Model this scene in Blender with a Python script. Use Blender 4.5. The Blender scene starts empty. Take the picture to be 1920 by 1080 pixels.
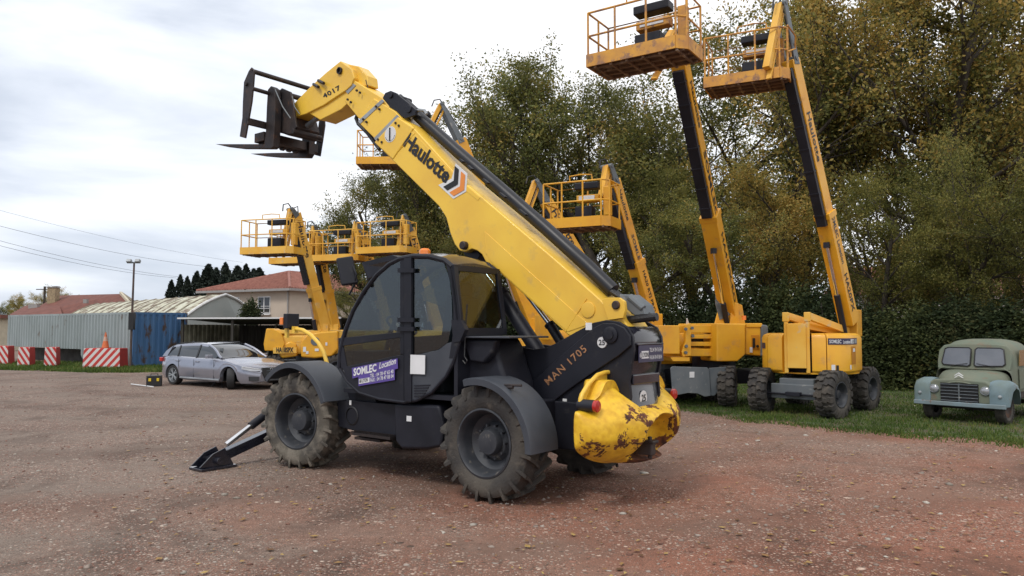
import bpy, bmesh, math, random
from mathutils import Vector, Matrix
R = math.radians
sc = bpy.context.scene
COL = sc.collection
rnd = random.Random(7)

# ---------------------------------------------------------------- camera, sky, sun, exposure
F, CAMH, HZ = 1400.0, 1.75, 615.0
TH = math.atan((HZ - 540) / F)
CT, ST = math.cos(TH), math.sin(TH)
cam_d = bpy.data.cameras.new('camera'); cam = bpy.data.objects.new('camera', cam_d); COL.objects.link(cam)
cam.location = (0, 0, CAMH); cam.rotation_euler = (math.pi / 2 + TH, 0, 0)
cam_d.sensor_width = 36; cam_d.lens = 36 * F / 1920; cam_d.clip_end = 3000; cam_d.clip_start = 0.05
sc.camera = cam

SUN_EL, SUN_AZ = 52, 232     # azimuth of the sun seen from above, degrees counter-clockwise from +X
world = bpy.data.worlds.new('World'); sc.world = world; world.use_nodes = True
wt = world.node_tree; wt.nodes.clear(); wn = wt.nodes.new; wl = wt.links.new
wout = wn('ShaderNodeOutputWorld'); wmix = wn('ShaderNodeMixShader')
sky = wn('ShaderNodeTexSky'); sky.sky_type = 'NISHITA'; sky.sun_disc = False
sky.sun_elevation = R(SUN_EL); sky.sun_rotation = R(90 - SUN_AZ)
b1 = wn('ShaderNodeBackground'); b1.inputs['Strength'].default_value = 0.12; wl(sky.outputs[0], b1.inputs['Color'])
tc = wn('ShaderNodeTexCoord'); mp = wn('ShaderNodeMapping'); mp.inputs['Scale'].default_value = (1.0, 1.0, 3.6)
mp.inputs['Location'].default_value = (0.35, 0.1, 0.2)
wl(tc.outputs['Generated'], mp.inputs['Vector'])
n1 = wn('ShaderNodeTexNoise'); n1.inputs['Scale'].default_value = 2.1; n1.inputs['Detail'].default_value = 7; n1.inputs['Roughness'].default_value = 0.5
n1.inputs['Distortion'].default_value = 0.25
wl(mp.outputs[0], n1.inputs['Vector'])
# the cloud layer is thinner (brighter) towards the veiled sun side of the sky, heavier low on the left
sep = wn('ShaderNodeSeparateXYZ'); wl(tc.outputs['Generated'], sep.inputs[0])
def wmath(op, a, b=None, c=None):
    n = wn('ShaderNodeMath'); n.operation = op
    for i, v in enumerate((a, b, c)):
        if v is None: continue
        if isinstance(v, (int, float)): n.inputs[i].default_value = v
        else: wl(v, n.inputs[i])
    return n.outputs[0]
dx = wmath('MULTIPLY', sep.outputs['X'], 0.26)
dz = wmath('MULTIPLY', sep.outputs['Z'], 0.30)
t0 = wmath('ADD', wmath('ADD', n1.outputs['Fac'], dx), dz)
cr = wn('ShaderNodeValToRGB'); wl(t0, cr.inputs[0])
e = cr.color_ramp.elements
e[0].position = 0.30; e[0].color = (0.46, 0.52, 0.62, 1)
e[1].position = 0.60; e[1].color = (1.0, 1.0, 1.02, 1)
x = e.new(0.42); x.color = (0.60, 0.65, 0.74, 1)
x = e.new(0.51); x.color = (0.80, 0.84, 0.91, 1)
b2 = wn('ShaderNodeBackground'); b2.inputs['Strength'].default_value = 1.0; wl(cr.outputs[0], b2.inputs['Color'])
wmix.inputs[0].default_value = 0.93
wl(b1.outputs[0], wmix.inputs[1]); wl(b2.outputs[0], wmix.inputs[2]); wl(wmix.outputs[0], wout.inputs[0])

sun_d = bpy.data.lights.new('sun', 'SUN'); sun_d.energy = 1.3; sun_d.angle = R(14); sun_d.color = (1.0, 0.95, 0.88)
sun = bpy.data.objects.new('sun', sun_d); COL.objects.link(sun)
sv = Vector((math.cos(R(SUN_EL)) * math.cos(R(SUN_AZ)), math.cos(R(SUN_EL)) * math.sin(R(SUN_AZ)), math.sin(R(SUN_EL))))
sun.rotation_euler = sv.to_track_quat('Z', 'Y').to_euler(); sun.location = sv * 60
sc.view_settings.view_transform = 'Standard'; sc.view_settings.look = 'None'
sc.view_settings.exposure = 0.32; sc.view_settings.gamma = 1.0

# ---------------------------------------------------------------- placing helpers
def ray(px, py):
    a = (px - 960) / F; v = (540 - py) / F
    return Vector((a, CT - v * ST, ST + v * CT))
def at(px, py, depth):
    d = ray(px, py); t = depth / d.y
    return Vector((0, 0, CAMH)) + d * t
def on_z(px, py, z=0.0):
    d = ray(px, py); t = (z - CAMH) / d.z
    return Vector((0, 0, CAMH)) + d * t

class Frame:
    """local axes of a thing: X forward, Y left, Z up"""
    def __init__(s, o, fw):
        s.o = Vector((o[0], o[1], o[2] if len(o) > 2 else 0)); l = math.hypot(fw[0], fw[1])
        s.f = Vector((fw[0] / l, fw[1] / l, 0)); s.l = Vector((-s.f.y, s.f.x, 0)); s.rz = math.atan2(s.f.y, s.f.x)
    def loc(s, w):
        d = w - s.o; return Vector((d.dot(s.f), d.dot(s.l), d.z))
    def M(s, px, py, Y):
        d = ray(px, py); c = Vector((0, 0, CAMH)) - s.o
        t = (Y - c.dot(s.l)) / d.dot(s.l); return s.loc(Vector((0, 0, CAMH)) + d * t)
    def MX(s, px, py, X):
        d = ray(px, py); c = Vector((0, 0, CAMH)) - s.o
        t = (X - c.dot(s.f)) / d.dot(s.f); return s.loc(Vector((0, 0, CAMH)) + d * t)

def link(o, parent=None):
    COL.objects.link(o)
    if parent is not None: o.parent = parent
    return o
def tag(o, label=None, cat=None, group=None, kind=None):
    if label: o['label'] = label
    if cat: o['category'] = cat
    if group: o['group'] = group
    if kind: o['kind'] = kind
    return o
def thing(name, label, cat, loc=(0, 0, 0), rz=0, group=None):
    o = bpy.data.objects.new(name, None); COL.objects.link(o); o.empty_display_size = 0.3
    o.location = loc; o.rotation_euler = (0, 0, rz); return tag(o, label, cat, group)

class MB:
    """collects shapes; build() links them as one mesh object"""
    def __init__(s): s.v = []; s.f = []; s.m = []; s.cur = 0
    def add(s, vs, fs):
        b = len(s.v); s.v += [tuple(v) for v in vs]
        for f in fs: s.f.append([b + i for i in f]); s.m.append(s.cur)
        return s
    def box(s, c, d, rot=None):
        hx, hy, hz = d[0] / 2, d[1] / 2, d[2] / 2
        vs = [Vector((x, y, z)) for x in (-hx, hx) for y in (-hy, hy) for z in (-hz, hz)]
        if rot is not None: vs = [rot @ v for v in vs]
        c = Vector(c); vs = [v + c for v in vs]
        return s.add(vs, [(0, 1, 3, 2), (4, 6, 7, 5), (0, 4, 5, 1), (2, 3, 7, 6), (0, 2, 6, 4), (1, 5, 7, 3)])
    def box2(s, lo, hi):
        return s.box([(lo[i] + hi[i]) / 2 for i in range(3)], [abs(hi[i] - lo[i]) for i in range(3)])
    def beam(s, a, b, w, h, side=None, w2=None, h2=None):
        """box between two points; w across (side), h the other way"""
        a, b = Vector(a), Vector(b); d = (b - a).normalized()
        sd = Vector(side) if side is not None else d.cross(Vector((0, 0, 1)))
        sd = (sd - d * sd.dot(d))
        if sd.length < 1e-6: sd = Vector((1, 0, 0))
        sd.normalize(); up = sd.cross(d).normalized()
        w2 = w if w2 is None else w2; h2 = h if h2 is None else h2
        vs = []
        for p, ww, hh in ((a, w, h), (b, w2, h2)):
            for i, j in ((-1, -1), (1, -1), (1, 1), (-1, 1)): vs.append(p + sd * (i * ww / 2) + up * (j * hh / 2))
        return s.add(vs, [(3, 2, 1, 0), (4, 5, 6, 7), (0, 1, 5, 4), (1, 2, 6, 5), (2, 3, 7, 6), (3, 0, 4, 7)])
    def tube(s, pts, r, n=8, caps=True):
        pts = [Vector(p) for p in pts]; rs = r if isinstance(r, (list, tuple)) else [r] * len(pts)
        rings = []; u = None
        for i, p in enumerate(pts):
            if i == 0: d = pts[1] - p
            elif i == len(pts) - 1: d = p - pts[-2]
            else: d = (pts[i + 1] - p).normalized() + (p - pts[i - 1]).normalized()
            d.normalize()
            if u is None:
                u = d.cross(Vector((0, 0, 1)))
                if u.length < 0.05: u = d.cross(Vector((1, 0, 0)))
            u = (u - d * u.dot(d)).normalized(); w = d.cross(u)
            rings.append([p + (u * math.cos(2 * math.pi * k / n) + w * math.sin(2 * math.pi * k / n)) * rs[i] for k in range(n)])
        return s.loft(rings, True, caps)
    def cyl(s, a, b, r, n=16, r2=None):
        return s.tube([a, b], [r, r if r2 is None else r2], n)
    def loft(s, rings, closed=True, caps=True):
        n = len(rings[0]); vs = [v for r in rings for v in r]; fs = []
        for i in range(len(rings) - 1):
            for k in range(n if closed else n - 1):
                a = i * n + k; b = i * n + (k + 1) % n
                fs.append((a, b, b + n, a + n))
        if caps and closed:
            fs.append(tuple(range(n))[::-1]); fs.append(tuple((len(rings) - 1) * n + k for k in range(n)))
        return s.add(vs, fs)
    def lathe(s, prof, c=(0, 0, 0), n=32, ax='Y'):
        """prof: (radius, along) pairs"""
        rings = []
        for r, h in prof:
            ring = []
            for k in range(n):
                a = 2 * math.pi * k / n; x, z = r * math.cos(a), r * math.sin(a)
                p = (x, h, z) if ax == 'Y' else ((h, x, z) if ax == 'X' else (x, z, h))
                ring.append(Vector(p) + Vector(c))
            rings.append(ring)
        return s.loft(rings, True, False)
    def prism(s, pts, off):
        """pts: planar 3D outline; extruded by vector off"""
        n = len(pts); off = Vector(off); vs = [Vector(p) for p in pts] + [Vector(p) + off for p in pts]
        fs = [tuple(range(n))[::-1], tuple(range(n, 2 * n))] + [(k, (k + 1) % n, (k + 1) % n + n, k + n) for k in range(n)]
        return s.add(vs, fs)
    def quad(s, a, b, c, d): return s.add([a, b, c, d], [(0, 1, 2, 3)])
    def sphere(s, c, r, n=12, m=8, sq=(1, 1, 1)):
        rings = []
        for i in range(m + 1):
            t = math.pi * i / m; rr = max(math.sin(t), 1e-3)
            rings.append([Vector((c[0] + r * sq[0] * rr * math.cos(2 * math.pi * k / n), c[1] + r * sq[1] * rr * math.sin(2 * math.pi * k / n), c[2] + r * sq[2] * math.cos(t))) for k in range(n)])
        return s.loft(rings, True, False)
    def build(s, name, mat, parent=None, bevel=0, smooth=35, origin=None, seg=2, recalc=True):
        me = bpy.data.meshes.new(name)
        o = Vector(origin) if origin is not None else Vector((0, 0, 0))
        me.from_pydata([Vector(v) - o for v in s.v], [], s.f)
        mats = mat if isinstance(mat, (list, tuple)) else [mat]
        for m in mats: me.materials.append(m)
        if len(mats) > 1: me.polygons.foreach_set('material_index', s.m)
        if recalc:
            bm = bmesh.new(); bm.from_mesh(me); bmesh.ops.recalc_face_normals(bm, faces=bm.faces); bm.to_mesh(me); bm.free()
        if smooth:
            me.polygons.foreach_set('use_smooth', [True] * len(me.polygons)); me.set_sharp_from_angle(angle=R(smooth))
        ob = bpy.data.objects.new(name, me); ob.location = o
        link(ob, parent)
        if bevel:
            md = ob.modifiers.new('bevel', 'BEVEL'); md.width = bevel; md.segments = seg; md.limit_method = 'ANGLE'; md.angle_limit = R(40)
            md.harden_normals = True
        return ob

def stickers(parent, items, m_, name='sticker'):
    for c, d in items: MB().box(c, d).build(name, m_, parent)

def text(name, body, org, right, up, height, mat, parent=None, width=None, bold=0.0, shear=0.0, off=0.004, space=1.0, center=False):
    """flat raised lettering: org is the lower-left corner, right/up are directions"""
    cu = bpy.data.curves.new(name, 'FONT'); cu.body = body; cu.size = 1.0; cu.offset = bold; cu.shear = shear; cu.space_character = space
    cu.resolution_u = 2; cu.extrude = 0.0
    tmp = bpy.data.objects.new(name, cu); COL.objects.link(tmp)
    dg = bpy.context.evaluated_depsgraph_get(); me = bpy.data.meshes.new_from_object(tmp.evaluated_get(dg))
    bpy.data.objects.remove(tmp); bpy.data.curves.remove(cu)
    xs = [v.co.x for v in me.vertices]; ys = [v.co.y for v in me.vertices]
    x0, x1, y0, y1 = min(xs), max(xs), min(ys), max(ys)
    rt, up = Vector(right).normalized(), Vector(up).normalized(); nn = rt.cross(up).normalized()
    sy = height / (y1 - y0); sx = (width / (x1 - x0)) if width else sy
    o = Vector(org) + nn * off
    for v in me.vertices:
        a, b = (v.co.x - x0) * sx, (v.co.y - y0) * sy
        if center: a -= (x1 - x0) * sx / 2; b -= (y1 - y0) * sy / 2
        v.co = o + rt * a + up * b
    me.materials.clear(); me.materials.append(mat)
    ob = bpy.data.objects.new(name, me); return link(ob, parent)

# ---------------------------------------------------------------- materials
def new_mat(name):
    m = bpy.data.materials.new(name); m.use_nodes = True; nt = m.node_tree
    return m, nt, nt.nodes['Principled BSDF']
def mat(name, col, rough=0.5, metal=0.0, col2=None, scale=3.0, lo=0.35, hi=0.65, wear=None, wscale=6.0, wlo=0.62, whi=0.66,
        bump=0.0, bscale=30.0, coat=0.0, det=5.0, stretch=(1, 1, 1), spec=0.5, rvar=0.12):
    m, nt, p = new_mat(name); N, L = nt.nodes.new, nt.links.new
    tcn = N('ShaderNodeTexCoord'); mpn = N('ShaderNodeMapping'); mpn.inputs['Scale'].default_value = stretch
    L(tcn.outputs['Object'], mpn.inputs['Vector']); vec = mpn.outputs[0]
    p.inputs['Metallic'].default_value = metal; p.inputs['Coat Weight'].default_value = coat; p.inputs['Specular IOR Level'].default_value = spec
    nz = N('ShaderNodeTexNoise'); nz.inputs['Scale'].default_value = scale; nz.inputs['Detail'].default_value = det; L(vec, nz.inputs['Vector'])
    mr = N('ShaderNodeMapRange'); mr.inputs[1].default_value = lo; mr.inputs[2].default_value = hi; L(nz.outputs['Fac'], mr.inputs[0])
    mx = N('ShaderNodeMix'); mx.data_type = 'RGBA'; mx.inputs[6].default_value = (*col, 1)
    c2 = col2 if col2 else tuple(c * 0.86 for c in col); mx.inputs[7].default_value = (*c2, 1); L(mr.outputs[0], mx.inputs[0])
    out = mx.outputs[2]; rb = N('ShaderNodeMapRange'); rb.inputs[3].default_value = max(0.03, rough - rvar); rb.inputs[4].default_value = min(1, rough + rvar)
    L(nz.outputs['Fac'], rb.inputs[0]); ro = rb.outputs[0]
    if wear:
        wz = N('ShaderNodeTexNoise'); wz.inputs['Scale'].default_value = wscale; wz.inputs['Detail'].default_value = 8; wz.inputs['Roughness'].default_value = 0.62
        L(vec, wz.inputs['Vector'])
        wr = N('ShaderNodeMapRange'); wr.inputs[1].default_value = wlo; wr.inputs[2].default_value = whi; L(wz.outputs['Fac'], wr.inputs[0])
        m2 = N('ShaderNodeMix'); m2.data_type = 'RGBA'; L(wr.outputs[0], m2.inputs[0]); L(out, m2.inputs[6]); m2.inputs[7].default_value = (*wear, 1); out = m2.outputs[2]
        m3 = N('ShaderNodeMix'); L(wr.outputs[0], m3.inputs[0]); L(ro, m3.inputs[2]); m3.inputs[3].default_value = 0.85; ro = m3.outputs[0]
    L(out, p.inputs['Base Color']); L(ro, p.inputs['Roughness'])
    if bump:
        bz = N('ShaderNodeTexNoise'); bz.inputs['Scale'].default_value = bscale; bz.inputs['Detail'].default_value = 4; L(vec, bz.inputs['Vector'])
        bn = N('ShaderNodeBump'); bn.inputs['Strength'].default_value = bump; bn.inputs['Distance'].default_value = 0.02
        L(bz.outputs['Fac'], bn.inputs['Height']); L(bn.outputs[0], p.inputs['Normal'])
    return m
def glass(name, tint, alpha, rough=0.03):
    m, nt, p = new_mat(name); N, L = nt.nodes.new, nt.links.new
    tr = N('ShaderNodeBsdfTransparent'); tr.inputs[0].default_value = (*tint, 1)
    gl = N('ShaderNodeBsdfGlossy'); gl.inputs['Roughness'].default_value = rough; gl.inputs[0].default_value = (0.95, 0.97, 1, 1)
    fr = N('ShaderNodeFresnel'); ge = N('ShaderNodeNewGeometry'); im = N('ShaderNodeMapRange'); im.inputs[3].default_value = 1.45; im.inputs[4].default_value = 1 / 1.45
    L(ge.outputs['Backfacing'], im.inputs[0]); L(im.outputs[0], fr.inputs[0])
    ad = N('ShaderNodeMath'); ad.operation = 'ADD'; L(fr.outputs[0], ad.inputs[0]); ad.inputs[1].default_value = alpha
    mx = N('ShaderNodeMixShader'); L(ad.outputs[0], mx.inputs[0]); L(tr.outputs[0], mx.inputs[1]); L(gl.outputs[0], mx.inputs[2])
    L(mx.outputs[0], nt.nodes['Material Output'].inputs[0]); nt.nodes.remove(p); return m

Yb = mat('boom_yellow', (0.85, 0.55, 0.06), 0.38, 0, (0.76, 0.46, 0.055), 1.6, coat=0.1, wear=(0.50, 0.34, 0.12), wscale=5, wlo=0.58, whi=0.84, bump=0.04, bscale=5)
Yl = mat('lift_yellow', (0.75, 0.39, 0.02), 0.45, 0, (0.67, 0.31, 0.018), 2.0, coat=0.05, wear=(0.42, 0.26, 0.10), wscale=4, wlo=0.57, whi=0.78)
Yp = mat('pale_lift_yellow', (0.78, 0.47, 0.08), 0.45, 0, (0.72, 0.36, 0.03), 1.6, wear=(0.55, 0.42, 0.25), wscale=4, wlo=0.58, whi=0.70)
Yr = mat('rusty_basket_yellow', (0.66, 0.33, 0.04), 0.6, 0, (0.46, 0.22, 0.06), 4.0, wear=(0.30, 0.17, 0.10), wscale=7, wlo=0.52, whi=0.62)
BK = mat('black_paint', (0.009, 0.010, 0.015), 0.48, 0, (0.015, 0.016, 0.024), 2.2, wear=(0.045, 0.043, 0.042), wscale=9, wlo=0.62, whi=0.80, bump=0.05, bscale=14, spec=0.32)
BG = mat('glossy_black', (0.010, 0.011, 0.018), 0.16, 0, (0.03, 0.03, 0.042), 3.0, coat=0.5, wear=(0.11, 0.11, 0.12), wscale=5, wlo=0.60, whi=0.82)
DG = mat('fender_plastic', (0.038, 0.044, 0.056), 0.5, 0, (0.052, 0.058, 0.07), 3.0, bump=0.05)
GM = mat('grey_metal', (0.10, 0.12, 0.135), 0.5, 0.1, (0.14, 0.155, 0.165), 3.0, wear=(0.34, 0.33, 0.31), wscale=4, wlo=0.60, whi=0.72)
LG = mat('light_grey_metal', (0.33, 0.36, 0.38), 0.5, 0.1, (0.24, 0.26, 0.28), 4.0)
RB = mat('tyre_rubber', (0.030, 0.028, 0.027), 0.85, 0, (0.075, 0.066, 0.055), 3.2, wear=(0.13, 0.11, 0.088), wscale=5.5, wlo=0.54, whi=0.78, bump=0.4, bscale=40)
RF = mat('muddy_tyre', (0.042, 0.038, 0.034), 0.88, 0, (0.10, 0.088, 0.07), 3.2, wear=(0.21, 0.185, 0.15), wscale=5.5, wlo=0.45, whi=0.68, bump=0.4, bscale=40)
ST_ = mat('rusty_steel', (0.030, 0.027, 0.029), 0.55, 0.5, (0.06, 0.045, 0.04), 5.0, wear=(0.16, 0.08, 0.045), wscale=6, wlo=0.58, whi=0.72, bump=0.15, bscale=25)
CH = mat('chrome', (0.75, 0.76, 0.78), 0.12, 1.0, rvar=0.04)
RM = mat('rim_grey', (0.026, 0.030, 0.038), 0.5, 0.1, (0.045, 0.048, 0.055), 6.0, wear=(0.20, 0.18, 0.15), wscale=10, wlo=0.6, whi=0.75)
WH = mat('white_sticker', (0.72, 0.73, 0.74), 0.5)
OG = mat('orange_lens', (0.85, 0.22, 0.02), 0.2, coat=0.4)
RD = mat('red_lens', (0.45, 0.02, 0.015), 0.2, coat=0.4)
PU = mat('purple_sign', (0.10, 0.065, 0.30), 0.4)
NV = mat('navy_sign', (0.03, 0.028, 0.075), 0.4)
TX = mat('black_lettering', (0.012, 0.012, 0.014), 0.5)
TG = mat('grey_lettering', (0.06, 0.06, 0.07), 0.5)
TO = mat('stencil_orange', (0.42, 0.20, 0.085), 0.7, 0, (0.22, 0.12, 0.07), 60, lo=0.4, hi=0.6)
OR = mat('orange_sticker', (0.80, 0.27, 0.05), 0.5)
HS = mat('hose_rubber', (0.012, 0.012, 0.014), 0.45, bump=0.3, bscale=60)
GL = glass('cab_glass', (0.42, 0.49, 0.50), 0.05)
GD = mat('dark_glass', (0.012, 0.015, 0.018), 0.06, coat=0.6, rvar=0.02)
SEAT = mat('seat_cloth', (0.018, 0.026, 0.034), 0.85)
LAMP = mat('lamp_glass', (0.35, 0.36, 0.38), 0.12, 0.3, coat=0.8)

# ---------------------------------------------------------------- shared vehicle pieces
def tyre_shape(mb, Rr, w, rim, lug_h=0.045, nl=20, style='ag'):
    """tyre about the local Y axis at the origin; outer face at +w/2"""
    h = w / 2; rc = Rr - lug_h
    prof = [(rim, -h * 0.78), (rim + 0.03, -h * 0.92), ((rim + rc) / 2, -h * 1.0), (rc - 0.05, -h * 0.97), (rc - 0.012, -h * 0.84), (rc, -h * 0.5), (rc + 0.004, 0),
            (rc, h * 0.5), (rc - 0.012, h * 0.84), (rc - 0.05, h * 0.97), ((rim + rc) / 2, h * 1.0), (rim + 0.03, h * 0.92), (rim, h * 0.78)]
    mb.lathe(prof, n=56)
    for sgn in (-1, 1):
        for k in range(nl):
            a0 = 2 * math.pi * (k + (0.5 if sgn > 0 else 0)) / nl
            if style == 'ag': st = [(1.03, -0.02, 0.055, 1.35), (0.93, 0.0, 0.06, 0.15), (0.5, 0.085, 0.05, 0), (0.0, 0.21, 0.045, 0)]
            else: st = [(1.03, 0.0, 0.10, 1.25), (0.9, 0.01, 0.095, 0.12), (0.62, 0.05, 0.085, 0), (0.42, -0.02, 0.085, 0), (0.04, 0.02, 0.08, 0)]
            rings = []
            for (yy, da, wd, drop) in st:
                a = a0 + da; ro = Rr - drop * lug_h * (1 if yy > 1 else 0.3); ri = rc - 0.03 - (0.05 if yy > 1 else 0)
                if yy > 1: ro = Rr - lug_h * 0.9; 
                wd2 = wd / 2 / Rr * 1.0
                wd2 = wd2 * 0.62 if style == 'ag' else wd2
                r_ = []
                for (rr, aa) in ((ri, a - wd2 * 1.35), (ro, a - wd2), (ro, a + wd2), (ri, a + wd2 * 1.35)):
                    r_.append(Vector((rr * math.cos(aa), sgn * yy * h, rr * math.sin(aa))))
                rings.append(r_)
            mb.loft(rings, True, True)
    return mb
def wheel(parent, c, Rr, w, rim, out=1, steer=0.0, nl=20, style='ag', mt=None, lug_h=0.045, disc=0.5, rim_mat=None, hub=True, name='wheel'):
    mb = tyre_shape(MB(), Rr, w, rim, lug_h, nl, style)
    t = mb.build(name, mt or RB, parent, smooth=40); t.location = c; t.rotation_euler = (0, 0, R(steer) + (0 if out > 0 else math.pi))
    h = w / 2
    rb = MB(); rb.lathe([(rim + 0.012, h * 0.80), (rim + 0.022, h * 0.93), (rim + 0.004, h * 0.95), (rim - 0.012, h * 0.86), (rim - 0.03, h * 0.6), (rim - 0.05, h * (disc * 0.4)),
              (rim * 0.62, h * (-0.1 + disc * 0.2)), (rim * 0.5, h * (0.1 + disc * 0.2)), (rim * 0.02, h * (0.1 + disc * 0.2))], n=48)
    rb.lathe([(rim - 0.05, h * disc * 0.4), (rim - 0.03, -h * 0.8), (rim + 0.02, -h * 0.9)], n=48)
    r = rb.build('rim', rim_mat or RM, t, smooth=40)
    if hub:
        hb = MB(); hb.lathe([(rim * 0.40, h * 0.05), (rim * 0.40, h * 0.55), (rim * 0.36, h * 0.64), (rim * 0.001, h * 0.66)], n=28)
        for k in range(10):
            a = 2 * math.pi * k / 10; rr = rim * 0.52
            hb.cyl((rr * math.cos(a), h * 0.1, rr * math.sin(a)), (rr * math.cos(a), h * 0.38, rr * math.sin(a)), 0.013, 6)
        hb.build('hub', rim_mat or RM, t, smooth=40)
    return t
# ================================================================ TELEHANDLER
T = Frame((-0.8342726, 9.3838019), (-0.7940140, 0.6078995))
tele = thing('telehandler', 'yellow and black telehandler with raised boom, forks and rusty counterweight in mid yard', 'telehandler', T.o, T.rz)
def PM(pts, Y): return [T.M(x, y, Y) for x, y in pts]
def pr(mb, pts, Y, th): return mb.prism(PM(pts, Y), (0, -th, 0))
def arc(c, r, a0, a1, n): return [(c[0] + r * math.cos(R(a0 + (a1 - a0) * i / n)), c[1] + r * math.sin(R(a0 + (a1 - a0) * i / n))) for i in range(n + 1)]

# ---- wheels
WB = 1.525
wheel(tele, (-WB, 0.9, 0.59), 0.60, 0.42, 0.33, 1, 0, 20, 'ag', RB)
wheel(tele, (-WB, -0.95, 0.59), 0.60, 0.42, 0.33, -1, 0, 20, 'ag', RB)
wheel(tele, (WB + 0.02, 0.92, 0.585), 0.60, 0.42, 0.33, 1, 9, 20, 'ag', RF)
wheel(tele, (WB, -0.95, 0.585), 0.60, 0.42, 0.33, -1, 9, 20, 'ag', RF)

# ---- chassis
m = MB()
m.box2((-2.5, -0.36, 0.48), (2.35, 0.36, 0.98))
m.box2((-WB - 0.17, -0.75, 0.45), (-WB + 0.17, 0.75, 0.72)); m.box2((WB - 0.17, -0.75, 0.45), (WB + 0.17, 0.75, 0.72))
m.box2((1.2, -0.45, 0.9), (2.45, 0.45, 1.12)); m.box2((2.2, -0.62, 0.62), (2.46, 0.62, 1.0))
m.box2((-1.0, -0.98, 0.55), (0.9, -0.37, 1.12))
m.build('chassis', BK, tele, bevel=0.015)
# right-hand engine bonnet, on the far side
m = MB(); m.box2((-1.05, -1.05, 1.12), (0.8, -0.38, 1.42)); m.build('engine_bonnet', BK, tele, bevel=0.05, seg=3)

# ---- boom support plates and upper hull
side_out = [(900, 800), (900, 652), (960, 648), (1000, 655), (1023, 652), (1045, 642), (1080, 622), (1112, 605), (1136, 600), (1160, 603), (1178, 614), (1187, 632), (1189, 655), (1184, 690), (1180, 715), (1183, 745), (1178, 775), (1150, 815), (1090, 838), (1000, 832)]
sp = PM(side_out, 0.33)
m = MB(); m.prism(sp, (0, -0.04, 0)); m.build('support_plate', BK, tele, bevel=0.008)
m = MB(); m.prism([Vector((p.x, -0.29, p.z)) for p in sp], (0, -0.04, 0)); m.build('support_plate', BK, tele, bevel=0.008)
# raised welded band that carries the fleet number
band = [(975, 735), (1000, 712), (1050, 668), (1095, 629), (1113, 614), (1130, 606), (1152, 606), (1170, 614), (1181, 630), (1182, 648), (1160, 667), (1110, 700), (1060, 735), (1022, 765), (990, 790), (975, 790)]
m = MB(); m.prism(PM(band, 0.362), (0, -0.034, 0)); m.build('reinforcing_band', BK, tele, bevel=0.01)
m = MB(); c = T.M(1144, 628, 0.37); m.lathe([(0.085, 0), (0.085, 0.02), (0.07, 0.026), (0.045, 0.026), (0.045, 0.04), (0.001, 0.042)], (c.x, 0.36, c.z), 24); m.build('pivot_pin', BK, tele)
text('lettering', 'MAN 1705', T.M(1029, 723, 0.364), T.M(1102, 657, 0.364) - T.M(1029, 723, 0.364), T.M(1020, 712, 0.364) - T.M(1029, 723, 0.364), 0.085, TO, tele, width=(T.M(1102, 657, 0.364) - T.M(1029, 723, 0.364)).length, bold=0.012, space=1.15)
def disc_sign(px, py, X=None, Y=None, r=0.085, s='25', parent=tele):
    if Y is not None:
        c = T.M(px, py, Y); m = MB(); m.cyl(c, c + Vector((0, 0.004, 0)), r, 28); o = m.build('speed_disc', WH, parent)
        m = MB(); n = 28
        m.loft([[c + Vector((math.cos(2 * math.pi * k / n) * rr, 0.0055, math.sin(2 * math.pi * k / n) * rr)) for k in range(n)] for rr in (r * 0.93, r * 0.99)], True, False); m.build('ring', TX, o, recalc=False)
        text('lettering', s, c + Vector((0, 0.006, 0)), (-1, 0, 0), (0, 0, 1), r * 0.95, TX, o, bold=0.02, off=0.002, center=True)
    else:
        c = T.MX(px, py, X); m = MB(); m.cyl(c, c - Vector((0.004, 0, 0)), r, 28); o = m.build('speed_disc', WH, parent)
        text('lettering', s, c - Vector((0.006, 0, 0)), (0, -1, 0), (0, 0, 1), r * 0.95, TX, o, bold=0.02, off=0.002, center=True)
disc_sign(1129, 642, Y=0.364, r=0.06)
stickers(tele, [(T.M(1104, 612, 0.338), (0.075, 0.004, 0.075)), (T.M(1059, 753, 0.336), (0.05, 0.004, 0.06)), (T.M(1073, 836, 0.345), (0.05, 0.02, 0.065))], WH)

# body side below the boom plates (near hull), behind the rear fender
hull = [(846, 640), (930, 628), (962, 640), (985, 700), (1010, 790), (1075, 800), (1085, 845), (1040, 840), (900, 835), (820, 800), (820, 700)]
m = MB(); m.box2((-2.50, 0.28, 0.52), (-1.9, 0.325, 1.0)); m.box2((-1.5, 0.28, 1.0), (-1.05, 0.32, 1.42))
m.box2((-1.9, 0.29, 0.74), (-0.95, 0.70, 1.0))
m.build('rear_hull', BK, tele, bevel=0.03, seg=3)
m = MB(); pr(m, [(850, 634), (922, 634), (930, 652), (940, 690), (950, 720), (950, 760), (850, 760)], 0.84, 0.5); m.build('hydraulic_tank', BK, tele, bevel=0.05, seg=3)
m = MB(); pr(m, [(866, 636), (930, 636), (925, 660), (905, 682), (880, 678)], 0.93, 0.1); m.build('filler_cover', BK, tele, bevel=0.03, seg=3)
m = MB(); m.box2((-1.78, 0.30, 1.645), (-1.12, 1.0, 1.665)); m.build('deck_cover', DG, tele, bevel=0.006)

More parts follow.
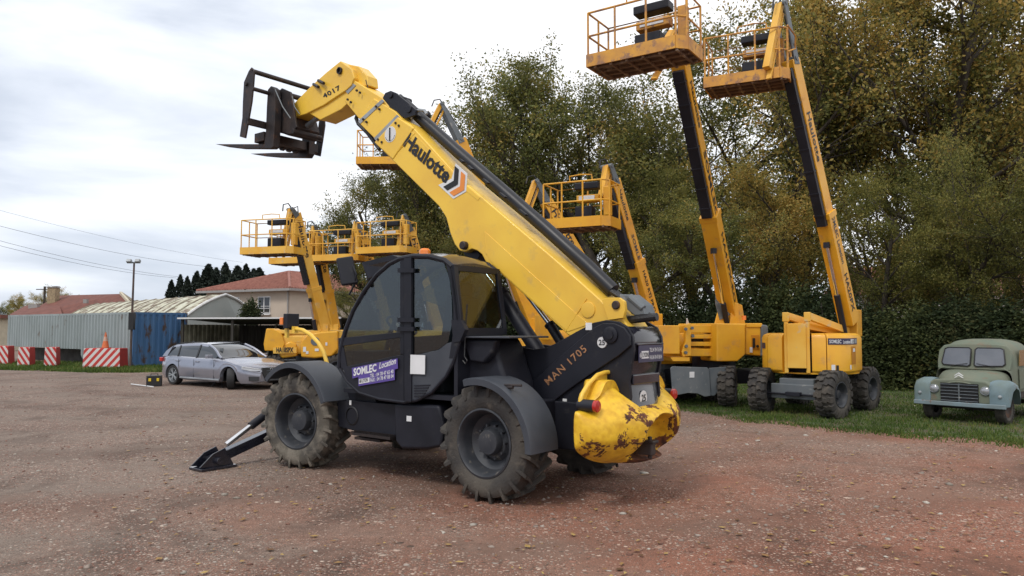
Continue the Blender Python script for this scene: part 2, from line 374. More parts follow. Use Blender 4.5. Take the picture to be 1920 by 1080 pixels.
# ---- rear cover between the plates
prof = [(1176, 612), (1187, 620), (1190, 640), (1189, 655), (1184, 690), (1180, 712), (1182, 730), (1187, 767), (1170, 775)]
pp = PM(prof, 0.29)
m = MB(); m.loft([[p + Vector((dx_, 0, 0)) for p in pp] + [Vector((-2.3, 0.29, pp[-1].z)), Vector((-2.3, 0.29, pp[0].z))] for dx_ in (0,)] +
                [[Vector((p.x - 0.02, y, p.z)) for p in pp] + [Vector((-2.3, y, pp[-1].z)), Vector((-2.3, y, pp[0].z))] for y in (0.2, 0.0, -0.2)] +
                [[Vector((p.x, -0.285, p.z)) for p in pp] + [Vector((-2.3, -0.285, pp[-1].z)), Vector((-2.3, -0.285, pp[0].z))]], True, True)
rc_ = m.build('rear_cover', BG, tele, smooth=50)
m = MB(); a = pp[5]; m.box((a.x - 0.035, 0, a.z), (0.03, 0.57, 0.10)); m.build('trim_rib', BG, tele, bevel=0.012); m = MB(); a = pp[3]; m.box((a.x - 0.03, 0, a.z + 0.05), (0.03, 0.57, 0.02)); m.build('trim_rib', BG, tele, bevel=0.012)
disc_sign(1206, 746, X=pp[6].x - 0.035, r=0.075, s='25')
a = T.M(1189, 662, 0.29); X_ = pp[3].x - 0.034
m = MB(); m.box((X_, -0.01, a.z - 0.01), (0.006, 0.54, 0.17)); o = m.build('sign_panel', NV, tele)
m = MB(); m.box((X_ - 0.004, 0.13, a.z - 0.02), (0.004, 0.15, 0.075)); m.build('sign_patch', WH, o)
text('lettering', 'LYON', (X_ - 0.007, 0.195, a.z - 0.045), (0, -1, 0), (0, 0, 1), 0.05, TX, o, width=0.13, bold=0.02, off=0.002)
text('lettering', '68', (X_ - 0.005, 0.25, a.z - 0.045), (0, -1, 0), (0, 0, 1), 0.05, WH, o, bold=0.01, off=0.002)
text('lettering', 'TEL.04 78 47 65 40', (X_ - 0.005, 0.035, a.z + 0.005), (0, -1, 0), (0, 0, 1), 0.042, WH, o, width=0.27, bold=0.01, off=0.002)
text('lettering', 'FAX.04 78 47 08 04', (X_ - 0.005, 0.035, a.z - 0.07), (0, -1, 0), (0, 0, 1), 0.042, WH, o, width=0.27, bold=0.01, off=0.002)

# ---- counterweight: one casting, bulging to the rear, with a hitch recess
peel, nt, p = new_mat('peeling_yellow'); N, L = nt.nodes.new, nt.links.new
tcn = N('ShaderNodeTexCoord')
g = N('ShaderNodeTexNoise'); g.inputs['Scale'].default_value = 2.6; g.inputs['Detail'].default_value = 9; g.inputs['Roughness'].default_value = 0.66; g.inputs['Distortion'].default_value = 0.7
L(tcn.outputs['Object'], g.inputs['Vector'])
sx = N('ShaderNodeSeparateXYZ'); L(tcn.outputs['Object'], sx.inputs[0])
# worn most on the belly and the rearmost bulge, where it has been knocked
zr = N('ShaderNodeMapRange'); zr.inputs[1].default_value = 1.05; zr.inputs[2].default_value = 0.45; zr.inputs[3].default_value = 0.0; zr.inputs[4].default_value = 0.06; L(sx.outputs['Z'], zr.inputs[0])
xr = N('ShaderNodeMapRange'); xr.inputs[1].default_value = -2.65; xr.inputs[2].default_value = -2.95; xr.inputs[3].default_value = -0.04; xr.inputs[4].default_value = 0.045; L(sx.outputs['X'], xr.inputs[0])
ad = N('ShaderNodeMath'); ad.operation = 'ADD'; L(g.outputs['Fac'], ad.inputs[0]); L(zr.outputs[0], ad.inputs[1])
ad2 = N('ShaderNodeMath'); ad2.operation = 'ADD'; L(ad.outputs[0], ad2.inputs[0]); L(xr.outputs[0], ad2.inputs[1])
ms = N('ShaderNodeMapRange'); ms.inputs[1].default_value = 0.588; ms.inputs[2].default_value = 0.595; g2 = N('ShaderNodeTexNoise'); g2.inputs['Scale'].default_value = 11; g2.inputs['Detail'].default_value = 6; g2.inputs['Roughness'].default_value = 0.7; g2.inputs['Distortion'].default_value = 1.5; L(tcn.outputs['Object'], g2.inputs['Vector'])
g3 = N('ShaderNodeMath'); g3.operation = 'MULTIPLY_ADD'; L(g2.outputs['Fac'], g3.inputs[0]); g3.inputs[1].default_value = 0.22; L(ad2.outputs[0], g3.inputs[2]); g4 = N('ShaderNodeMath'); g4.operation = 'SUBTRACT'; L(g3.outputs[0], g4.inputs[0]); g4.inputs[1].default_value = 0.11
L(g4.outputs[0], ms.inputs[0])
rn = N('ShaderNodeTexNoise'); rn.inputs['Scale'].default_value = 14; rn.inputs['Detail'].default_value = 6; L(tcn.outputs['Object'], rn.inputs['Vector'])
rr_ = N('ShaderNodeValToRGB'); rr_.color_ramp.elements[0].position = 0.35; rr_.color_ramp.elements[0].color = (0.05, 0.022, 0.016, 1); rr_.color_ramp.elements[1].position = 0.72; rr_.color_ramp.elements[1].color = (0.22, 0.075, 0.028, 1); L(rn.outputs['Fac'], rr_.inputs[0])
yr = N('ShaderNodeValToRGB'); yr.color_ramp.elements[0].position = 0.3; yr.color_ramp.elements[0].color = (0.62, 0.34, 0.02, 1); yr.color_ramp.elements[1].position = 0.62; yr.color_ramp.elements[1].color = (0.80, 0.50, 0.03, 1); L(rn.outputs['Fac'], yr.inputs[0])
mx = N('ShaderNodeMix'); mx.data_type = 'RGBA'; L(ms.outputs[0], mx.inputs[0]); L(yr.outputs[0], mx.inputs[6]); L(rr_.outputs[0], mx.inputs[7]); L(mx.outputs[2], p.inputs['Base Color'])
ro = N('ShaderNodeMapRange'); ro.inputs[3].default_value = 0.42; ro.inputs[4].default_value = 0.9; L(ms.outputs[0], ro.inputs[0]); L(ro.outputs[0], p.inputs['Roughness'])
bn = N('ShaderNodeBump'); bn.inputs['Strength'].default_value = 0.6; bn.inputs['Distance'].default_value = 0.006; bn.invert = True; L(ms.outputs[0], bn.inputs['Height'])
bn2 = N('ShaderNodeBump'); bn2.inputs['Strength'].default_value = 0.25; bn2.inputs['Distance'].default_value = 0.02; L(rn.outputs['Fac'], bn2.inputs['Height']); L(bn.outputs[0], bn2.inputs['Normal']); L(bn2.outputs[0], p.inputs['Normal'])
def sstep(a, b, x):
    t = max(0, min(1, (x - a) / (b - a))); return t * t * (3 - 2 * t)
m = MB(); rings = []; NY = 91; NK = 84
for i in range(NY):
    u = -1 + 2 * i / (NY - 1); u = math.copysign(abs(u) ** 0.85, u); Y = u * 0.96; aY = abs(Y)
    q = (1 - min(1, abs(u)) ** 3.2) ** 0.5 if abs(u) < 1 else 0.0
    win = sstep(0.86, 0.55, aY) * sstep(0.18, 0.46, aY)
    rear = 0.08 + 0.33 * (1 - u * u) + 0.08 * q; zt = 0.96 + 0.02 * (1 - u * u) + 0.265 * win; zb = 0.62 - 0.24 * (1 - abs(u) ** 2.6)
    ex = 2 / (2.35 + 1.8 * sstep(0.36, 0.12, aY)); ring = []
    for k in range(NK):
        a = 2 * math.pi * k / NK; ca, sa = math.cos(a), math.sin(a)
        xx = math.copysign(abs(ca) ** ex, ca); zz = math.copysign(abs(sa) ** ex, sa)
        X = -2.53 - (rear * xx if xx > 0 else 0.02 * xx)
        zc = (zt + zb) / 2; Z = zc + (zt - zb) / 2 * zz
        if xx <= 0: X -= 0.13 * sstep(0.95, 1.12, Z)
        if xx > 0:
            X += 0.12 * sstep(0.93, 1.12, Z) * q * win + 0.05 * sstep(0.85, 0.98, Z) * q
            if zz < 0: X += 0.10 * sstep(0.3, 1.0, -zz) * q
            rr2 = ((Y + 0.02) / 0.37) ** 2 + (max(0, Z - 0.56) / 0.31) ** 2
            d = sstep(1.12, 0.90, rr2) * sstep(0.44, 0.50, Z)
            X = X + d * max(0, -2.70 - X)
        ring.append(Vector((X, Y, Z)))
    rings.append(ring)
m.loft(rings, True, True)
cw = m.build('counterweight', peel, tele, smooth=60)
sd = cw.modifiers.new('s', 'SUBSURF'); sd.levels = 1; sd.render_levels = 1
m = MB(); c = Vector((-2.86, 0.20, 0.56)); m.box(c, (0.20, 0.10, 0.12)); m.box(c + Vector((-0.07, 0, 0.07)), (0.12, 0.12, 0.03)); m.cyl(c + Vector((-0.06, 0, -0.1)), c + Vector((-0.06, 0, 0.12)), 0.022, 10)
m.build('tow_hitch', ST_, tele, bevel=0.01)

# ---- curved rear light guards and lamps
for sg in (1, -1):
    outer = [(1144, 697), (1130, 698), (1115, 703), (1098, 720), (1087, 738), (1083, 752), (1084, 764), (1089, 774)]
    inner = [(1145, 716), (1136, 717), (1124, 722), (1113, 733), (1107, 744), (1104, 756), (1101, 766), (1097, 776)]
    po = [T.MX(x, y, -2.5) for x, y in outer]; pi = [T.MX(x, y, -2.5) for x, y in inner]
    if sg < 0: po = [Vector((v.x, -v.y, v.z)) for v in po]; pi = [Vector((v.x, -v.y, v.z)) for v in pi]
    m = MB(); m.loft([[a, b, b + Vector((-0.015, 0, 0)), a + Vector((-0.015, 0, 0))] for a, b in zip(po, pi)], True, True)
    m.tube([v + Vector((-0.03, 0, 0)) for v in po], 0.022, 10)
    m.cyl(po[0] + Vector((-0.06, 0, 0.03)), po[0] + Vector((0.05, 0, 0.03)), 0.04, 16)
    g_ = m.build('light_guard', Yb, tele, smooth=50)
    c = T.MX(1106, 761, -2.62); c.y *= sg
    m = MB(); m.cyl(c + Vector((0.12, 0, 0)), c - Vector((0.06, 0, 0)), 0.060, 24, 0.058); o = m.build('tail_light', BK, tele, bevel=0.005)
    m = MB(); m.lathe([(0.058, 0), (0.058, -0.028), (0.05, -0.036), (0.001, -0.04)], c - Vector((0.058, 0, 0)), 24, 'X'); m.build('lens', RD, o)

# ---- fenders
def fender(c, r, a0, a1, y0, y1, name='fender'):
    m = MB(); rings = []
    for (x, z), (x2, z2) in zip(arc(c, r, a0, a1, 28), arc(c, r - 0.025, a0, a1, 28)):
        dx_, dz_ = (x2 - x), (z2 - z)
        rings.append([Vector((x, y0, z)), Vector((x, y1 - 0.03, z)), Vector((x + dx_ * 0.5, y1, z + dz_ * 0.5)), Vector((x + dx_ * 3.0, y1, z + dz_ * 3.0)), Vector((x + dx_ * 3.0, y1 - 0.025, z + dz_ * 3.0)), Vector((x2, y1 - 0.04, z2)), Vector((x2, y0, z2))])
    return m.loft(rings, True, True).build(name, DG, tele, smooth=35)
fender((-1.52, 0.57), 0.685, 75, 181, 0.76, 1.21)
fender((-1.52, 0.57), 0.685, 75, 181, -1.21, -0.76)
f_ = fender((1.50, 0.585), 0.745, 45, 157, 0.76, 1.22)
fender((1.50, 0.585), 0.745, 45, 157, -1.22, -0.76)
m = MB(); a = T.M(866, 706, 1.2)
m.cyl(T.M(946, 722, 1.12), T.M(978, 723, 1.12), 0.012, 8); m.cyl(T.M(962, 726, 1.12), T.M(945, 727, 1.12), 0.018, 8); m.build('fender_bracket', ST_, tele)
m = MB(); m.box2((0.55, 0.3, 0.96), (1.02, 0.80, 1.19)); m.build('step_housing', DG, tele, bevel=0.03)

# ---- boxes between the axles
m = MB(); pr(m, [(632, 749), (742, 758), (742, 818), (664, 808), (634, 800)], 0.90, 0.05)
m.box2((0.35, 0.35, 0.62), (0.92, 0.84, 1.0)); m.build('side_skirt', BK, tele, bevel=0.01)
m = MB(); c = T.M(663, 780, 0.905); m.lathe([(0.115, 0), (0.10, 0.008), (0.095, -0.04), (0.001, -0.045)], (c.x + 0.03, 0.905, c.z), 24); m.build('access_opening', TX, tele)
m = MB()
pts = [(738, 756), (822, 760), (834, 800), (826, 838), (800, 843), (752, 842), (740, 828)]
pr(m, pts, 0.99, 0.6); m.build('fuel_tank', BK, tele, bevel=0.035, seg=3)
m = MB(); c0 = T.M(662, 811, 0.98); c1 = T.M(737, 825, 0.98); m.box(((c0.x + c1.x) / 2, 0.93, c0.z - 0.005), (abs(c0.x - c1.x), 0.20, 0.03))
for k in range(26):
    x = c0.x + (c1.x - c0.x) * (k + 0.5) / 26; m.box((x, 0.93, c0.z + 0.014), (0.008, 0.19, 0.012))
m.build('step', ST_, tele)
m = MB(); c = T.M(700, 828, 0.75); m.box((c.x, 0.7, 0.42), (0.45, 0.3, 0.03)); m.box((c.x, 0.65, 0.52), (0.08, 0.08, 0.22)); m.build('lower_step', ST_, tele)
stickers(tele, [(T.M(657, 755, 0.905), (0.035, 0.004, 0.055)), (T.M(767, 785, 0.995), (0.075, 0.004, 0.06))], WH)

# ---- cab
CY, CI = 1.05, 0.27
side = [(634, 690), (636, 660), (645, 622), (660, 583), (682, 545), (705, 515), (728, 495), (748, 485), (775, 480), (805, 481), (832, 488), (846, 500)]
rearp = [(846, 500), (852, 530), (858, 575), (861, 612), (858, 645), (848, 680), (834, 706), (808, 735), (780, 750), (755, 754), (710, 748), (672, 736), (650, 716), (634, 690)]
ns = PM(side, CY); nr = PM(rearp, CY)
fsd = [Vector((p.x, CI, p.z)) for p in ns]; fr_ = [Vector((p.x, CI, p.z)) for p in nr]
m = MB()
for yy, A, B in ((CY, ns, nr), (CI, fsd, fr_)):
    m.tube([p - Vector((0, 0.02 if yy == CY else -0.02, 0)) for p in A], 0.030, 8); 
    if yy == CY: m.tube([p - Vector((0, 0.02, 0)) for p in B], 0.022, 8)
# door pillar, hinges, rear pillar
pr(m, [(757, 484), (771, 482), (771, 753), (758, 753)], CY + 0.012, 0.05)
pr(m, [(834, 489), (848, 501), (856, 545), (861, 590), (862, 630), (850, 672), (842, 672), (850, 620), (850, 575), (845, 530)], CY, 0.06)
pr(m, [(846, 600), (864, 600), (872, 618), (862, 640), (850, 642)], CY + 0.01, 0.06)
for y_ in (507, 600, 617): pr(m, [(745, y_ - 4), (775, y_ - 4), (775, y_ + 4), (745, y_ + 4)], CY + 0.035, 0.03)
# rear frame
zt, zb = T.M(846, 500, CY).z, T.M(861, 622, CY).z; xt, xb = T.M(848, 500, CY).x, T.M(861, 622, CY).x
for y_ in (CY - 0.03, CI + 0.02): m.beam((xt, y_, zt), (xb, y_, zb), 0.06, 0.05, (0, 1, 0))
m.beam((xt, CY, zt - 0.01), (xt, CI, zt - 0.01), 0.05, 0.06); m.beam((xb, CY, zb), (xb, CI, zb), 0.05, 0.08)
m.build('cab_frame', BK, tele, smooth=40)
# roof
m = MB(); top = [p for p in ns[6:]]
rr = []
for f_ in (0, 0.25, 0.5, 0.75, 1.0):
    y_ = CY + (CI - CY) * f_; cr_ = 0.05 * math.sin(math.pi * f_)
    rr.append([Vector((p.x, y_, p.z + cr_ + 0.012)) for p in top] + [Vector((p.x, y_, p.z + cr_ - 0.02)) for p in reversed(top)])
m.loft(rr, True, True).build('roof', BG, tele, smooth=40)
m = MB(); pr(m, [(678, 492), (735, 478), (752, 484), (712, 512), (690, 522)], 0.42, 0.03); pr(m, [(678, 492), (735, 478), (752, 484), (690, 498)], 0.9, 0.5); m.build('front_visor', BK, tele)
# panels
m = MB(); pr(m, [(642, 689), (757, 664), (757, 752), (710, 746), (674, 734), (652, 714)], CY - 0.004, 0.03)
pr(m, [(634, 634), (757, 622), (757, 632), (634, 650)], CY - 0.004, 0.03)
pr(m, [(634, 650), (643, 650), (650, 688), (640, 692)], CY - 0.006, 0.02); pr(m, [(750, 484), (757, 484), (757, 664), (750, 664)], CY - 0.003, 0.03)
m.build('door', BK, tele, bevel=0.004)
m = MB(); pr(m, [(771, 668), (822, 656), (838, 644), (850, 640), (850, 672), (834, 704), (808, 733), (771, 752)], CY - 0.004, 0.03); m.build('rear_side_panel', DG, tele, bevel=0.004)
for k in range(5):
    m = MB(); pr(m, [(776, 722 + k * 5.0), (806 - k * 3, 721 + k * 5.0), (805 - k * 3, 723 + k * 5.0), (776, 724 + k * 5.0)], CY + 0.006, 0.012); m.build('louvre', BK, tele)
m = MB(); pr(m, [(769.5, 665), (797, 666), (796.5, 702), (769, 701)], CY + 0.018, 0.004); m.build('sticker', WH, tele)
m = MB(); m.prism([Vector((p.x, CI + 0.01, p.z)) for p in PM([(634, 636), (850, 622), (850, 700), (808, 733), (755, 752), (674, 734)], CY)], (0, -0.03, 0))
m.box2((-1.12, CI, 1.0), (-1.07, CY - 0.02, zb)); m.box2((-1.08, CI + 0.01, 0.98), (0.72, CY - 0.04, 1.03))
m.build('cab_floor_panel', BK, tele)
# glazing
m = MB(); pr(m, [(637, 636), (640, 640 - 10), (648, 618), (662, 584), (684, 546), (706, 517), (729, 497), (748, 488), (752, 488), (752, 624)], CY - 0.014, 0.006); m.build('door_window', GL, tele, smooth=0)
m = MB(); pr(m, [(642, 650), (751, 632), (751, 666), (648, 688)], CY - 0.014, 0.006); m.build('lower_door_window', GL, tele, smooth=0)
m = MB(); pr(m, [(771, 486), (803, 486), (832, 493), (842, 520), (847, 560), (848, 605), (840, 642), (822, 655), (771, 667)], CY - 0.014, 0.006); m.build('side_window', GL, tele, smooth=0)
m = MB(); m.loft([[Vector((p.x - 0.012, CY - 0.03, p.z)) for p in ns[:8]], [Vector((p.x - 0.012, CI + 0.03, p.z)) for p in ns[:8]]], False, False); m.build('windscreen', GL, tele, recalc=False)
m = MB(); m.quad((xt - 0.01, CY - 0.06, zt - 0.03), (xt - 0.01, CI + 0.05, zt - 0.03), (xb - 0.01, CI + 0.05, zb + 0.03), (xb - 0.01, CY - 0.06, zb + 0.03)); m.build('rear_window', GL, tele, smooth=0, recalc=False)
m = MB(); m.quad((xt + 0.05, CI, zt - 0.03), (-0.25, CI, zt + 0.02), (0.3, CI, 2.15), (xb + 0.05, CI, zb + 0.03)); m.build('inner_side_window', GL, tele, smooth=0, recalc=False)
# interior
m = MB(); m.box((-0.56, 0.66, 1.42), (0.5, 0.48, 0.13)); m.box((-0.82, 0.66, 1.78), (0.13, 0.46, 0.66), Matrix.Rotation(R(-10), 3, 'Y')); m.box((-0.89, 0.66, 2.17), (0.08, 0.24, 0.18)); m.box((-0.55, 0.66, 1.2), (0.4, 0.4, 0.34))
m.box((-0.5, 0.36, 1.62), (0.5, 0.08, 0.1)); m.build('seat', SEAT, tele, bevel=0.05, seg=3)
m = MB(); c = Vector((0.10, 0.66, 1.78)); rot = Matrix.Rotation(R(-35), 3, 'Y'); ring = [c + rot @ Vector((0.19 * math.cos(2 * math.pi * k / 24), 0.19 * math.sin(2 * math.pi * k / 24), 0)) for k in range(25)]
m.tube(ring, 0.015, 8, False)
for k in (0, 8, 16): m.tube([c, ring[k]], 0.012, 6)
m.cyl(c, (0.34, 0.66, 1.3), 0.035, 10); m.box((0.45, 0.66, 1.25), (0.35, 0.6, 0.45)); m.build('steering_wheel', BK, tele)
# door sign
SB = [(659.5, 690), (745, 672), (746, 691), (740, 692.5), (740, 712.5), (672, 724), (672, 707), (661, 709.5)]
m = MB(); pr(m, SB, CY + 0.016, 0.004); sg_ = m.build('sign_panel', PU, tele)
YS = CY + 0.017; rgt = T.M(745, 682, YS) - T.M(662, 699.5, YS); upv = T.M(700, 680, YS) - T.M(700, 690, YS)
text('lettering', 'SOMLEC', T.M(663, 705.5, YS), rgt, upv, 0.092, WH, sg_, width=(T.M(706, 690, YS) - T.M(663, 699, YS)).length, bold=0.035, off=0.002)
text('lettering', 'Location', T.M(711, 692, YS), T.M(743, 682, YS) - T.M(711, 692, YS), upv, 0.072, WH, sg_, width=(T.M(743, 682, YS) - T.M(711, 691, YS)).length, bold=0.018, shear=0.25, off=0.002)
text('lettering', 'TEL : 04 78 47 65 40', T.M(694, 708.5, YS), rgt, upv, 0.044, WH, sg_, width=(T.M(738, 697, YS) - T.M(694, 706, YS)).length, bold=0.015, off=0.002)
text('lettering', 'FAX : 04 78 47 08 04', T.M(694, 717, YS), rgt, upv, 0.044, WH, sg_, width=(T.M(738, 706, YS) - T.M(694, 715, YS)).length, bold=0.015, off=0.002)
m = MB(); pr(m, [(673, 711), (692.5, 707.5), (692.5, 716.5), (673, 720)], YS + 0.002, 0.003); m.build('sign_patch', WH, sg_)
text('lettering', '68 LYON', T.M(674, 718.3, YS + 0.003), rgt, upv, 0.045, TX, sg_, width=0.145, bold=0.012, off=0.002)
# mirror, beacon, front light on its guard
m = MB(); c = T.M(651, 508, 1.2); rot = Matrix.Rotation(R(14), 3, 'Y')
m.box(c, (0.05, 0.20, 0.34), Matrix.Rotation(R(-30), 3, 'Z') @ Matrix.Rotation(R(-10), 3, 'X') @ Matrix.Rotation(R(12), 3, 'Y')); o = m.build('mirror', BK, tele, bevel=0.024, seg=4); 
m = MB(); m.tube(PM([(655, 552), (664, 535), (668, 515), (660, 495), (652, 490)], 1.15), 0.012, 8); m.build('mirror_arm', BK, tele)
m = MB(); c = T.M(797, 478, 0.62); m.cyl(c - Vector((0, 0, 0.05)), c, 0.075, 20); m.build('beacon_base', BK, tele)
m = MB(); m.lathe([(0.068, 0), (0.066, 0.05), (0.045, 0.075), (0.001, 0.082)], c, 20, 'Z'); m.build('beacon', OG, tele)
m = MB(); c = T.M(546, 602, 0.7); m.box(c, (0.10, 0.19, 0.20)); m.box(c + Vector((0.05, 0, 0)), (0.02, 0.15, 0.16)); fl = m.build('headlight', BK, tele, bevel=0.012)
m = MB(); m.box(T.M(530, 602, 0.78), (0.07, 0.06, 0.10)); m.build('indicator', OG, tele, bevel=0.01)
m = MB(); m.box(T.M(538, 622, 0.7), (0.05, 0.04, 0.16)); m.tube(PM([(552, 616), (568, 619), (583, 628), (597, 643), (607, 660), (614, 684)], 0.7), 0.026, 10); m.box(T.M(553, 618, 0.7), (0.06, 0.06, 0.09)); m.build('front_light_guard', Yb, tele)
m = MB(); m.tube(PM([(876, 570), (874, 600), (872, 640), (871, 668), (876, 676), (873, 682), (868, 676)], 1.0), 0.008, 6); m.build('cable', HS, tele)
# ---- boom, all sections
YN = 0.22
outer = [(745, 219), (768, 232), (776, 240), (862, 334), (967, 423), (1050, 494), (1127, 563), (1148, 588), (1166, 594), (1178, 612), (1178, 640), (1150, 655), (1090, 640), (1064, 628), (990, 560), (924, 500), (910, 491), (903, 477), (894, 470), (884, 467), (872, 473), (861, 470), (852, 458), (844, 438), (836, 408), (822, 386), (735, 300), (701, 267)]
m = MB(); pr(m, outer, YN, 2 * YN)
pr(m, [(745, 219), (776, 240), (736, 299), (701, 267)], YN + 0.012, 2 * YN + 0.024)
b_ = m.build('boom', Yb, tele, bevel=0.016)
for pts_ in ([(735, 296), (778, 250)], [(909, 434), (912, 476)], [(1060, 622), (1100, 560)]):
    m = MB(); m.tube(PM(pts_, YN + 0.003), 0.006, 6); m.build('weld_seam', Yb, tele)
m = MB(); pr(m, [(909, 434), (1000, 516), (1085, 592), (1105, 608), (1064, 622), (990, 556), (924, 496), (912, 476)], YN + 0.006, 0.007)
pr(m, [(772, 246), (862, 337), (900, 370), (896, 376), (858, 346), (766, 254)], YN + 0.005, 0.006)
m.lathe([(0.085, 0), (0.085, 0.012), (0.075, 0.014), (0.001, 0.014)], T.M(1103, 581, YN), 24)
c = T.M(1103, 581, YN)
pr(m, [(1128, 562), (1140, 558), (1160, 558), (1170, 565), (1172, 580), (1168, 596), (1140, 600)], YN + 0.04, 0.05)
m.build('boom_plate', Yb, tele, bevel=0.005)
for x_, y_, rr2 in ((1155, 572, 0.045), (868, 460, 0.05)):
    m = MB()
    c = T.M(x_, y_, YN + 0.045); m.lathe([(rr2, -0.05), (rr2, 0.012), (rr2 * 0.8, 0.02), (0.001, 0.02)], c, 20)
    c = Vector((c.x, -c.y, c.z)); m.cyl(c, Vector((c.x, -c.y, c.z)), rr2 * 0.9, 16); m.build('boom_pin', ST_, tele)
for a_, b2_ in (((889, 309), (897, 316)), ((918, 334), (927, 342)), ((949, 360), (959, 368)), ((985, 391), (998, 401)), ((874, 297), (880, 302))):
    p0, p1 = T.M(a_[0] - 3, a_[1] + 4, 0.06), T.M(b2_[0] - 3, b2_[1] + 4, 0.06)
    m = MB(); m.beam(p0 - Vector((0, -0.08, 0)), p1 - Vector((0, -0.08, 0)), 0.05, 0.02, (0, 1, 0)); m.build('boom_slot', TX, tele)
mid = [(706, 188), (738, 208), (738, 215), (706, 254), (694, 253), (672, 229)]
inn = [(660, 150), (668, 147), (716, 183), (706, 196), (673, 222), (668, 215), (645, 190)]
m = MB(); pr(m, [(700, 184), (740, 208), (780, 250), (760, 290), (700, 258), (671, 229)], 0.185, 0.37); m.build('middle_boom_section', Yb, tele, bevel=0.014)
m = MB(); pr(m, [(660, 148), (716, 183), (730, 200), (700, 240), (672, 222), (645, 189)], 0.16, 0.32); m.build('inner_boom_section', Yb, tele, bevel=0.014)
for q_, Y_ in (([(716, 186), (720, 190), (675, 232), (671, 227)], 0.192), ([(744, 215), (748, 219), (705, 264), (701, 259)], 0.20), ([(661, 156), (667, 160), (652, 176), (647, 170)], 0.168)):
    m = MB(); pr(m, q_, Y_, 0.01); m.build('wear_pad', LG, tele)
for (x_, y_) in ((670, 170), (676, 174), (653, 187), (659, 192), (706, 200), (712, 205), (682, 224), (688, 229), (743, 231), (749, 236), (710, 262), (717, 267)):
    c = T.M(x_, y_, 0.225 if x_ > 700 and y_ > 228 else 0.19); MB().cyl(c, c + Vector((0, 0.022, 0)), 0.016, 10).build('bolt', ST_, tele)
head = [(638, 114), (660, 130), (664, 146), (659, 160), (649, 169), (607, 197), (575, 213), (546, 223), (545, 210), (548, 197), (566, 178), (584, 160), (612, 135)]
m = MB(); pr(m, head, 0.18, 0.36)
pr(m, [(575, 210), (649, 166), (668, 178), (640, 205), (600, 225)], 0.15, 0.30)
pr(m, [(652, 120), (672, 124), (688, 142), (690, 160), (668, 165), (660, 150)], 0.10, 0.20); m.build('boom_head', Yb, tele, bevel=0.014)
m = MB(); c = T.M(638, 133, 0.18); m.lathe([(0.05, -0.01), (0.05, 0.03), (0.035, 0.03), (0.033, 0.005), (0.001, 0.005)], c, 20)
m.cyl(T.M(588, 158, 0.17), T.M(597, 163, 0.24), 0.022, 10); m.cyl(T.M(597, 151, 0.17), T.M(607, 156, 0.24), 0.022, 10)
m.tube([T.M(686, 150, 0.1) + Vector((0, 0, 0)), T.M(690, 166, 0.1), T.M(686, 176, 0.1)], 0.008, 6); m.build('head_pin', ST_, tele)
text('lettering', '4017', T.M(608, 185, 0.18), T.M(641, 167, 0.18) - T.M(608, 185, 0.18), T.M(604, 177, 0.18) - T.M(608, 185, 0.18), 0.088, TX, tele, width=(T.M(640, 167, 0.18) - T.M(608, 185, 0.18)).length, bold=0.03, space=1.1)
# boom lettering
tb, te = T.M(755.5, 273, YN), T.M(836, 346, YN); ex_ = (te - tb).normalized(); uy_ = ex_.cross(Vector((0, -1, 0))).normalized()
if uy_.z < 0: uy_ = -uy_
text('lettering', 'Haulotte', tb, ex_, uy_, 0.205, TX, tele, width=(te - tb).length, bold=0.032, off=0.008)
W_ = (te - tb).length
def chev(m, x0, w, hgt, dy, off):
    y0 = dy; pts = [(x0, y0), (x0 + w, y0), (x0 + w + 0.10, y0 + hgt / 2), (x0 + w, y0 + hgt), (x0, y0 + hgt), (x0 + 0.10, y0 + hgt / 2)]
    m.prism([tb + ex_ * a + uy_ * b + Vector((0, off, 0)) for a, b in pts], (0, -0.003, 0))
m = MB(); m.prism([tb + ex_ * a + uy_ * b + Vector((0, 0.006, 0)) for a, b in ((W_ - 0.10, -0.07), (W_ + 0.22, -0.07), (W_ + 0.34, 0.11), (W_ + 0.22, 0.29), (W_ - 0.02, 0.29), (W_ + 0.04, 0.11))], (0, -0.005, 0)); em = m.build('emblem', WH, tele)
m = MB(); chev(m, W_ - 0.01, 0.085, 0.30, -0.04, 0.012); m.build('chevron', TX, em)
m = MB(); chev(m, W_ + 0.12, 0.085, 0.30, -0.04, 0.012); m.build('chevron', OR, em)
c = T.M(732, 252, YN + 0.012); m = MB(); m.cyl(c, c + Vector((0, 0.004, 0)), 0.105, 28); o = m.build('angle_dial', WH, tele)
m = MB(); m.beam(c + Vector((0, 0.014, -0.085)), c + Vector((0, 0.014, 0.085)), 0.012, 0.012, (1, 0, 0))
for k in range(13):
    a = R(200 + k * 11.6); p_ = c + Vector((-math.cos(a) * 0.088, 0.007, math.sin(a) * 0.088)); m.box(p_, (0.008, 0.003, 0.008))
m.build('pointer', TX, o)
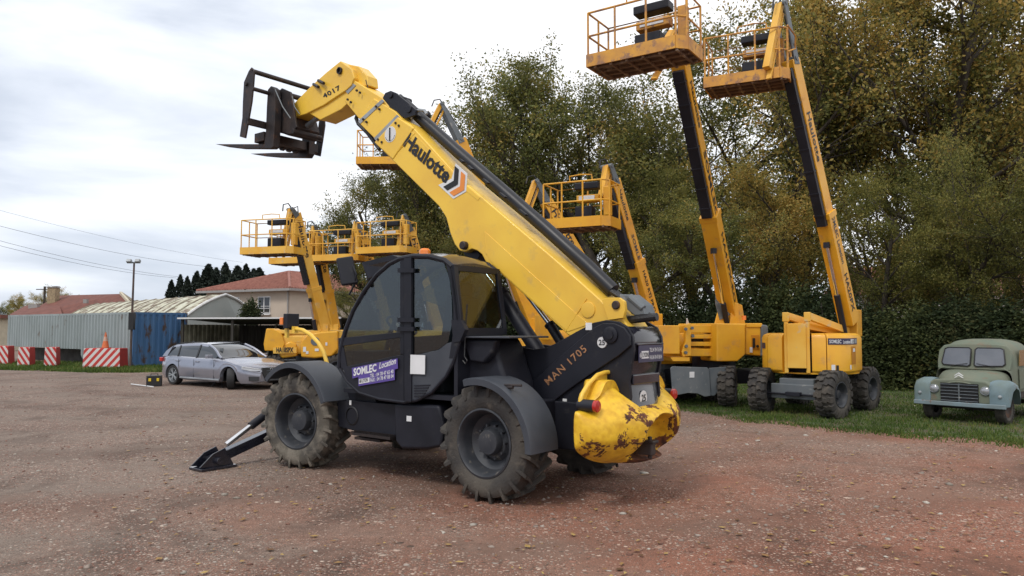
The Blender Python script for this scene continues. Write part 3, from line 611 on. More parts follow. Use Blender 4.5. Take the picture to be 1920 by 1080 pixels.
# tube and hoses on top of the boom
m = MB(); tp = [(760, 196), (800, 232), (862, 288), (940, 355), (1020, 425), (1100, 497), (1150, 545)]
m.tube([T.M(x_, y_, -0.02) for x_, y_ in tp], 0.078, 16); m.build('top_tube', mat('tube_black', (0.012, 0.013, 0.018), 0.42, spec=0.4), tele)
m = MB(); tp2 = [(750, 180), (800, 224), (862, 280), (940, 347), (1020, 416), (1100, 488), (1160, 552), (1200, 585)]
m.tube([T.M(x_, y_, -0.14) for x_, y_ in tp2], 0.03, 8); m.tube([T.M(x_, y_ + 2, 0.02) for x_, y_ in ((1140, 540), (1165, 556), (1195, 578), (1228, 596))], 0.035, 8)
m.tube(PM([(1148, 612), (1160, 604), (1180, 600), (1205, 597), (1232, 594)], 0.1), 0.042, 10); m.tube(PM([(680, 228), (672, 232), (668, 222), (672, 212)], 0.0), 0.03, 8); m.tube(PM([(672, 232), (690, 250), (712, 280)], 0.05), 0.03, 8); m.build('hose', HS, tele)
m = MB()
for y_ in (0.15, 0.03, -0.10):
    pr(m, [(716, 186), (722, 174), (732, 170), (742, 174), (764, 192), (780, 206), (778, 216), (760, 222), (738, 212)], y_, 0.035)
m.cyl(T.M(731, 178, 0.17), T.M(731, 178, 0.17) - Vector((0, 0.38, 0)), 0.04, 14); m.cyl(T.M(765, 204, 0.17), T.M(765, 204, 0.17) - Vector((0, 0.38, 0)), 0.05, 14)
m.build('tube_bracket', BK, tele, bevel=0.006)
m = MB(); m.tube(PM([(770, 222), (775, 212), (786, 206), (796, 207), (800, 214)], 0.10), 0.02, 8); m.build('hose_clamp', LG, tele)
m = MB(); pr(m, [(1160, 552), (1180, 552), (1205, 572), (1210, 590), (1190, 592), (1168, 575)], 0.12, 0.24); m.cyl(T.M(1180, 556, 0.1), T.M(1207, 579, 0.1), 0.04, 10); m.build('valve_block', GM, tele, bevel=0.012)
# lift cylinders
def cyl2(name, a, b, c, r1, r2, Y):
    m = MB(); m.cyl(T.M(*b, Y), T.M(*c, Y), r2, 18); m.cyl(T.M(*b, Y), T.M(*b, Y) + (T.M(*c, Y) - T.M(*b, Y)) * 0.06, r2 * 1.18, 18); o = m.build(name, BK, tele)
    m = MB(); m.cyl(T.M(*a, Y), T.M(*b, Y), r1, 16); m.build('piston_rod', CH, o)
cyl2('lift_cylinder', (872, 462), (937, 548), (1018, 672), 0.045, 0.085, 0.02)
cyl2('levelling_cylinder', (965, 522), (1030, 607), (1068, 668), 0.028, 0.055, -0.08)
m = MB(); pr(m, [(862, 455), (884, 452), (900, 478), (893, 492), (870, 478)], 0.12, 0.2); m.build('cylinder_bracket', BK, tele, bevel=0.01)
# fork carriage
m = MB()
pr(m, [(471, 126), (466, 133), (457, 154), (455, 190), (454, 221), (449, 256), (459, 259), (465, 225), (471, 190), (474, 160), (476, 132)], 0.72, 0.03)
pL = T.M(472, 133, 0.72); dxy = lambda v, y_: Vector((v.x, y_, v.z))
pr(m, [(607, 215), (600, 213), (596, 240), (594, 262), (588, 290), (599, 293), (604, 262), (608, 235)], -0.62, 0.03)
m.cyl(pL, dxy(pL, -0.62), 0.035, 12); 
p2 = T.M(473, 166, 0.72); m.cyl(p2, dxy(p2, 0.35), 0.03, 10)
p3 = T.M(463, 227, 0.72); m.beam(p3, dxy(p3, -0.62), 0.05, 0.10, (1, 0, 0))
c = T.M(463, 158, 0.72); m.cyl(c, c + Vector((0, 0.03, 0)), 0.03, 12)
m.build('fork_carriage', ST_, tele, bevel=0.006)
m = MB(); Xc = T.M(505, 200, 0.42).x
for y_ in (0.30, 0.20, 0.05, -0.10, -0.25):
    pr(m, [(518, 176), (528, 165), (544, 172), (549, 190), (552, 215), (556, 238), (544, 252), (520, 246)], y_, 0.035)
pr(m, [(519, 200), (540, 205), (548, 236), (540, 254), (519, 246)], 0.28, 0.5)
for q_ in ((520, 172), (548, 246)): c = T.M(*q_, 0.34); m.cyl(c, c - Vector((0, 0.52, 0)), 0.04, 12)
m.box((T.M(530, 240, 0.0).x - 0.05, -0.05, T.M(530, 256, 0.3).z + 0.02), (0.24, 1.0, 0.14))
for k in range(7): m.cyl((T.M(530, 240, 0.0).x, 0.38 - k * 0.12, T.M(530, 256, 0.3).z - 0.02), (T.M(530, 240, 0.0).x, 0.33 - k * 0.12, T.M(530, 256, 0.3).z - 0.02), 0.075, 12)
m.build('carriage_block', ST_, tele, bevel=0.008)
m = MB(); m.tube(PM([(516, 168), (530, 200), (545, 222)], 0.48), 0.008, 6); m.tube(PM([(548, 180), (552, 200), (562, 214)], 0.3), 0.008, 6); m.cyl(T.M(616, 205, 0.05), T.M(575, 236, 0.05), 0.035, 12); m.build('tilt_cylinder', GM, tele)
m = MB(); pr(m, [(403, 270), (440, 270), (495, 270), (498, 250), (500, 200), (502, 168), (508, 161), (514, 166), (516, 200), (514, 250), (512, 275), (508, 278), (450, 277.6), (420, 274)], 0.44, 0.11); m.build('fork', ST_, tele, bevel=0.006)
m = MB(); pr(m, [(469, 288), (510, 286.5), (562, 286), (566, 266), (570, 200), (582, 200), (580, 269), (579, 288), (575, 295), (518, 294), (490, 291.5)], -0.34, 0.11); m.build('fork', ST_, tele, bevel=0.006)
# front stabiliser
XJ = 2.33; q = lambda x_, y_, dx_=0: T.MX(x_, y_, XJ) + Vector((dx_, 0, 0))
m = MB(); m.beam(q(398, 863), q(560, 788), 0.13, 0.12, (1, 0, 0)); m.build('stabiliser_arm', BG, tele, bevel=0.008)
m = MB(); m.cyl(q(424, 834), q(474, 796), 0.034, 14); m.build('stabiliser_rod', CH, tele)
m = MB(); m.cyl(q(470, 799), q(540, 746), 0.055, 14); m.build('stabiliser_barrel', BK, tele)
m = MB()
for dx_ in (0.10, -0.10):
    m.prism([q(366, 876, dx_), q(391, 850, dx_), q(414, 838, dx_), q(430, 868, dx_), q(432, 876, dx_)], (0.02, 0, 0))
m.box((XJ, (q(366, 878).y + q(432, 878).y) / 2, 0.02), (0.30, abs(q(366, 878).y - q(432, 878).y), 0.03)); m.cyl(q(400, 862, 0.16), q(400, 862, -0.16), 0.045, 14)
m.build('stabiliser_foot', BG, tele, bevel=0.006)
# ================================================================ GROUND
import numpy as np
nrs = np.random.RandomState(11)
m_, nt, p = new_mat('gravel_yard'); N, L = nt.nodes.new, nt.links.new
tcn = N('ShaderNodeTexCoord')
def noise(scale, det=5, rough=0.55, src=None, dist=0.0):
    n = N('ShaderNodeTexNoise'); n.inputs['Scale'].default_value = scale; n.inputs['Detail'].default_value = det; n.inputs['Roughness'].default_value = rough; n.inputs['Distortion'].default_value = dist
    L(src or tcn.outputs['Object'], n.inputs['Vector']); return n.outputs['Fac']
def ramp(fac, stops):
    r = N('ShaderNodeValToRGB'); el = r.color_ramp.elements
    el[0].position, el[0].color = stops[0][0], (*stops[0][1], 1); el[1].position, el[1].color = stops[-1][0], (*stops[-1][1], 1)
    for q_, c_ in stops[1:-1]:
        x_ = el.new(q_); x_.color = (*c_, 1)
    L(fac, r.inputs[0]); return r.outputs[0]
def mixc(f, a, b, bt='MIX'):
    n = N('ShaderNodeMix'); n.data_type = 'RGBA'; n.blend_type = bt
    if isinstance(f, (int, float)): n.inputs[0].default_value = f
    else: L(f, n.inputs[0])
    for i, v in ((6, a), (7, b)):
        if isinstance(v, tuple): n.inputs[i].default_value = (*v, 1)
        else: L(v, n.inputs[i])
    return n.outputs[2]
def rng(f, a, b, c=0.0, d=1.0):
    n = N('ShaderNodeMapRange'); n.inputs[1].default_value = a; n.inputs[2].default_value = b; n.inputs[3].default_value = c; n.inputs[4].default_value = d; L(f, n.inputs[0]); return n.outputs[0]
sx = N('ShaderNodeSeparateXYZ'); L(tcn.outputs['Object'], sx.inputs[0])
big = noise(0.16, 4, 0.6, dist=0.6); med = noise(0.9, 6, 0.65); fin = noise(9, 6, 0.7); gr = noise(70, 3, 0.7)
# crushed brick lies thickest towards the front and right of the yard, river gravel to the left and back
mxy = N('ShaderNodeMath'); mxy.operation = 'MULTIPLY_ADD'; L(sx.outputs['X'], mxy.inputs[0]); mxy.inputs[1].default_value = 0.030; L(big, mxy.inputs[2])
my = N('ShaderNodeMath'); my.operation = 'MULTIPLY_ADD'; L(sx.outputs['Y'], my.inputs[0]); my.inputs[1].default_value = -0.022; L(mxy.outputs[0], my.inputs[2])
mm = N('ShaderNodeMath'); mm.operation = 'MULTIPLY_ADD'; L(med, mm.inputs[0]); mm.inputs[1].default_value = 0.35; L(my.outputs[0], mm.inputs[2])
redm = rng(mm.outputs[0], 0.34, 0.62)
dirt = mixc(redm, ramp(fin, [(0.3, (0.140, 0.112, 0.094)), (0.7, (0.265, 0.225, 0.195))]), ramp(fin, [(0.3, (0.165, 0.082, 0.058)), (0.7, (0.30, 0.150, 0.108))]))
dirt = mixc(rng(gr, 0.38, 0.66, 0, 0.85), dirt, (0.050, 0.034, 0.028))
dirt = mixc(rng(noise(120, 2, 0.6), 0.56, 0.72, 0, 0.7), dirt, (0.34, 0.27, 0.225))
# faint bands where vehicles keep driving
wv = N('ShaderNodeTexWave'); wv.wave_type = 'RINGS'; wv.rings_direction = 'Z'; wv.inputs['Scale'].default_value = 0.11; wv.inputs['Distortion'].default_value = 3.0; wv.inputs['Detail'].default_value = 3; wv.inputs['Detail Scale'].default_value = 0.6
mpg = N('ShaderNodeMapping'); mpg.inputs['Location'].default_value = (7.0, -26.0, 0); L(tcn.outputs['Object'], mpg.inputs['Vector']); L(mpg.outputs[0], wv.inputs['Vector'])
trk = rng(wv.outputs['Fac'], 0.62, 0.95, 0, 0.5); dirt = mixc(trk, dirt, (0.105, 0.075, 0.062))
# damp, trodden patches
dirt = mixc(rng(noise(0.55, 6, 0.7, dist=0.8), 0.50, 0.66, 0, 0.75), dirt, (0.062, 0.041, 0.033))
dirt = mixc(rng(noise(0.28, 3, 0.5), 0.54, 0.70, 0, 0.60), dirt, (0.21, 0.17, 0.145))
hts = []
def stones(dirt, scale, dens, stops, dm=None):
    v = N('ShaderNodeTexVoronoi'); v.inputs['Scale'].default_value = scale; L(tcn.outputs['Object'], v.inputs['Vector'])
    s3 = N('ShaderNodeSeparateColor'); L(v.outputs['Color'], s3.inputs[0])
    sel = N('ShaderNodeMath'); sel.operation = 'LESS_THAN'; L(s3.outputs[0], sel.inputs[0])
    if dm is None: sel.inputs[1].default_value = dens
    else:
        q_ = N('ShaderNodeMath'); q_.operation = 'MULTIPLY'; L(dm, q_.inputs[0]); q_.inputs[1].default_value = dens; L(q_.outputs[0], sel.inputs[1])
    edge = rng(v.outputs['Distance'], 0.30, 0.42, 1, 0)
    k = N('ShaderNodeMath'); k.operation = 'MULTIPLY'; L(sel.outputs[0], k.inputs[0]); L(edge, k.inputs[1])
    h = N('ShaderNodeMath'); h.operation = 'MULTIPLY'; L(k.outputs[0], h.inputs[0]); L(rng(v.outputs['Distance'], 0, 0.45, 1, 0), h.inputs[1]); hts.append((h.outputs[0], scale))
    return mixc(k.outputs[0], dirt, ramp(s3.outputs[1], stops))
grey = [(0.0, (0.09, 0.068, 0.056)), (0.35, (0.23, 0.19, 0.165)), (0.6, (0.37, 0.32, 0.285)), (0.8, (0.22, 0.115, 0.088)), (1.0, (0.50, 0.45, 0.40))]
brick = [(0.0, (0.09, 0.045, 0.035)), (0.4, (0.24, 0.105, 0.075)), (0.75, (0.32, 0.17, 0.125)), (1.0, (0.46, 0.38, 0.33))]
dens = rng(noise(0.7, 5, 0.6), 0.40, 0.60, 0.08, 1.35)
dirt = stones(dirt, 62, 0.70, brick, dens)
dirt = stones(dirt, 34, 0.66, grey, dens)
dirt = stones(dirt, 21, 0.30, grey, dens)
dirt = stones(dirt, 11, 0.05, grey, dens)
dirt = mixc(1.0, dirt, mixc(redm, (1.18, 1.13, 1.08), (1.30, 1.10, 0.98)), 'MULTIPLY')
L(dirt, p.inputs['Base Color']); p.inputs['Roughness'].default_value = 0.9; p.inputs['Specular IOR Level'].default_value = 0.25
hsum = None
for h, s_ in hts:
    q_ = N('ShaderNodeMath'); q_.operation = 'MULTIPLY_ADD'; L(h, q_.inputs[0]); q_.inputs[1].default_value = 0.5 / s_
    if hsum is None: q_.inputs[2].default_value = 0
    else: L(hsum, q_.inputs[2])
    hsum = q_.outputs[0]
q_ = N('ShaderNodeMath'); q_.operation = 'MULTIPLY_ADD'; L(med, q_.inputs[0]); q_.inputs[1].default_value = 0.06; L(hsum, q_.inputs[2])
q2 = N('ShaderNodeMath'); q2.operation = 'MULTIPLY_ADD'; L(fin, q2.inputs[0]); q2.inputs[1].default_value = 0.02; L(q_.outputs[0], q2.inputs[2])
bn = N('ShaderNodeBump'); bn.inputs['Strength'].default_value = 0.9; bn.inputs['Distance'].default_value = 1.0; L(q2.outputs[0], bn.inputs['Height']); L(bn.outputs[0], p.inputs['Normal'])
GRV = m_
m = MB(); m.quad((-500, -60, 0), (500, -60, 0), (500, 900, 0), (-500, 900, 0)); tag(m.build('ground', GRV, smooth=0, recalc=False), kind='structure')

def island_mat(name, stops, rough=0.8, trans=0.0, nscale=None, spec=0.3):
    """colour drawn per loose piece (leaf, blade, stone) and drifting slowly through the object"""
    m, nt, p = new_mat(name); N, L = nt.nodes.new, nt.links.new
    ge = N('ShaderNodeNewGeometry'); r = N('ShaderNodeValToRGB'); el = r.color_ramp.elements
    el[0].position, el[0].color = stops[0][0], (*stops[0][1], 1); el[1].position, el[1].color = stops[-1][0], (*stops[-1][1], 1)
    for q_, c_ in stops[1:-1]:
        x_ = el.new(q_); x_.color = (*c_, 1)
    fac = ge.outputs['Random Per Island']
    if nscale:
        tcn = N('ShaderNodeTexCoord'); oi = N('ShaderNodeObjectInfo'); nz = N('ShaderNodeTexNoise'); nz.noise_dimensions = '4D'; nz.inputs['Scale'].default_value = nscale; nz.inputs['Detail'].default_value = 3
        L(tcn.outputs['Object'], nz.inputs['Vector']); ml = N('ShaderNodeMath'); ml.operation = 'MULTIPLY'; ml.inputs[1].default_value = 50; L(oi.outputs['Random'], ml.inputs[0]); L(ml.outputs[0], nz.inputs['W'])
        mr = N('ShaderNodeMapRange'); mr.inputs[1].default_value = 0.3; mr.inputs[2].default_value = 0.7; mr.inputs[3].default_value = -0.32; mr.inputs[4].default_value = 0.32; L(nz.outputs['Fac'], mr.inputs[0])
        ad = N('ShaderNodeMath'); ad.operation = 'MULTIPLY_ADD'; L(fac, ad.inputs[0]); ad.inputs[1].default_value = 0.62; ad.inputs[2].default_value = 0.19
        a2 = N('ShaderNodeMath'); a2.operation = 'ADD'; a2.use_clamp = True; L(ad.outputs[0], a2.inputs[0]); L(mr.outputs[0], a2.inputs[1]); fac = a2.outputs[0]
    L(fac, r.inputs[0]); L(r.outputs[0], p.inputs['Base Color']); p.inputs['Roughness'].default_value = rough; p.inputs['Specular IOR Level'].default_value = spec
    if trans:
        tl = N('ShaderNodeBsdfTranslucent'); L(r.outputs[0], tl.inputs[0]); mx = N('ShaderNodeMixShader'); mx.inputs[0].default_value = trans
        L(p.outputs[0], mx.inputs[1]); L(tl.outputs[0], mx.inputs[2]); L(mx.outputs[0], nt.nodes['Material Output'].inputs[0])
    return m
def np_mesh(name, V, Fc, mat_, parent=None, loc=None, smooth=False):
    me = bpy.data.meshes.new(name); nv, nf, k = len(V), len(Fc), Fc.shape[1]
    me.vertices.add(nv); me.vertices.foreach_set('co', V.astype(np.float32).ravel()); me.loops.add(nf * k); me.loops.foreach_set('vertex_index', Fc.astype(np.int32).ravel())
    me.polygons.add(nf); me.polygons.foreach_set('loop_start', np.arange(0, nf * k, k, dtype=np.int32)); me.update(calc_edges=True)
    if smooth: me.polygons.foreach_set('use_smooth', [True] * nf)
    me.materials.append(mat_); ob = bpy.data.objects.new(name, me); link(ob, parent)
    if loc is not None: ob.location = loc
    return ob
# loose stones
bmi = bmesh.new(); bmesh.ops.create_icosphere(bmi, subdivisions=1, radius=1.0); iv = np.array([v.co[:] for v in bmi.verts]); fi = np.array([[v.index for v in f.verts] for f in bmi.faces]); bmi.free()
def scatter_stones(name, n, px0, px1, py0, py1, smin, smax, mt):
    dep = nrs.uniform(F * CAMH / (py1 - HZ), F * CAMH / (py0 - HZ), n) ** 1.0
    x = (nrs.uniform(px0, px1, n) - 960) / F * dep
    w = np.sin(x * 1.9 + 1.3 * np.sin(dep * 1.1)) + np.sin(dep * 1.7 + 2 * np.sin(x * 0.8) + 1) + 0.8 * np.sin(x * 4.3 - dep * 2.9)
    kp = w > nrs.uniform(-2.2, 2.0, n); x, dep = x[kp], dep[kp]; n = len(x); s = smin * (smax / smin) ** (nrs.rand(n) ** 2.6)
    V = iv[None] * (1 + 0.28 * nrs.randn(n, len(iv), 1)); V = V * s[:, None, None] * np.stack([nrs.uniform(0.7, 1.4, n), nrs.uniform(0.7, 1.4, n), nrs.uniform(0.3, 0.7, n)], 1)[:, None, :]
    V[:, :, 0] += x[:, None]; V[:, :, 1] += dep[:, None]; V[:, :, 2] += s[:, None] * 0.1
    Fc = fi[None] + (np.arange(n) * len(iv))[:, None, None]
    o = np_mesh(name, V.reshape(-1, 3), Fc.reshape(-1, 3), mt, smooth=True); return o
SM = island_mat('loose_stones', [(0.0, (0.11, 0.055, 0.042)), (0.3, (0.22, 0.115, 0.085)), (0.6, (0.23, 0.18, 0.15)), (0.92, (0.31, 0.26, 0.225)), (1.0, (0.46, 0.41, 0.36))], 0.85)
tag(scatter_stones('gravel', 44000, -100, 2020, 690, 1120, 0.005, 0.022, SM), 'small loose stones and brick chips scattered over the yard', 'gravel', kind='stuff')
tag(scatter_stones('pebbles', 380, -100, 2020, 740, 1100, 0.018, 0.045, island_mat('pale_pebbles', [(0, (0.20, 0.17, 0.14)), (0.5, (0.34, 0.31, 0.27)), (1, (0.50, 0.46, 0.40))])), 'larger pale pebbles lying on the red gravel', 'pebbles', kind='stuff')

# ---- grass
GB = mat('turf', (0.045, 0.070, 0.018), 0.95, 0, (0.085, 0.068, 0.040), 1.5, lo=0.42, hi=0.62, bump=0.5, bscale=25)
GBL = island_mat('grass_blades', [(0, (0.035, 0.060, 0.014)), (0.45, (0.065, 0.115, 0.020)), (0.8, (0.13, 0.17, 0.035)), (1, (0.22, 0.18, 0.075))], 0.7, 0.3, 0.5)
def grass(name, front, back, n, hmin, hmax, label, wd=0.012):
    """front/back: polylines of ground points from left to right"""
    m = MB(); k = len(front); m.loft([[Vector((p.x, p.y, 0.006)) for p in front], [Vector((p.x, p.y, 0.006)) for p in back]], False, False)
    tag(m.build(name + '_turf', GB, smooth=0, recalc=False), kind='structure')
    fr = np.array([p[:] for p in front]); bk = np.array([p[:] for p in back]); t = nrs.rand(n) * (k - 1.001); i = t.astype(int); f = (t - i)[:, None]; w = (nrs.rand(n) ** 1.5)[:, None] * 1.06 - 0.06 * nrs.rand(n)[:, None]
    a = fr[i] * (1 - f) + fr[i + 1] * f; b = bk[i] * (1 - f) + bk[i + 1] * f; P = a * (1 - w) + b * w
    # tufts
    cl = np.sin(P[:, 0] * 3.1 + np.sin(P[:, 1] * 2.3) * 2) * np.cos(P[:, 1] * 3.7 + P[:, 0]); keep = cl > nrs.uniform(-1.2, 1.0, n); P = P[keep]; n = len(P)
    h = nrs.uniform(hmin, hmax, n); ang = nrs.uniform(0, 2 * math.pi, n); V = np.zeros((n, 3, 3)); c, s = np.cos(ang) * wd, np.sin(ang) * wd
    V[:, 0] = P; V[:, 0, 0] -= c; V[:, 0, 1] -= s; V[:, 1] = P; V[:, 1, 0] += c; V[:, 1, 1] += s; V[:, 2] = P; V[:, 2, 0] += nrs.randn(n) * h * 0.4; V[:, 2, 1] += nrs.randn(n) * h * 0.4; V[:, 2, 2] = h
    tag(np_mesh(name, V.reshape(-1, 3), np.arange(n * 3).reshape(-1, 3), GBL), label, 'grass', kind='stuff')
fr_px = [(1080, 745), (1180, 752), (1265, 764), (1330, 772), (1400, 786), (1470, 789), (1540, 800), (1650, 807), (1740, 817), (1830, 822), (1920, 830), (2100, 842), (2400, 850)]
fr_ = [on_z(x, y) for x, y in fr_px]; bk_ = [Vector((p.x + 3.0 + 0.35 * i, 25.5 - 0.25 * i, 0)) for i, p in enumerate(fr_)]
grass('grass', fr_, bk_, 80000, 0.025, 0.09, 'mown green grass under the parked lifts and old truck', 0.010)
fr2 = [on_z(x, y) for x, y in ((-200, 694), (0, 693), (90, 695), (170, 698), (240, 698), (330, 697), (500, 695), (640, 692))]
bk2 = [Vector((p.x * 1.1, p.y + 7, 0)) for p in fr2]
grass('verge_grass', fr2, bk2, 30000, 0.05, 0.16, 'thin green verge in front of the containers', 0.025)

# ================================================================ TREES
BARK = mat('bark', (0.035, 0.028, 0.022), 0.95, 0, (0.075, 0.062, 0.048), 6, bump=0.6, bscale=18, stretch=(1, 1, 0.3))
LG1 = island_mat('leaves_green', [(0, (0.055, 0.068, 0.022)), (0.45, (0.135, 0.145, 0.042)), (0.78, (0.23, 0.21, 0.055)), (1, (0.34, 0.22, 0.065))], 0.6, 0.45, 0.35, 0.3)
LG2 = island_mat('leaves_turning', [(0, (0.064, 0.081, 0.027)), (0.4, (0.166, 0.189, 0.053)), (0.7, (0.307, 0.273, 0.069)), (1, (0.461, 0.286, 0.075))], 0.6, 0.45, 0.35, 0.4)
LG3 = island_mat('leaves_rust', [(0, (0.077, 0.085, 0.027)), (0.35, (0.218, 0.208, 0.056)), (0.65, (0.384, 0.286, 0.069)), (1, (0.538, 0.325, 0.081))], 0.6, 0.45, 0.35, 0.4)
LGW = island_mat('leaves_olive', [(0, (0.055, 0.066, 0.018)), (0.5, (0.16, 0.165, 0.04)), (1, (0.34, 0.29, 0.075))], 0.6, 0.45, 0.5, 0.3)
LHG = island_mat('leaves_hedge', [(0, (0.012, 0.020, 0.010)), (0.45, (0.030, 0.046, 0.019)), (0.8, (0.058, 0.074, 0.030)), (1, (0.11, 0.11, 0.045))], 0.75, 0.35, 0.6, 0.2)
LHL = island_mat('leaves_hedge_light', [(0, (0.025, 0.035, 0.014)), (0.5, (0.060, 0.078, 0.027)), (0.85, (0.11, 0.12, 0.04)), (1, (0.17, 0.14, 0.05))], 0.75, 0.35, 0.6, 0.2)
LCY = island_mat('leaves_cypress', [(0, (0.008, 0.014, 0.010)), (0.6, (0.018, 0.028, 0.020)), (1, (0.035, 0.045, 0.028))], 0.8, 0.05, 0.5)
def leaf_mesh(P, size, aspect=0.55, up=0.0):
    n = len(P); d = nrs.randn(n, 3); d[:, 2] += up; d /= np.linalg.norm(d, axis=1)[:, None]; e = nrs.randn(n, 3); e -= d * (d * e).sum(1)[:, None]; e /= np.linalg.norm(e, axis=1)[:, None]
    s = size * nrs.uniform(0.6, 1.35, n)[:, None]; V = np.zeros((n, 4, 3)); V[:, 0] = P - d * s * 0.5; V[:, 1] = P + e * s * aspect * 0.5; V[:, 2] = P + d * s * 0.5; V[:, 3] = P - e * s * aspect * 0.5
    return V.reshape(-1, 3), np.arange(n * 4).reshape(-1, 4)
def make_tree(seed, H, crown_r, trunk_r, nleaf, leaf, upright=0.6, low=0.16):
    r = random.Random(seed); mb = MB(); tips = []
    def branch(p, d, ln, rad, lv):
        k = 5 if lv == 0 else 4; pts = [p]; rs = [rad]; dd = d.copy()
        for i in range(k):
            dd = (dd + Vector((r.gauss(0, 0.13), r.gauss(0, 0.13), r.gauss(0, 0.07) + (0.08 * upright if lv else 0)))).normalized()
            pts.append(pts[-1] + dd * ln / k); rs.append(rad * (1 - 0.62 * (i + 1) / k))
        mb.tube(pts, rs, 7 if lv < 2 else 4, False)
        if lv >= 3:
            for q_ in pts[1:]: tips.append((q_, lv))
            return
        if lv >= 1: tips.append((pts[-1], lv))
        nb = (11, 7, 5)[lv]
        for j in range(nb):
            f = (low + (1 - low) * (j + r.random()) / nb) if lv == 0 else 0.25 + 0.75 * (j + r.random()) / nb
            idx = min(k - 1, int(f * k)); q_ = pts[idx].lerp(pts[idx + 1], f * k - idx)
            az = r.uniform(0, 2 * math.pi) if lv else j * 2.4 + r.uniform(-0.4, 0.4)
            side_ = Vector((math.cos(az), math.sin(az), 0)); base = pts[min(k, idx + 1)] - pts[idx]; base.normalize()
            if lv: side_ = (side_ - base * side_.dot(base)).normalized()
            sp = r.uniform(0.75, 1.15) if lv == 0 else r.uniform(0.6, 1.1)
            nd = (base * (0.8 + upright * 0.5) + side_ * sp).normalized()
            if lv == 0: L2 = crown_r * (0.62 + 0.33 * min(1, f / 0.35) - 0.45 * max(0, f - 0.35) / 0.65) * r.uniform(0.85, 1.25) * (1.25 if f > 0.45 else 1)
            else: L2 = ln * r.uniform(0.42, 0.68)
            branch(q_, nd, L2, rad * (0.42 if lv == 0 else 0.5) * (1 - 0.4 * f), lv + 1)
    branch(Vector((0, 0, 0)), Vector((r.gauss(0, 0.03), r.gauss(0, 0.03), 1)), H * 0.80, trunk_r, 0)
    T_ = np.array([t[0][:] for t in tips]); idx = nrs.randint(0, len(T_), nleaf)
    P = T_[idx] + nrs.randn(nleaf, 3) * np.array([0.20, 0.20, 0.15]) * (H / 13); P = P[P[:, 2] > 0.3]
    V, Fc = leaf_mesh(P, leaf); return mb, V, Fc
protos = []
for sd, H_, cr, up_ in ((3, 13, 3.7, 0.7), (8, 13, 3.9, 0.45), (21, 13, 3.3, 1.0), (35, 13, 4.2, 0.55)):
    mb, V, Fc = make_tree(sd, H_, cr, 0.23, 30000, 0.118, up_, 0.05)
    protos.append((mb, V, Fc, [None, None]))
tree_list = [  # px, depth, height, proto, leaves, width, label
    (722, 37, 8.0, 0, LG1, 1.0, 'low green tree behind the lifts, leftmost of the tree line'),
    (905, 39, 12.6, 1, LG1, 1.15, 'far dense green tree left of the tall feathery tree'),
    (1030, 38, 13.4, 0, LG1, 1.15, 'far dense green tree right of the tall feathery tree'),
    (1140, 38, 15.6, 3, LG1, 1.2, 'far green tree between the hanging platform and the tall tilted one'),
    (800, 40, 9.8, 0, LG1, 1.2, 'far low green tree at the left end of the tree line'),
    (758, 36, 9.6, 1, LG1, 1.0, 'rounded green tree left of and behind the telehandler boom'),
    (830, 36, 10.6, 3, LG1, 1.0, 'broad green tree crossing behind the boom near its chevron emblem'),
    (795, 33, 11.6, 2, LG1, 0.9, 'thin green tree rising behind the upper end of the telehandler boom'),
    (880, 35, 11.4, 0, LG1, 1.0, 'dark green tree behind the middle of the telehandler boom'),
    (975, 31, 13.6, 2, LG1, 1.0, 'tall green tree with a feathery top against the open sky'),
    (1085, 34, 14.2, 1, LG1, 1.0, 'green tree with first brown leaves behind the single orange-yellow basket'),
    (1180, 31, 14.6, 0, LG2, 1.1, 'green and brown tree left of the tall lift with the tilted basket'),
    (1290, 34, 16.4, 3, LG2, 1.1, 'turning tree between the two tallest lifts'),
    (1400, 30, 15.6, 1, LG3, 1.0, 'rust-leaved tree just left of the rightmost lift boom'),
    (1500, 34, 17.5, 2, LG2, 1.1, 'tall brown-green tree behind the rightmost lift'),
    (1605, 29, 16.8, 3, LG3, 1.0, 'rust-brown tree just right of the rightmost lift boom'),
    (1700, 31, 18.0, 1, LG3, 1.0, 'tall bronze tree with bare dark limbs above the hedge'),
    (1800, 27, 16.5, 0, LG2, 1.0, 'olive and bronze tree above and left of the old truck'),
    (1905, 30, 17.5, 2, LG3, 1.1, 'bronze tree directly above the old truck'),
    (2040, 28, 17.0, 3, LG2, 1.0, 'turning tree at the right edge of the photo'),
    (1760, 24, 8.0, 3, LGW, 0.8, 'small pale olive tree leaning out of the dark hedge'),
    (1230, 29, 8.5, 1, LGW, 0.85, 'small yellow-green tree behind the left tall lift'),
    (845, 34, 6.6, 3, LG1, 1.2, 'low green tree behind the cab roof of the telehandler'),
    (930, 32, 6.2, 1, LG1, 1.2, 'low green tree seen under the middle of the telehandler boom'),
    (1010, 31, 6.8, 0, LG1, 1.2, 'low dark tree just above the boom foot of the telehandler'),
    (1130, 29, 7.0, 3, LGW, 1.1, 'low olive tree behind the boom of the clean orange-yellow lift'),
    (1370, 27, 6.6, 0, LG2, 1.2, 'low turning tree between the turrets of the two tall lifts'),
    (1455, 27, 7.4, 2, LG3, 1.2, 'low rust tree directly above the round turret of the rightmost lift'),
    (1545, 26, 6.4, 3, LG2, 1.2, 'low brown-green tree behind the boom foot of the rightmost lift'),
    (1640, 25, 6.8, 1, LGW, 1.0, 'low olive tree over the hedge right of the rightmost lift'),
    (1840, 24, 6.6, 2, LGW, 1.2, 'low pale tree over the hedge behind the old truck cab'),
    (1925, 23, 6.2, 0, LG1, 1.2, 'low green tree at the right edge above the old truck'),
]
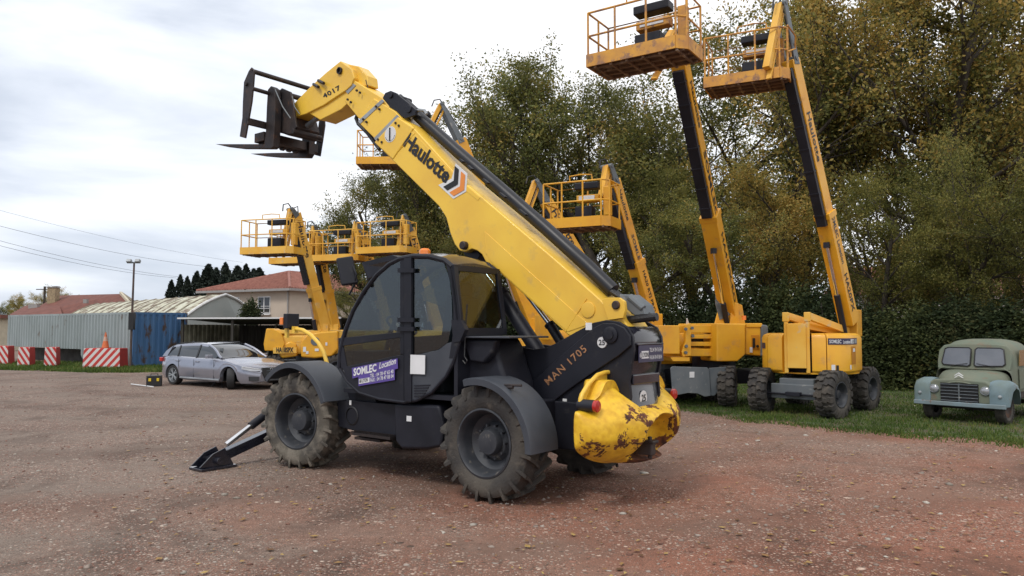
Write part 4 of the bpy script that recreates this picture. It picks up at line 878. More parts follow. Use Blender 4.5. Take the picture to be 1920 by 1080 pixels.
for i, (px, dp, H_, pi_, lm, wd_, lb) in enumerate(tree_list):
    mb, V, Fc, ms_ = protos[pi_]; s_ = H_ / 13.0
    t = thing('tree', lb, 'tree', ((px - 960) / F * dp, dp, 0), rnd.uniform(0, 6.28), 'trees along the back of the yard'); t.scale = (s_ * wd_, s_ * wd_, s_)
    if ms_[0] is None:
        tr = mb.build('trunk', BARK, t, smooth=60, recalc=False); cr = np_mesh('crown', V, Fc, LG1, t); ms_[0], ms_[1] = tr, cr
    else:
        tr = ms_[0].copy(); link(tr, t); cr = ms_[1].copy(); link(cr, t)
    cr.material_slots[0].link = 'OBJECT'; cr.material_slots[0].material = lm
# fallen leaves on the yard and the grass
nF = 2600; P = np.zeros((nF, 3)); P[:, 1] = nrs.uniform(5.0, 21, nF); P[:, 0] = nrs.uniform(-0.5, 0.75, nF) * P[:, 1] + nrs.randn(nF) * 0.3; P[:, 2] = 0.03
V, Fc = leaf_mesh(P, 0.065, 0.7); V[:, 2] = 0.012 + np.abs(V[:, 2] - 0.03) * 0.35
tag(np_mesh('fallen_leaves', V, Fc, island_mat('dead_leaves', [(0, (0.10, 0.05, 0.025)), (0.5, (0.24, 0.13, 0.05)), (1, (0.42, 0.30, 0.10))], 0.8)), 'dry brown and yellow leaves scattered over yard and grass', 'leaves', kind='stuff')
# hedge of dense shrubs in front of the trees
def shrub_pts(n, rx, ry, h):
    a = nrs.uniform(0, 2 * math.pi, n); z = nrs.uniform(0.0, 1, n); rr = (1 - z ** 3.5) ** 0.5 * (0.80 + 0.20 * nrs.rand(n) + 0.12 * np.sin(a * 5 + z * 7)) ; k = nrs.rand(n) ** 0.35
    return np.stack([np.cos(a) * rr * k * rx, np.sin(a) * rr * k * ry, z * h * (0.92 + 0.1 * np.sin(a * 3)) + 0.24 * nrs.randn(n) * (z > 0.75)], 1)
hedge_protos = []
for k in range(3):
    P = shrub_pts(15000, 1.75, 1.2, 3.4); V, Fc = leaf_mesh(P, 0.115, 0.6); mb = MB()
    for j in range(9):
        a = rnd.uniform(0, 6.28); e_ = Vector((math.cos(a) * 1.1, math.sin(a) * 0.8, rnd.uniform(1.6, 2.9))); mb.tube([(e_.x * 0.1, e_.y * 0.1, 0), (e_.x * 0.45, e_.y * 0.4, e_.z * 0.5), e_], [0.05, 0.035, 0.012], 5)
    hedge_protos.append([mb, V, Fc, None, None])
hp = [(880, 33, 2.4), (985, 30, 2.8), (1080, 28, 2.7), (1165, 27, 3.0), (1245, 26.5, 2.9), (1325, 25.5, 2.7), (1400, 25, 3.1), (1478, 24.5, 2.8), (1556, 23.5, 3.2), (1632, 22.5, 2.9), (1712, 21.5, 3.1), (1795, 21, 2.7), (1880, 20.5, 2.9), (1975, 20, 2.8), (2080, 19.5, 2.8)]
hl = ['behind the telehandler cab', 'behind the telehandler boom foot', 'behind the tail of the telehandler', 'just right of the telehandler tail', 'behind the left tall lift turret end', 'behind the left tall lift', 'behind the gap between both tall lifts', 'behind the left half of the rightmost lift', 'behind the right half of the rightmost lift', 'just right of the rightmost lift wheels', 'between the rightmost lift and the old truck', 'behind the left front wing of the old truck', 'behind the old truck cab', 'right of the old truck cab', 'beyond the right edge of the old truck']
for i, (px, dp, H_) in enumerate(hp):
    pt = hedge_protos[i % 3]; t = thing('hedge_shrub', 'dark green evergreen shrub ' + hl[i], 'shrub', ((px - 960) / F * dp, dp, 0), rnd.uniform(-0.3, 0.3) + (math.pi if i % 2 else 0), 'dense dark shrubs of the hedge'); t.scale = (rnd.uniform(0.85, 1.2), rnd.uniform(0.8, 1.25), H_ / 3.4 * rnd.uniform(0.72, 1.22))
    if pt[3] is None: pt[3] = pt[0].build('stem', BARK, t, smooth=60, recalc=False); pt[4] = np_mesh('foliage', pt[1], pt[2], LHG, t)
    else:
        link(pt[3].copy(), t); fo_ = link(pt[4].copy(), t)
        if i % 3 == 1: fo_.material_slots[0].link = 'OBJECT'; fo_.material_slots[0].material = LHL
# cypresses behind the house
def cyp_pts(n, h, r):
    z = nrs.rand(n) ** 1.25; a = nrs.uniform(0, 6.28, n); rr = r * (1 - z) ** 0.62 * (0.45 + 0.55 * np.abs(np.sin(z * 17 + 1.5 * a))) * nrs.rand(n) ** 0.3
    return np.stack([np.cos(a) * rr, np.sin(a) * rr, 0.4 + z * h], 1)
cyps = [(318, 528), (334, 519), (350, 522), (364, 512), (380, 517), (396, 500), (410, 506), (424, 496), (440, 503), (455, 499), (470, 508), (486, 506), (500, 519), (600, 500), (622, 508), (648, 492), (668, 500), (690, 512)]
cyn = None
cn = ['first', 'second', 'third', 'fourth', 'fifth', 'sixth', 'seventh', 'eighth', 'ninth', 'tenth', 'eleventh', 'twelfth', 'thirteenth']
for i, (px, py) in enumerate(cyps):
    dp = 92 + 3 * math.sin(i * 2.2); H_ = (HZ - py) / F * dp + CAMH
    lb = ('dark conifer left of the house roof, %s from the left in the row' % cn[i]) if i < 13 else 'dark conifer above the house ridge, %s from the left there' % cn[i - 13]
    t = thing('cypress', lb, 'conifer', ((px - 960) / F * dp, dp, 0), rnd.uniform(0, 6), 'dark conifers behind the house'); k_ = H_ / 8 * rnd.uniform(0.85, 1.45); t.scale = (k_, k_, H_ / 8); t.rotation_euler = (rnd.uniform(-0.05, 0.05), rnd.uniform(-0.05, 0.05), rnd.uniform(0, 6))
    if cyn is None:
        mb = MB(); mb.tube([(0, 0, 0), (0.05, 0, 4), (0, 0, 7.6)], [0.16, 0.09, 0.02], 6); V, Fc = leaf_mesh(cyp_pts(4200, 7.8, 1.95), 0.36, 0.45, 1.2)
        cyn = (mb.build('trunk', BARK, t, recalc=False), np_mesh('crown', V, Fc, LCY, t))
    else:
        for o in cyn: link(o.copy(), t)
for px, dp, H_, lm, lb in ((8, 62, 4.4, LHG, 'dark round tree at the left edge above the grey container'), (72, 95, 6.4, LG3, 'far brown tree left of the stone chimney'), (45, 100, 5.6, LG2, 'far small tree over the low red roof'), (92, 92, 7.2, LG3, 'far brown tree behind the stone chimney'), (690, 45, 4.4, LGW, 'young olive-green tree in front of the beige house')):
    t = thing('tree', lb, 'tree', ((px - 960) / F * dp, dp, 0), rnd.uniform(0, 6), 'small trees around the houses'); s_ = H_ / 13; t.scale = (s_ * 1.1, s_ * 1.1, s_)
    for o in protos[0][3]: c_ = o.copy(); link(c_, t)
    c_.material_slots[0].link = 'OBJECT'; c_.material_slots[0].material = lm

# ================================================================ BUILDINGS
def stripes_mat(name, c1, c2, per, axis=(1, 0, 0), rough=0.8, bump=0.0, duty=0.5, noise_c=None, nsc=4, nlo=0.55, nhi=0.62):
    m, nt, p = new_mat(name); N, L = nt.nodes.new, nt.links.new
    tcn = N('ShaderNodeTexCoord'); dt = N('ShaderNodeVectorMath'); dt.operation = 'DOT_PRODUCT'; L(tcn.outputs['Object'], dt.inputs[0]); dt.inputs[1].default_value = axis
    a = N('ShaderNodeMath'); a.operation = 'DIVIDE'; L(dt.outputs['Value'], a.inputs[0]); a.inputs[1].default_value = per
    b = N('ShaderNodeMath'); b.operation = 'FRACT'; L(a.outputs[0], b.inputs[0]); g_ = N('ShaderNodeMath'); g_.operation = 'GREATER_THAN'; L(b.outputs[0], g_.inputs[0]); g_.inputs[1].default_value = duty
    mx = N('ShaderNodeMix'); mx.data_type = 'RGBA'; L(g_.outputs[0], mx.inputs[0]); mx.inputs[6].default_value = (*c1, 1); mx.inputs[7].default_value = (*c2, 1); out = mx.outputs[2]
    nz = N('ShaderNodeTexNoise'); nz.inputs['Scale'].default_value = nsc; nz.inputs['Detail'].default_value = 7; nz.inputs['Roughness'].default_value = 0.65; L(tcn.outputs['Object'], nz.inputs['Vector'])
    if noise_c:
        mr = N('ShaderNodeMapRange'); mr.inputs[1].default_value = nlo; mr.inputs[2].default_value = nhi; L(nz.outputs['Fac'], mr.inputs[0])
        m2 = N('ShaderNodeMix'); m2.data_type = 'RGBA'; L(mr.outputs[0], m2.inputs[0]); L(out, m2.inputs[6]); m2.inputs[7].default_value = (*noise_c, 1); out = m2.outputs[2]
    L(out, p.inputs['Base Color']); p.inputs['Roughness'].default_value = rough; return m
TILE = mat('terracotta_tiles', (0.31, 0.135, 0.10), 0.85, 0, (0.22, 0.09, 0.07), 3, bump=0.2)
TILE2 = mat('old_red_roof', (0.17, 0.060, 0.042), 0.9, 0, (0.12, 0.045, 0.035), 2)
WALL = mat('beige_render', (0.50, 0.42, 0.34), 0.9, 0, (0.45, 0.38, 0.31), 0.8)
CREAM = mat('cream_render', (0.52, 0.47, 0.36), 0.9); GUT = mat('grey_gutter', (0.30, 0.29, 0.28), 0.6)
PVC = mat('white_frame', (0.70, 0.70, 0.70), 0.5); PANE = mat('house_pane', (0.03, 0.033, 0.038), 0.08, coat=0.5, rvar=0.02)
def tiled(mb, a, b, c, d, n, r=0.07):
    """tile rolls running down a roof face a-b (eave) to d-c (ridge)"""
    for k in range(n + 1):
        f = k / n; p0, p1 = a.lerp(b, f), d.lerp(c, f)
        if (p1 - p0).length > 0.3: mb.tube([p0 + Vector((0, 0, 0.02)), p1 + Vector((0, 0, 0.02))], r, 5, False)
# beige house
C0 = Vector((-17.3, 58, 0)); u1 = Vector((-8.2, 4.3, 0)).normalized(); u2 = Vector((4.3, 8.2, 0)).normalized(); Wd, Ln = 9.3, 16.5
hs = thing('house', 'two-storey beige house with terracotta hipped roof and white windows', 'house', C0, math.atan2(u1.y, u1.x) - math.pi)
inv = Matrix.Rotation(-(math.atan2(u1.y, u1.x) - math.pi), 3, 'Z')
def hl_(a, b, z): return inv @ (u1 * a + u2 * b) + Vector((0, 0, z))
ZE = 4.7
m = MB(); m.prism([hl_(0, 0, 0), hl_(Wd, 0, 0), hl_(Wd, Ln, 0), hl_(0, Ln, 0)], (0, 0, ZE)); m.build('wall', WALL, hs)
ov = 0.55; e_ = [hl_(-ov, -ov, ZE), hl_(Wd + ov, -ov, ZE), hl_(Wd + ov, Ln + ov, ZE), hl_(-ov, Ln + ov, ZE)]; r1, r2 = hl_(Wd / 2, Wd / 2, 6.45), hl_(Wd / 2, Ln - Wd / 2, 6.45)
m = MB(); dz_ = Vector((0, 0, 0.14)); m.add([p for p in e_] + [p + dz_ for p in e_] + [r1 + dz_, r2 + dz_], [(0, 1, 2, 3), (0, 1, 5, 4), (1, 2, 6, 5), (2, 3, 7, 6), (3, 0, 4, 7), (4, 5, 8), (5, 6, 9, 8), (6, 7, 9), (7, 4, 8, 9)])
for a, b, rr_a, rr_b, n_ in ((e_[0], e_[1], r1, r1, 34), (e_[3], e_[0], r2, r1, 60)):
    for k in range(1, n_):
        f = k / n_; p0 = a.lerp(b, f) + dz_
        # tiles run straight up the slope until they meet the hip or the ridge
        d_ = (inv @ (u2 if n_ == 34 else u1)); run = Wd / 2 + ov
        q_ = p0; dist = min(run, f * (b - a).length, (1 - f) * (b - a).length); p1 = q_ + d_ * dist + Vector((0, 0, (6.45 - ZE) * dist / run)); m.tube([p0 + Vector((0, 0, 0.01)), p1 + Vector((0, 0, 0.01))], 0.06, 5, False)
m.build('roof', TILE, hs, smooth=40)
m = MB(); m.tube([e_[0] + dz_, r1 + dz_], 0.13, 6); m.tube([e_[1] + dz_, r1 + dz_], 0.13, 6); m.tube([r1 + dz_, r2 + dz_], 0.13, 6); m.build('ridge_tile', TILE, hs)
m = MB(); m.beam(e_[0] + Vector((0, 0, 0.02)), e_[1] + Vector((0, 0, 0.02)), 0.14, 0.18); m.beam(e_[0] + Vector((0, 0, 0.025)), e_[3] + Vector((0, 0, 0.025)), 0.14, 0.18); m.build('gutter', GUT, hs)
m = MB(); m.tube([hl_(0.08, -0.1, 0), hl_(0.08, -0.1, ZE)], 0.05, 8); m.build('downpipe', GUT, hs)
def hwin(a, b, z, w, h, face):
    """face 0: the wall along u1; face 1: the wall along u2"""
    def q(s_, o_, zz): return hl_(a + s_, -o_, z + zz) if face == 0 else hl_(-o_, b + s_, z + zz)
    sdv = (inv @ u1) if face == 0 else (inv @ u2); out_ = -(inv @ (u2 if face == 0 else u1))
    m = MB(); m.beam(q(0, -0.02, h / 2), q(w, -0.02, h / 2), 0.10, h); fr = m.build('window', PVC, hs)
    for k in (0, 1): m = MB(); s0 = 0.07 + k * (w / 2 - 0.02); m.beam(q(s0, 0.035, h / 2), q(s0 + w / 2 - 0.13, 0.035, h / 2), 0.02, h - 0.16); m.build('pane', PANE, fr)
    m = MB()
    for zz in (0.12, 0.45, 0.62): m.beam(q(-0.05, 0.16, zz), q(w + 0.05, 0.16, zz), 0.03, 0.035)
    m.beam(q(-0.1, 0.08, -0.04), q(w + 0.1, 0.08, -0.04), 0.2, 0.07); m.build('railing', PVC, fr)
hwin(2.0, 0, 2.85, 1.35, 1.4, 0); hwin(5.4, 0, 2.85, 1.35, 1.4, 0); hwin(0, 3.2, 2.85, 1.2, 1.4, 1); hwin(0, 8.8, 2.85, 1.2, 1.4, 1); hwin(7.9, 0, 2.85, 0.9, 1.4, 0)
# red-roofed bungalow on the far left
def W3(px, py, d): return at(px, py, d)
def bld(name, label, cat, base): return thing(name, label, cat, base)
o0 = Vector((W3(150, 600, 78).x, 78, 0)); hb = bld('house', 'low old house with long dull red roof behind the grey container', 'house', o0)
def rel(v): return v - o0
A1, A2 = W3(110, 554, 82), W3(226, 551, 74); E1, E2 = W3(40, 592, 76), W3(262, 592, 67); B1, B2 = W3(90, 585, 92), W3(262, 575, 82)
m = MB(); pts = [rel(v) for v in (E1, E2, A2, A1, B1, B2)]; m.add(pts + [v - Vector((0, 0, 0.2)) for v in pts], [(0, 1, 2, 3), (3, 2, 5, 4), (6, 7, 8, 9), (9, 8, 11, 10), (0, 1, 7, 6), (0, 3, 9, 6), (1, 2, 8, 7), (2, 5, 11, 8), (4, 3, 9, 10), (4, 5, 11, 10)]); m.build('roof', TILE2, hb, smooth=20)
m = MB(); m.beam(rel(A2) + Vector((0, 0, 0.1)), rel(B2) + Vector((0, 0, 0.1)), 0.2, 0.25); m.beam(rel(A2) + Vector((0, 0, 0.1)), rel(E2) + Vector((0, 0, 0.1)), 0.2, 0.25); m.build('barge_board', CREAM, hb)
m = MB(); z_ = min(E1.z, E2.z) - 0.2; m.prism([Vector((rel(v).x * 0.97, rel(v).y, 0)) for v in (E1, E2, B2, B1)], (0, 0, z_)); m.build('wall', CREAM, hb)
A3, A4 = W3(48, 573, 80), W3(112, 573, 76); E3, E4 = W3(0, 600, 70), W3(120, 600, 68)
m = MB(); pts = [rel(v) for v in (E3, E4, A4, A3)]; m.add(pts + [v - Vector((0, 0, 0.2)) for v in pts], [(0, 1, 2, 3), (4, 5, 6, 7), (0, 1, 5, 4), (1, 2, 6, 5), (2, 3, 7, 6), (3, 0, 4, 7)]); m.build('lower_roof', TILE2, hb, smooth=20)
c = rel(W3(100, 560, 79)); m = MB(); m.box(c + Vector((0, 0, 0.3)), (0.85, 0.8, 1.7)); ch = m.build('chimney', mat('old_stone', (0.36, 0.28, 0.17), 0.9, 0, (0.22, 0.17, 0.11), 5), hb)
m = MB(); m.box(c + Vector((0, 0, 1.2)), (1.0, 0.95, 0.08)); m.box(c + Vector((0.25, 0, 1.3)), (0.6, 0.5, 0.05)); m.build('cap', GUT, ch)
m = MB(); m.box(rel(W3(64, 575, 77)), (0.9, 0.5, 0.5)); m.build('dormer', GUT, hb); m = MB(); m.box(rel(W3(161, 565, 73)), (0.35, 0.35, 0.4)); m.build('vent', GUT, hb)
o = W3(-6, 640, 58); m = MB(); m.box((0, 0, 1.25), (2.2, 3, 2.5)); og = thing('garage', 'cream garage wall with red roof edge at the far left', 'garage', (o.x, o.y, 0)); m.build('wall', CREAM, og); m = MB(); m.box((0.1, 0, 2.62), (2.8, 3.6, 0.25)); m.build('roof', TILE2, og)
o = W3(82, 600, 88); m = MB(); m.tube([(0, 0, 0), (0, 0, (HZ - 537) / F * 88 + CAMH)], 0.13, 8); m.beam((-1.0, 0, 6.3), (1.0, 0, 6.3), 0.1, 0.1); tag(m.build('utility_pole', BARK, origin=None), 'far wooden utility pole with crossarm beside the stone chimney', 'pole').location = (o.x, o.y, 0)

# containers
def corr(mb, a, b, z0, z1, n, depth, zfun=None):
    """corrugated sheet from a to b (ground points), standing"""
    d = (b - a); nrm = Vector((d.y, -d.x, 0)).normalized(); row0, row1 = [], []
    for k in range(n * 4 + 1):
        f = k / (n * 4); o_ = (0, 0, depth, depth)[k % 4]; f2 = f + (0.10 / n if k % 4 in (1, 3) else 0); p_ = a + d * min(1, f2) - nrm * o_
        zz = zfun(f) if zfun else z0; row0.append(Vector((p_.x, p_.y, zz))); row1.append(Vector((p_.x, p_.y, z1)))
    mb.loft([row0, row1], False, False)
CT1 = mat('grey_container_paint', (0.30, 0.345, 0.35), 0.6, 0, (0.25, 0.29, 0.29), 1.2, wear=(0.16, 0.12, 0.09), wscale=2.4, wlo=0.62, whi=0.72, stretch=(1, 1, 0.5))
CT2 = mat('blue_container_paint', (0.045, 0.125, 0.27), 0.6, 0, (0.07, 0.155, 0.30), 2, wear=(0.075, 0.045, 0.032), wscale=2.2, wlo=0.53, whi=0.60, stretch=(1, 1, 0.45))
K0 = Vector((-17.05, 33.75, 0)); kd = Vector((-11.35, 8.25, 0)).normalized(); kn = Vector((-kd.y * -1, kd.x * -1, 0)); kn = Vector((0.588, 0.809, 0)); LK = 13.6
ct = thing('shipping_container', 'long pale grey corrugated container with a blue rust-pocked end', 'container', K0)
ZT = 2.47
def zf(f): return 0.06 if f < 0.34 else (0.06 + 0.66 * min(1, (f - 0.34) / 0.03) if f < 0.60 else 0.74)
m = MB(); corr(m, Vector((0, 0, 0)), kd * LK, 0.06, ZT - 0.06, 44, 0.07, zf); m.build('side_wall', CT1, ct, smooth=0, recalc=False)
m = MB(); corr(m, kn * 2.44, Vector((0, 0, 0)), 0.06, ZT - 0.06, 9, 0.05); m.build('end_wall', CT2, ct, smooth=0, recalc=False)
m = MB()
m.beam(Vector((0, 0, ZT - 0.05)) + kd * 0.05, kd * LK + Vector((0, 0, ZT - 0.05)), 0.08, 0.10); m.beam(kd * LK, kd * LK + Vector((0, 0, ZT)), 0.14, 0.14, kd); m.build('rail', CT1, ct)
m = MB(); m.beam((0, 0, 0), (0, 0, ZT), 0.16, 0.16, kd); m.beam(kn * 0.09 + Vector((0, 0, ZT - 0.055)), kn * 2.36 + Vector((0, 0, ZT - 0.055)), 0.08, 0.11); m.beam(kn * 2.44, kn * 2.44 + Vector((0, 0, ZT)), 0.14, 0.14, kd); m.beam(kn * 0.09 + Vector((0, 0, 0.08)), kn * 2.36 + Vector((0, 0, 0.08)), 0.07, 0.12); m.build('end_frame', CT2, ct)
m = MB(); m.prism([Vector((0, 0, 0)) + kn * 0.1, kd * LK + kn * 0.1, kd * LK + kn * 2.4, kn * 2.4], (0, 0, 0.03)); 
m = MB(); q0 = [kn * 0.12 + kd * 0.1, kd * (LK - 0.1) + kn * 0.12, kd * (LK - 0.1) + kn * 2.36, kn * 2.36 + kd * 0.1]; m.prism([v + Vector((0, 0, ZT - 0.12)) for v in q0], (0, 0, 0.05)); m.build('roof', CT1, ct)
CONC = mat('old_concrete', (0.085, 0.08, 0.072), 0.95, 0, (0.05, 0.047, 0.042), 2.5, bump=0.3)
m = MB(); m.beam(kn * 0.9 + kd * (LK * 0.36) + Vector((0, 0, 0.33)), kn * 0.9 + kd * (LK - 0.1) + Vector((0, 0, 0.33)), 0.2, 0.66); m.build('plinth', CONC, ct)
FLT = mat('faded_letters', (0.11, 0.20, 0.33), 0.7)
for tx_, ko_, wd_ in (('GAN', 0.30, 0.45), ('NV', 0.98, 0.30), ('20', 1.55, 0.30)): text('lettering', tx_, kn * ko_ + Vector((0, 0, 2.10)) - kd * -0.0 - Vector((0.01, 0.0, 0)) + Vector((0.809, -0.588, 0)) * 0.03, kn, (0, 0, 1), 0.17, FLT, ct, width=wd_)
# striped concrete blocks
STR = stripes_mat('red_white_stripes', (0.62, 0.58, 0.56), (0.48, 0.04, 0.035), 0.235, (1, 0, 0.62), noise_c=(0.33, 0.30, 0.27), nsc=7, nlo=0.62, nhi=0.70)
STR2 = stripes_mat('red_white_stripes_long', (0.62, 0.58, 0.56), (0.48, 0.04, 0.035), 0.33, (1, 0, -0.9), noise_c=(0.33, 0.30, 0.27), nsc=7, nlo=0.62, nhi=0.70)
REDP = mat('block_red', (0.42, 0.035, 0.03), 0.8, 0, (0.34, 0.04, 0.035), 4)
def block(px0, px1, pyb, w_d, label, h, mt, ang, grp='red and white striped concrete blocks'):
    a, b = on_z(px0, pyb), on_z(px1, pyb); w = (b - a).length
    m = MB(); m.cur = 0; hw = w / 2; tp = 0.03
    vs = [(-hw, 0, 0), (hw, 0, 0), (hw, w_d, 0), (-hw, w_d, 0), (-hw + tp, tp, h), (hw - tp, tp, h), (hw - tp, w_d - tp, h), (-hw + tp, w_d - tp, h)]
    m.add(vs, [(0, 1, 5, 4)]); m.cur = 1; m.add(vs, [(1, 2, 6, 5), (2, 3, 7, 6), (3, 0, 4, 7), (4, 5, 6, 7)])
    o = m.build('concrete_block', [mt, REDP], smooth=0); me = o.data; bm = bmesh.new(); bm.from_mesh(me); bmesh.ops.remove_doubles(bm, verts=bm.verts, dist=1e-4); bm.to_mesh(me); bm.free()
    md = o.modifiers.new('b', 'BEVEL'); md.width = 0.025; md.segments = 2
    c = (a + b) / 2; o.location = (c.x, c.y, 0); o.rotation_euler = (0, 0, R(ang)); tag(o, label, 'barrier block', grp); return o
block(-22, 13, 683, 0.75, 'striped concrete block cut by the left edge of the photo', 0.88, STR, 12)
block(33, 54, 686, 0.75, 'narrow striped concrete block, second from the left', 0.86, STR, 14)
block(83, 104, 687, 0.85, 'narrow striped concrete block with broad red side, third from the left', 0.87, STR, 20)
lb_ = block(153, 225, 690, 0.7, 'long striped concrete block with the traffic cone on top', 0.86, STR2, -2)
c = at(190, 655, 33.0); m = MB(); m.lathe([(0.15, 0.02), (0.03, 0.66), (0.028, 0.70), (0.001, 0.70)], (0, 0, 0), 20, 'Z'); cn_ = thing('traffic_cone', 'faded orange traffic cone standing on the long striped block', 'traffic cone', (lb_.location.x, lb_.location.y + 0.32, 0.865))
m.build('cone', stripes_mat('cone_plastic', (0.62, 0.16, 0.06), (0.55, 0.33, 0.25), 0.5, (0, 0, 1), duty=0.62), cn_); m = MB(); m.box((0, 0, 0.012), (0.36, 0.36, 0.024)); m.build('base', mat('cone_base', (0.40, 0.10, 0.05), 0.8), cn_, bevel=0.005)
# floodlight mast
c = on_z(249.5, 690); ms_t = thing('floodlight_mast', 'slim rusty mast with twin floodlights at the container corner', 'floodlight', (c.x, c.y - 0.25, 0)); zt_ = (HZ - 494) / F * c.y + CAMH
m = MB(); m.tube([(0, 0, 0), (0.02, 0, zt_ * 0.5), (0.05, 0, zt_)], [0.055, 0.05, 0.04], 8); m.build('pole', mat('rusty_pole', (0.12, 0.075, 0.06), 0.8, 0, (0.06, 0.05, 0.05), 3), ms_t)
m = MB(); m.box((0.06, 0, zt_ + 0.02), (0.36, 0.06, 0.06)); m.build('crossarm', GM, ms_t)
for s_ in (-1, 1): m = MB(); m.box((0.05 + s_ * 0.19, -0.06, zt_ + 0.08), (0.2, 0.16, 0.14), Matrix.Rotation(R(-30), 3, 'X')); m.build('floodlight', LG, ms_t, bevel=0.01)
m = MB(); m.box((0.03, -0.02, 2.05), (0.22, 0.18, 0.75)); m.build('junction_box', TX, ms_t, bevel=0.01)
# barn with arched, streaked roof
BR = stripes_mat('streaked_roof_sheet', (0.50, 0.50, 0.40), (0.45, 0.44, 0.33), 0.9, (1, 0, 0), noise_c=(0.135, 0.09, 0.06), nsc=1.9, nlo=0.49, nhi=0.57)
g0 = W3(345, 594, 37.5); g1 = W3(422, 552, 40.0); g2 = W3(484, 600, 43.0); ax_ = (W3(182, 558, 55.5) - g1); ax_.z = 0
bo = Vector((g1.x, g1.y, 0)); barn = thing('barn', 'old barn with arched streaky cream metal roof and white gable', 'barn', bo)
arcp = []
for k in range(15):
    f = k / 14; 
    if f < 0.5: p_ = g0.lerp(g1, f * 2); bul = math.sin(f * 2 * math.pi) * 0.14
    else: p_ = g1.lerp(g2, f * 2 - 1); bul = math.sin((f * 2 - 1) * math.pi) * 0.24
    arcp.append(p_ - bo + Vector((0, 0, bul)))
m = MB(); nseg = 13
for k in range(nseg):
    a_, b_2 = ax_ * (k / nseg), ax_ * ((k + 0.93) / nseg); dz_ = Vector((0, 0, 0.03 * rnd.random()))
    m.loft([[p_ + a_ + dz_ for p_ in arcp], [p_ + b_2 + dz_ for p_ in arcp]], False, False)
m.build('roof', BR, barn, smooth=40, recalc=False)
m = MB()
for k in range(nseg + 1): m.tube([p_ + ax_ * (k / nseg) - (ax_.normalized() * 0.03) + Vector((0, 0, 0.02)) for p_ in arcp], 0.05, 5)
m.build('roof_rib', mat('rusty_rib', (0.13, 0.09, 0.065), 0.9, 0, (0.33, 0.31, 0.24), 2), barn)
m = MB(); m.tube([p_ - ax_.normalized() * 0.06 for p_ in arcp], 0.07, 6); m.build('verge_trim', PVC, barn)
m = MB(); gp = arcp; m.prism(gp + [Vector((gp[-1].x, gp[-1].y, 0)), Vector((gp[0].x, gp[0].y, 0))], ax_.normalized() * 0.1); m.build('gable_wall', mat('pale_sheet', (0.42, 0.46, 0.45), 0.6, 0, (0.50, 0.52, 0.50), 1.0, wear=(0.15, 0.12, 0.09), wscale=2, wlo=0.66, whi=0.70), barn, smooth=0)
m = MB(); m.prism([gp[0] + ax_.normalized() * 0.2, gp[0] + ax_, Vector(((gp[0] + ax_).x, (gp[0] + ax_).y, 0)), Vector(((gp[0] + ax_.normalized() * 0.2).x, (gp[0] + ax_.normalized() * 0.2).y, 0))], (0.1, 0.1, 0)); m.build('side_wall', CONC, barn, smooth=0)
# ivy patch on the barn
P = shrub_pts(2600, 0.55, 0.5, 1.0) + nrs.randn(2600, 3) * 0.12; V, Fc = leaf_mesh(P, 0.12, 0.8); o = np_mesh('ivy_bush', V, Fc, LHG); o.location = W3(470, 606, 40.5); tag(o, 'dark ivy hanging over the right end of the barn gable', 'ivy')
# open lean-to shed
s0, s1 = W3(338, 598, 35.0), W3(640, 606, 33.5); s1.z = s0.z; so = Vector((s0.x, s0.y, 0)); sh = thing('open_shed', 'dark open-fronted lean-to shed with thin pale roof edge behind the silver car', 'shed', so)
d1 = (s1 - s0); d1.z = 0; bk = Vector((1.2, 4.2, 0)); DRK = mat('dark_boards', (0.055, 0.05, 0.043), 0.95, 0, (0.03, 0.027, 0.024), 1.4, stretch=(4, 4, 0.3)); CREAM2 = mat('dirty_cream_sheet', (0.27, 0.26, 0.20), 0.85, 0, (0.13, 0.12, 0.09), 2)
m = MB(); corners = [Vector((0, 0, s0.z)), d1 + Vector((0, 0, s0.z)), d1 + bk + Vector((0, 0, s0.z - 0.25)), bk + Vector((0, 0, s0.z - 0.25))]; m.prism(corners, (0, 0, 0.05)); m.build('roof', CONC, sh, smooth=0)
m = MB(); m.beam(Vector((-0.1, -0.05, s0.z + 0.03)), d1 + Vector((0, -0.05, s0.z + 0.03)), 0.1, 0.07); m.build('roof_edge', PVC, sh)
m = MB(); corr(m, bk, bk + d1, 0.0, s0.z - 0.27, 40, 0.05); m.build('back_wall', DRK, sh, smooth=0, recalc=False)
m = MB(); corr(m, Vector((0.05, 0, 0)), bk, 0.0, s0.z - 0.26, 14, 0.04); m.build('side_wall', CREAM2, sh, smooth=0, recalc=False)
for k in (0.01, 0.33, 0.66, 0.99): m = MB(); pq = d1 * k + Vector((0, 0.1, 0)); m.beam(pq, pq + Vector((0, 0, s0.z)), 0.11, 0.11, (1, 0, 0)); m.build('post', DRK, sh)
m = MB(); m.beam(d1 * 0.45 + Vector((0, 2.0, 0.1)), d1 * 0.52 + Vector((0, 2.2, 2.0)), 0.2, 0.08); m.build('leaning_board', CREAM2, sh)
for k in range(4): pass
# picket fence to the right of the shed
f0, f1 = W3(585, 612, 37.5), W3(720, 612, 37.0); fo = Vector((f0.x, f0.y, 0)); fn = thing('board_fence', 'dark wooden board fence between the shed and the telehandler cab', 'fence', fo); d_ = f1 - f0; d_.z = 0; nB = 26
m = MB()
for k in range(nB): p_ = d_ * (k / nB); m.beam(p_, p_ + Vector((0, 0, 2.05 + 0.05 * (k % 2))), 0.12, 0.03, d_)
m.build('board', DRK, fn); m = MB(); m.beam(Vector((0, 0.05, 0.5)), d_ + Vector((0, 0.05, 0.5)), 0.05, 0.08); m.beam(Vector((0, 0.05, 1.6)), d_ + Vector((0, 0.05, 1.6)), 0.05, 0.08); m.build('rail', DRK, fn)
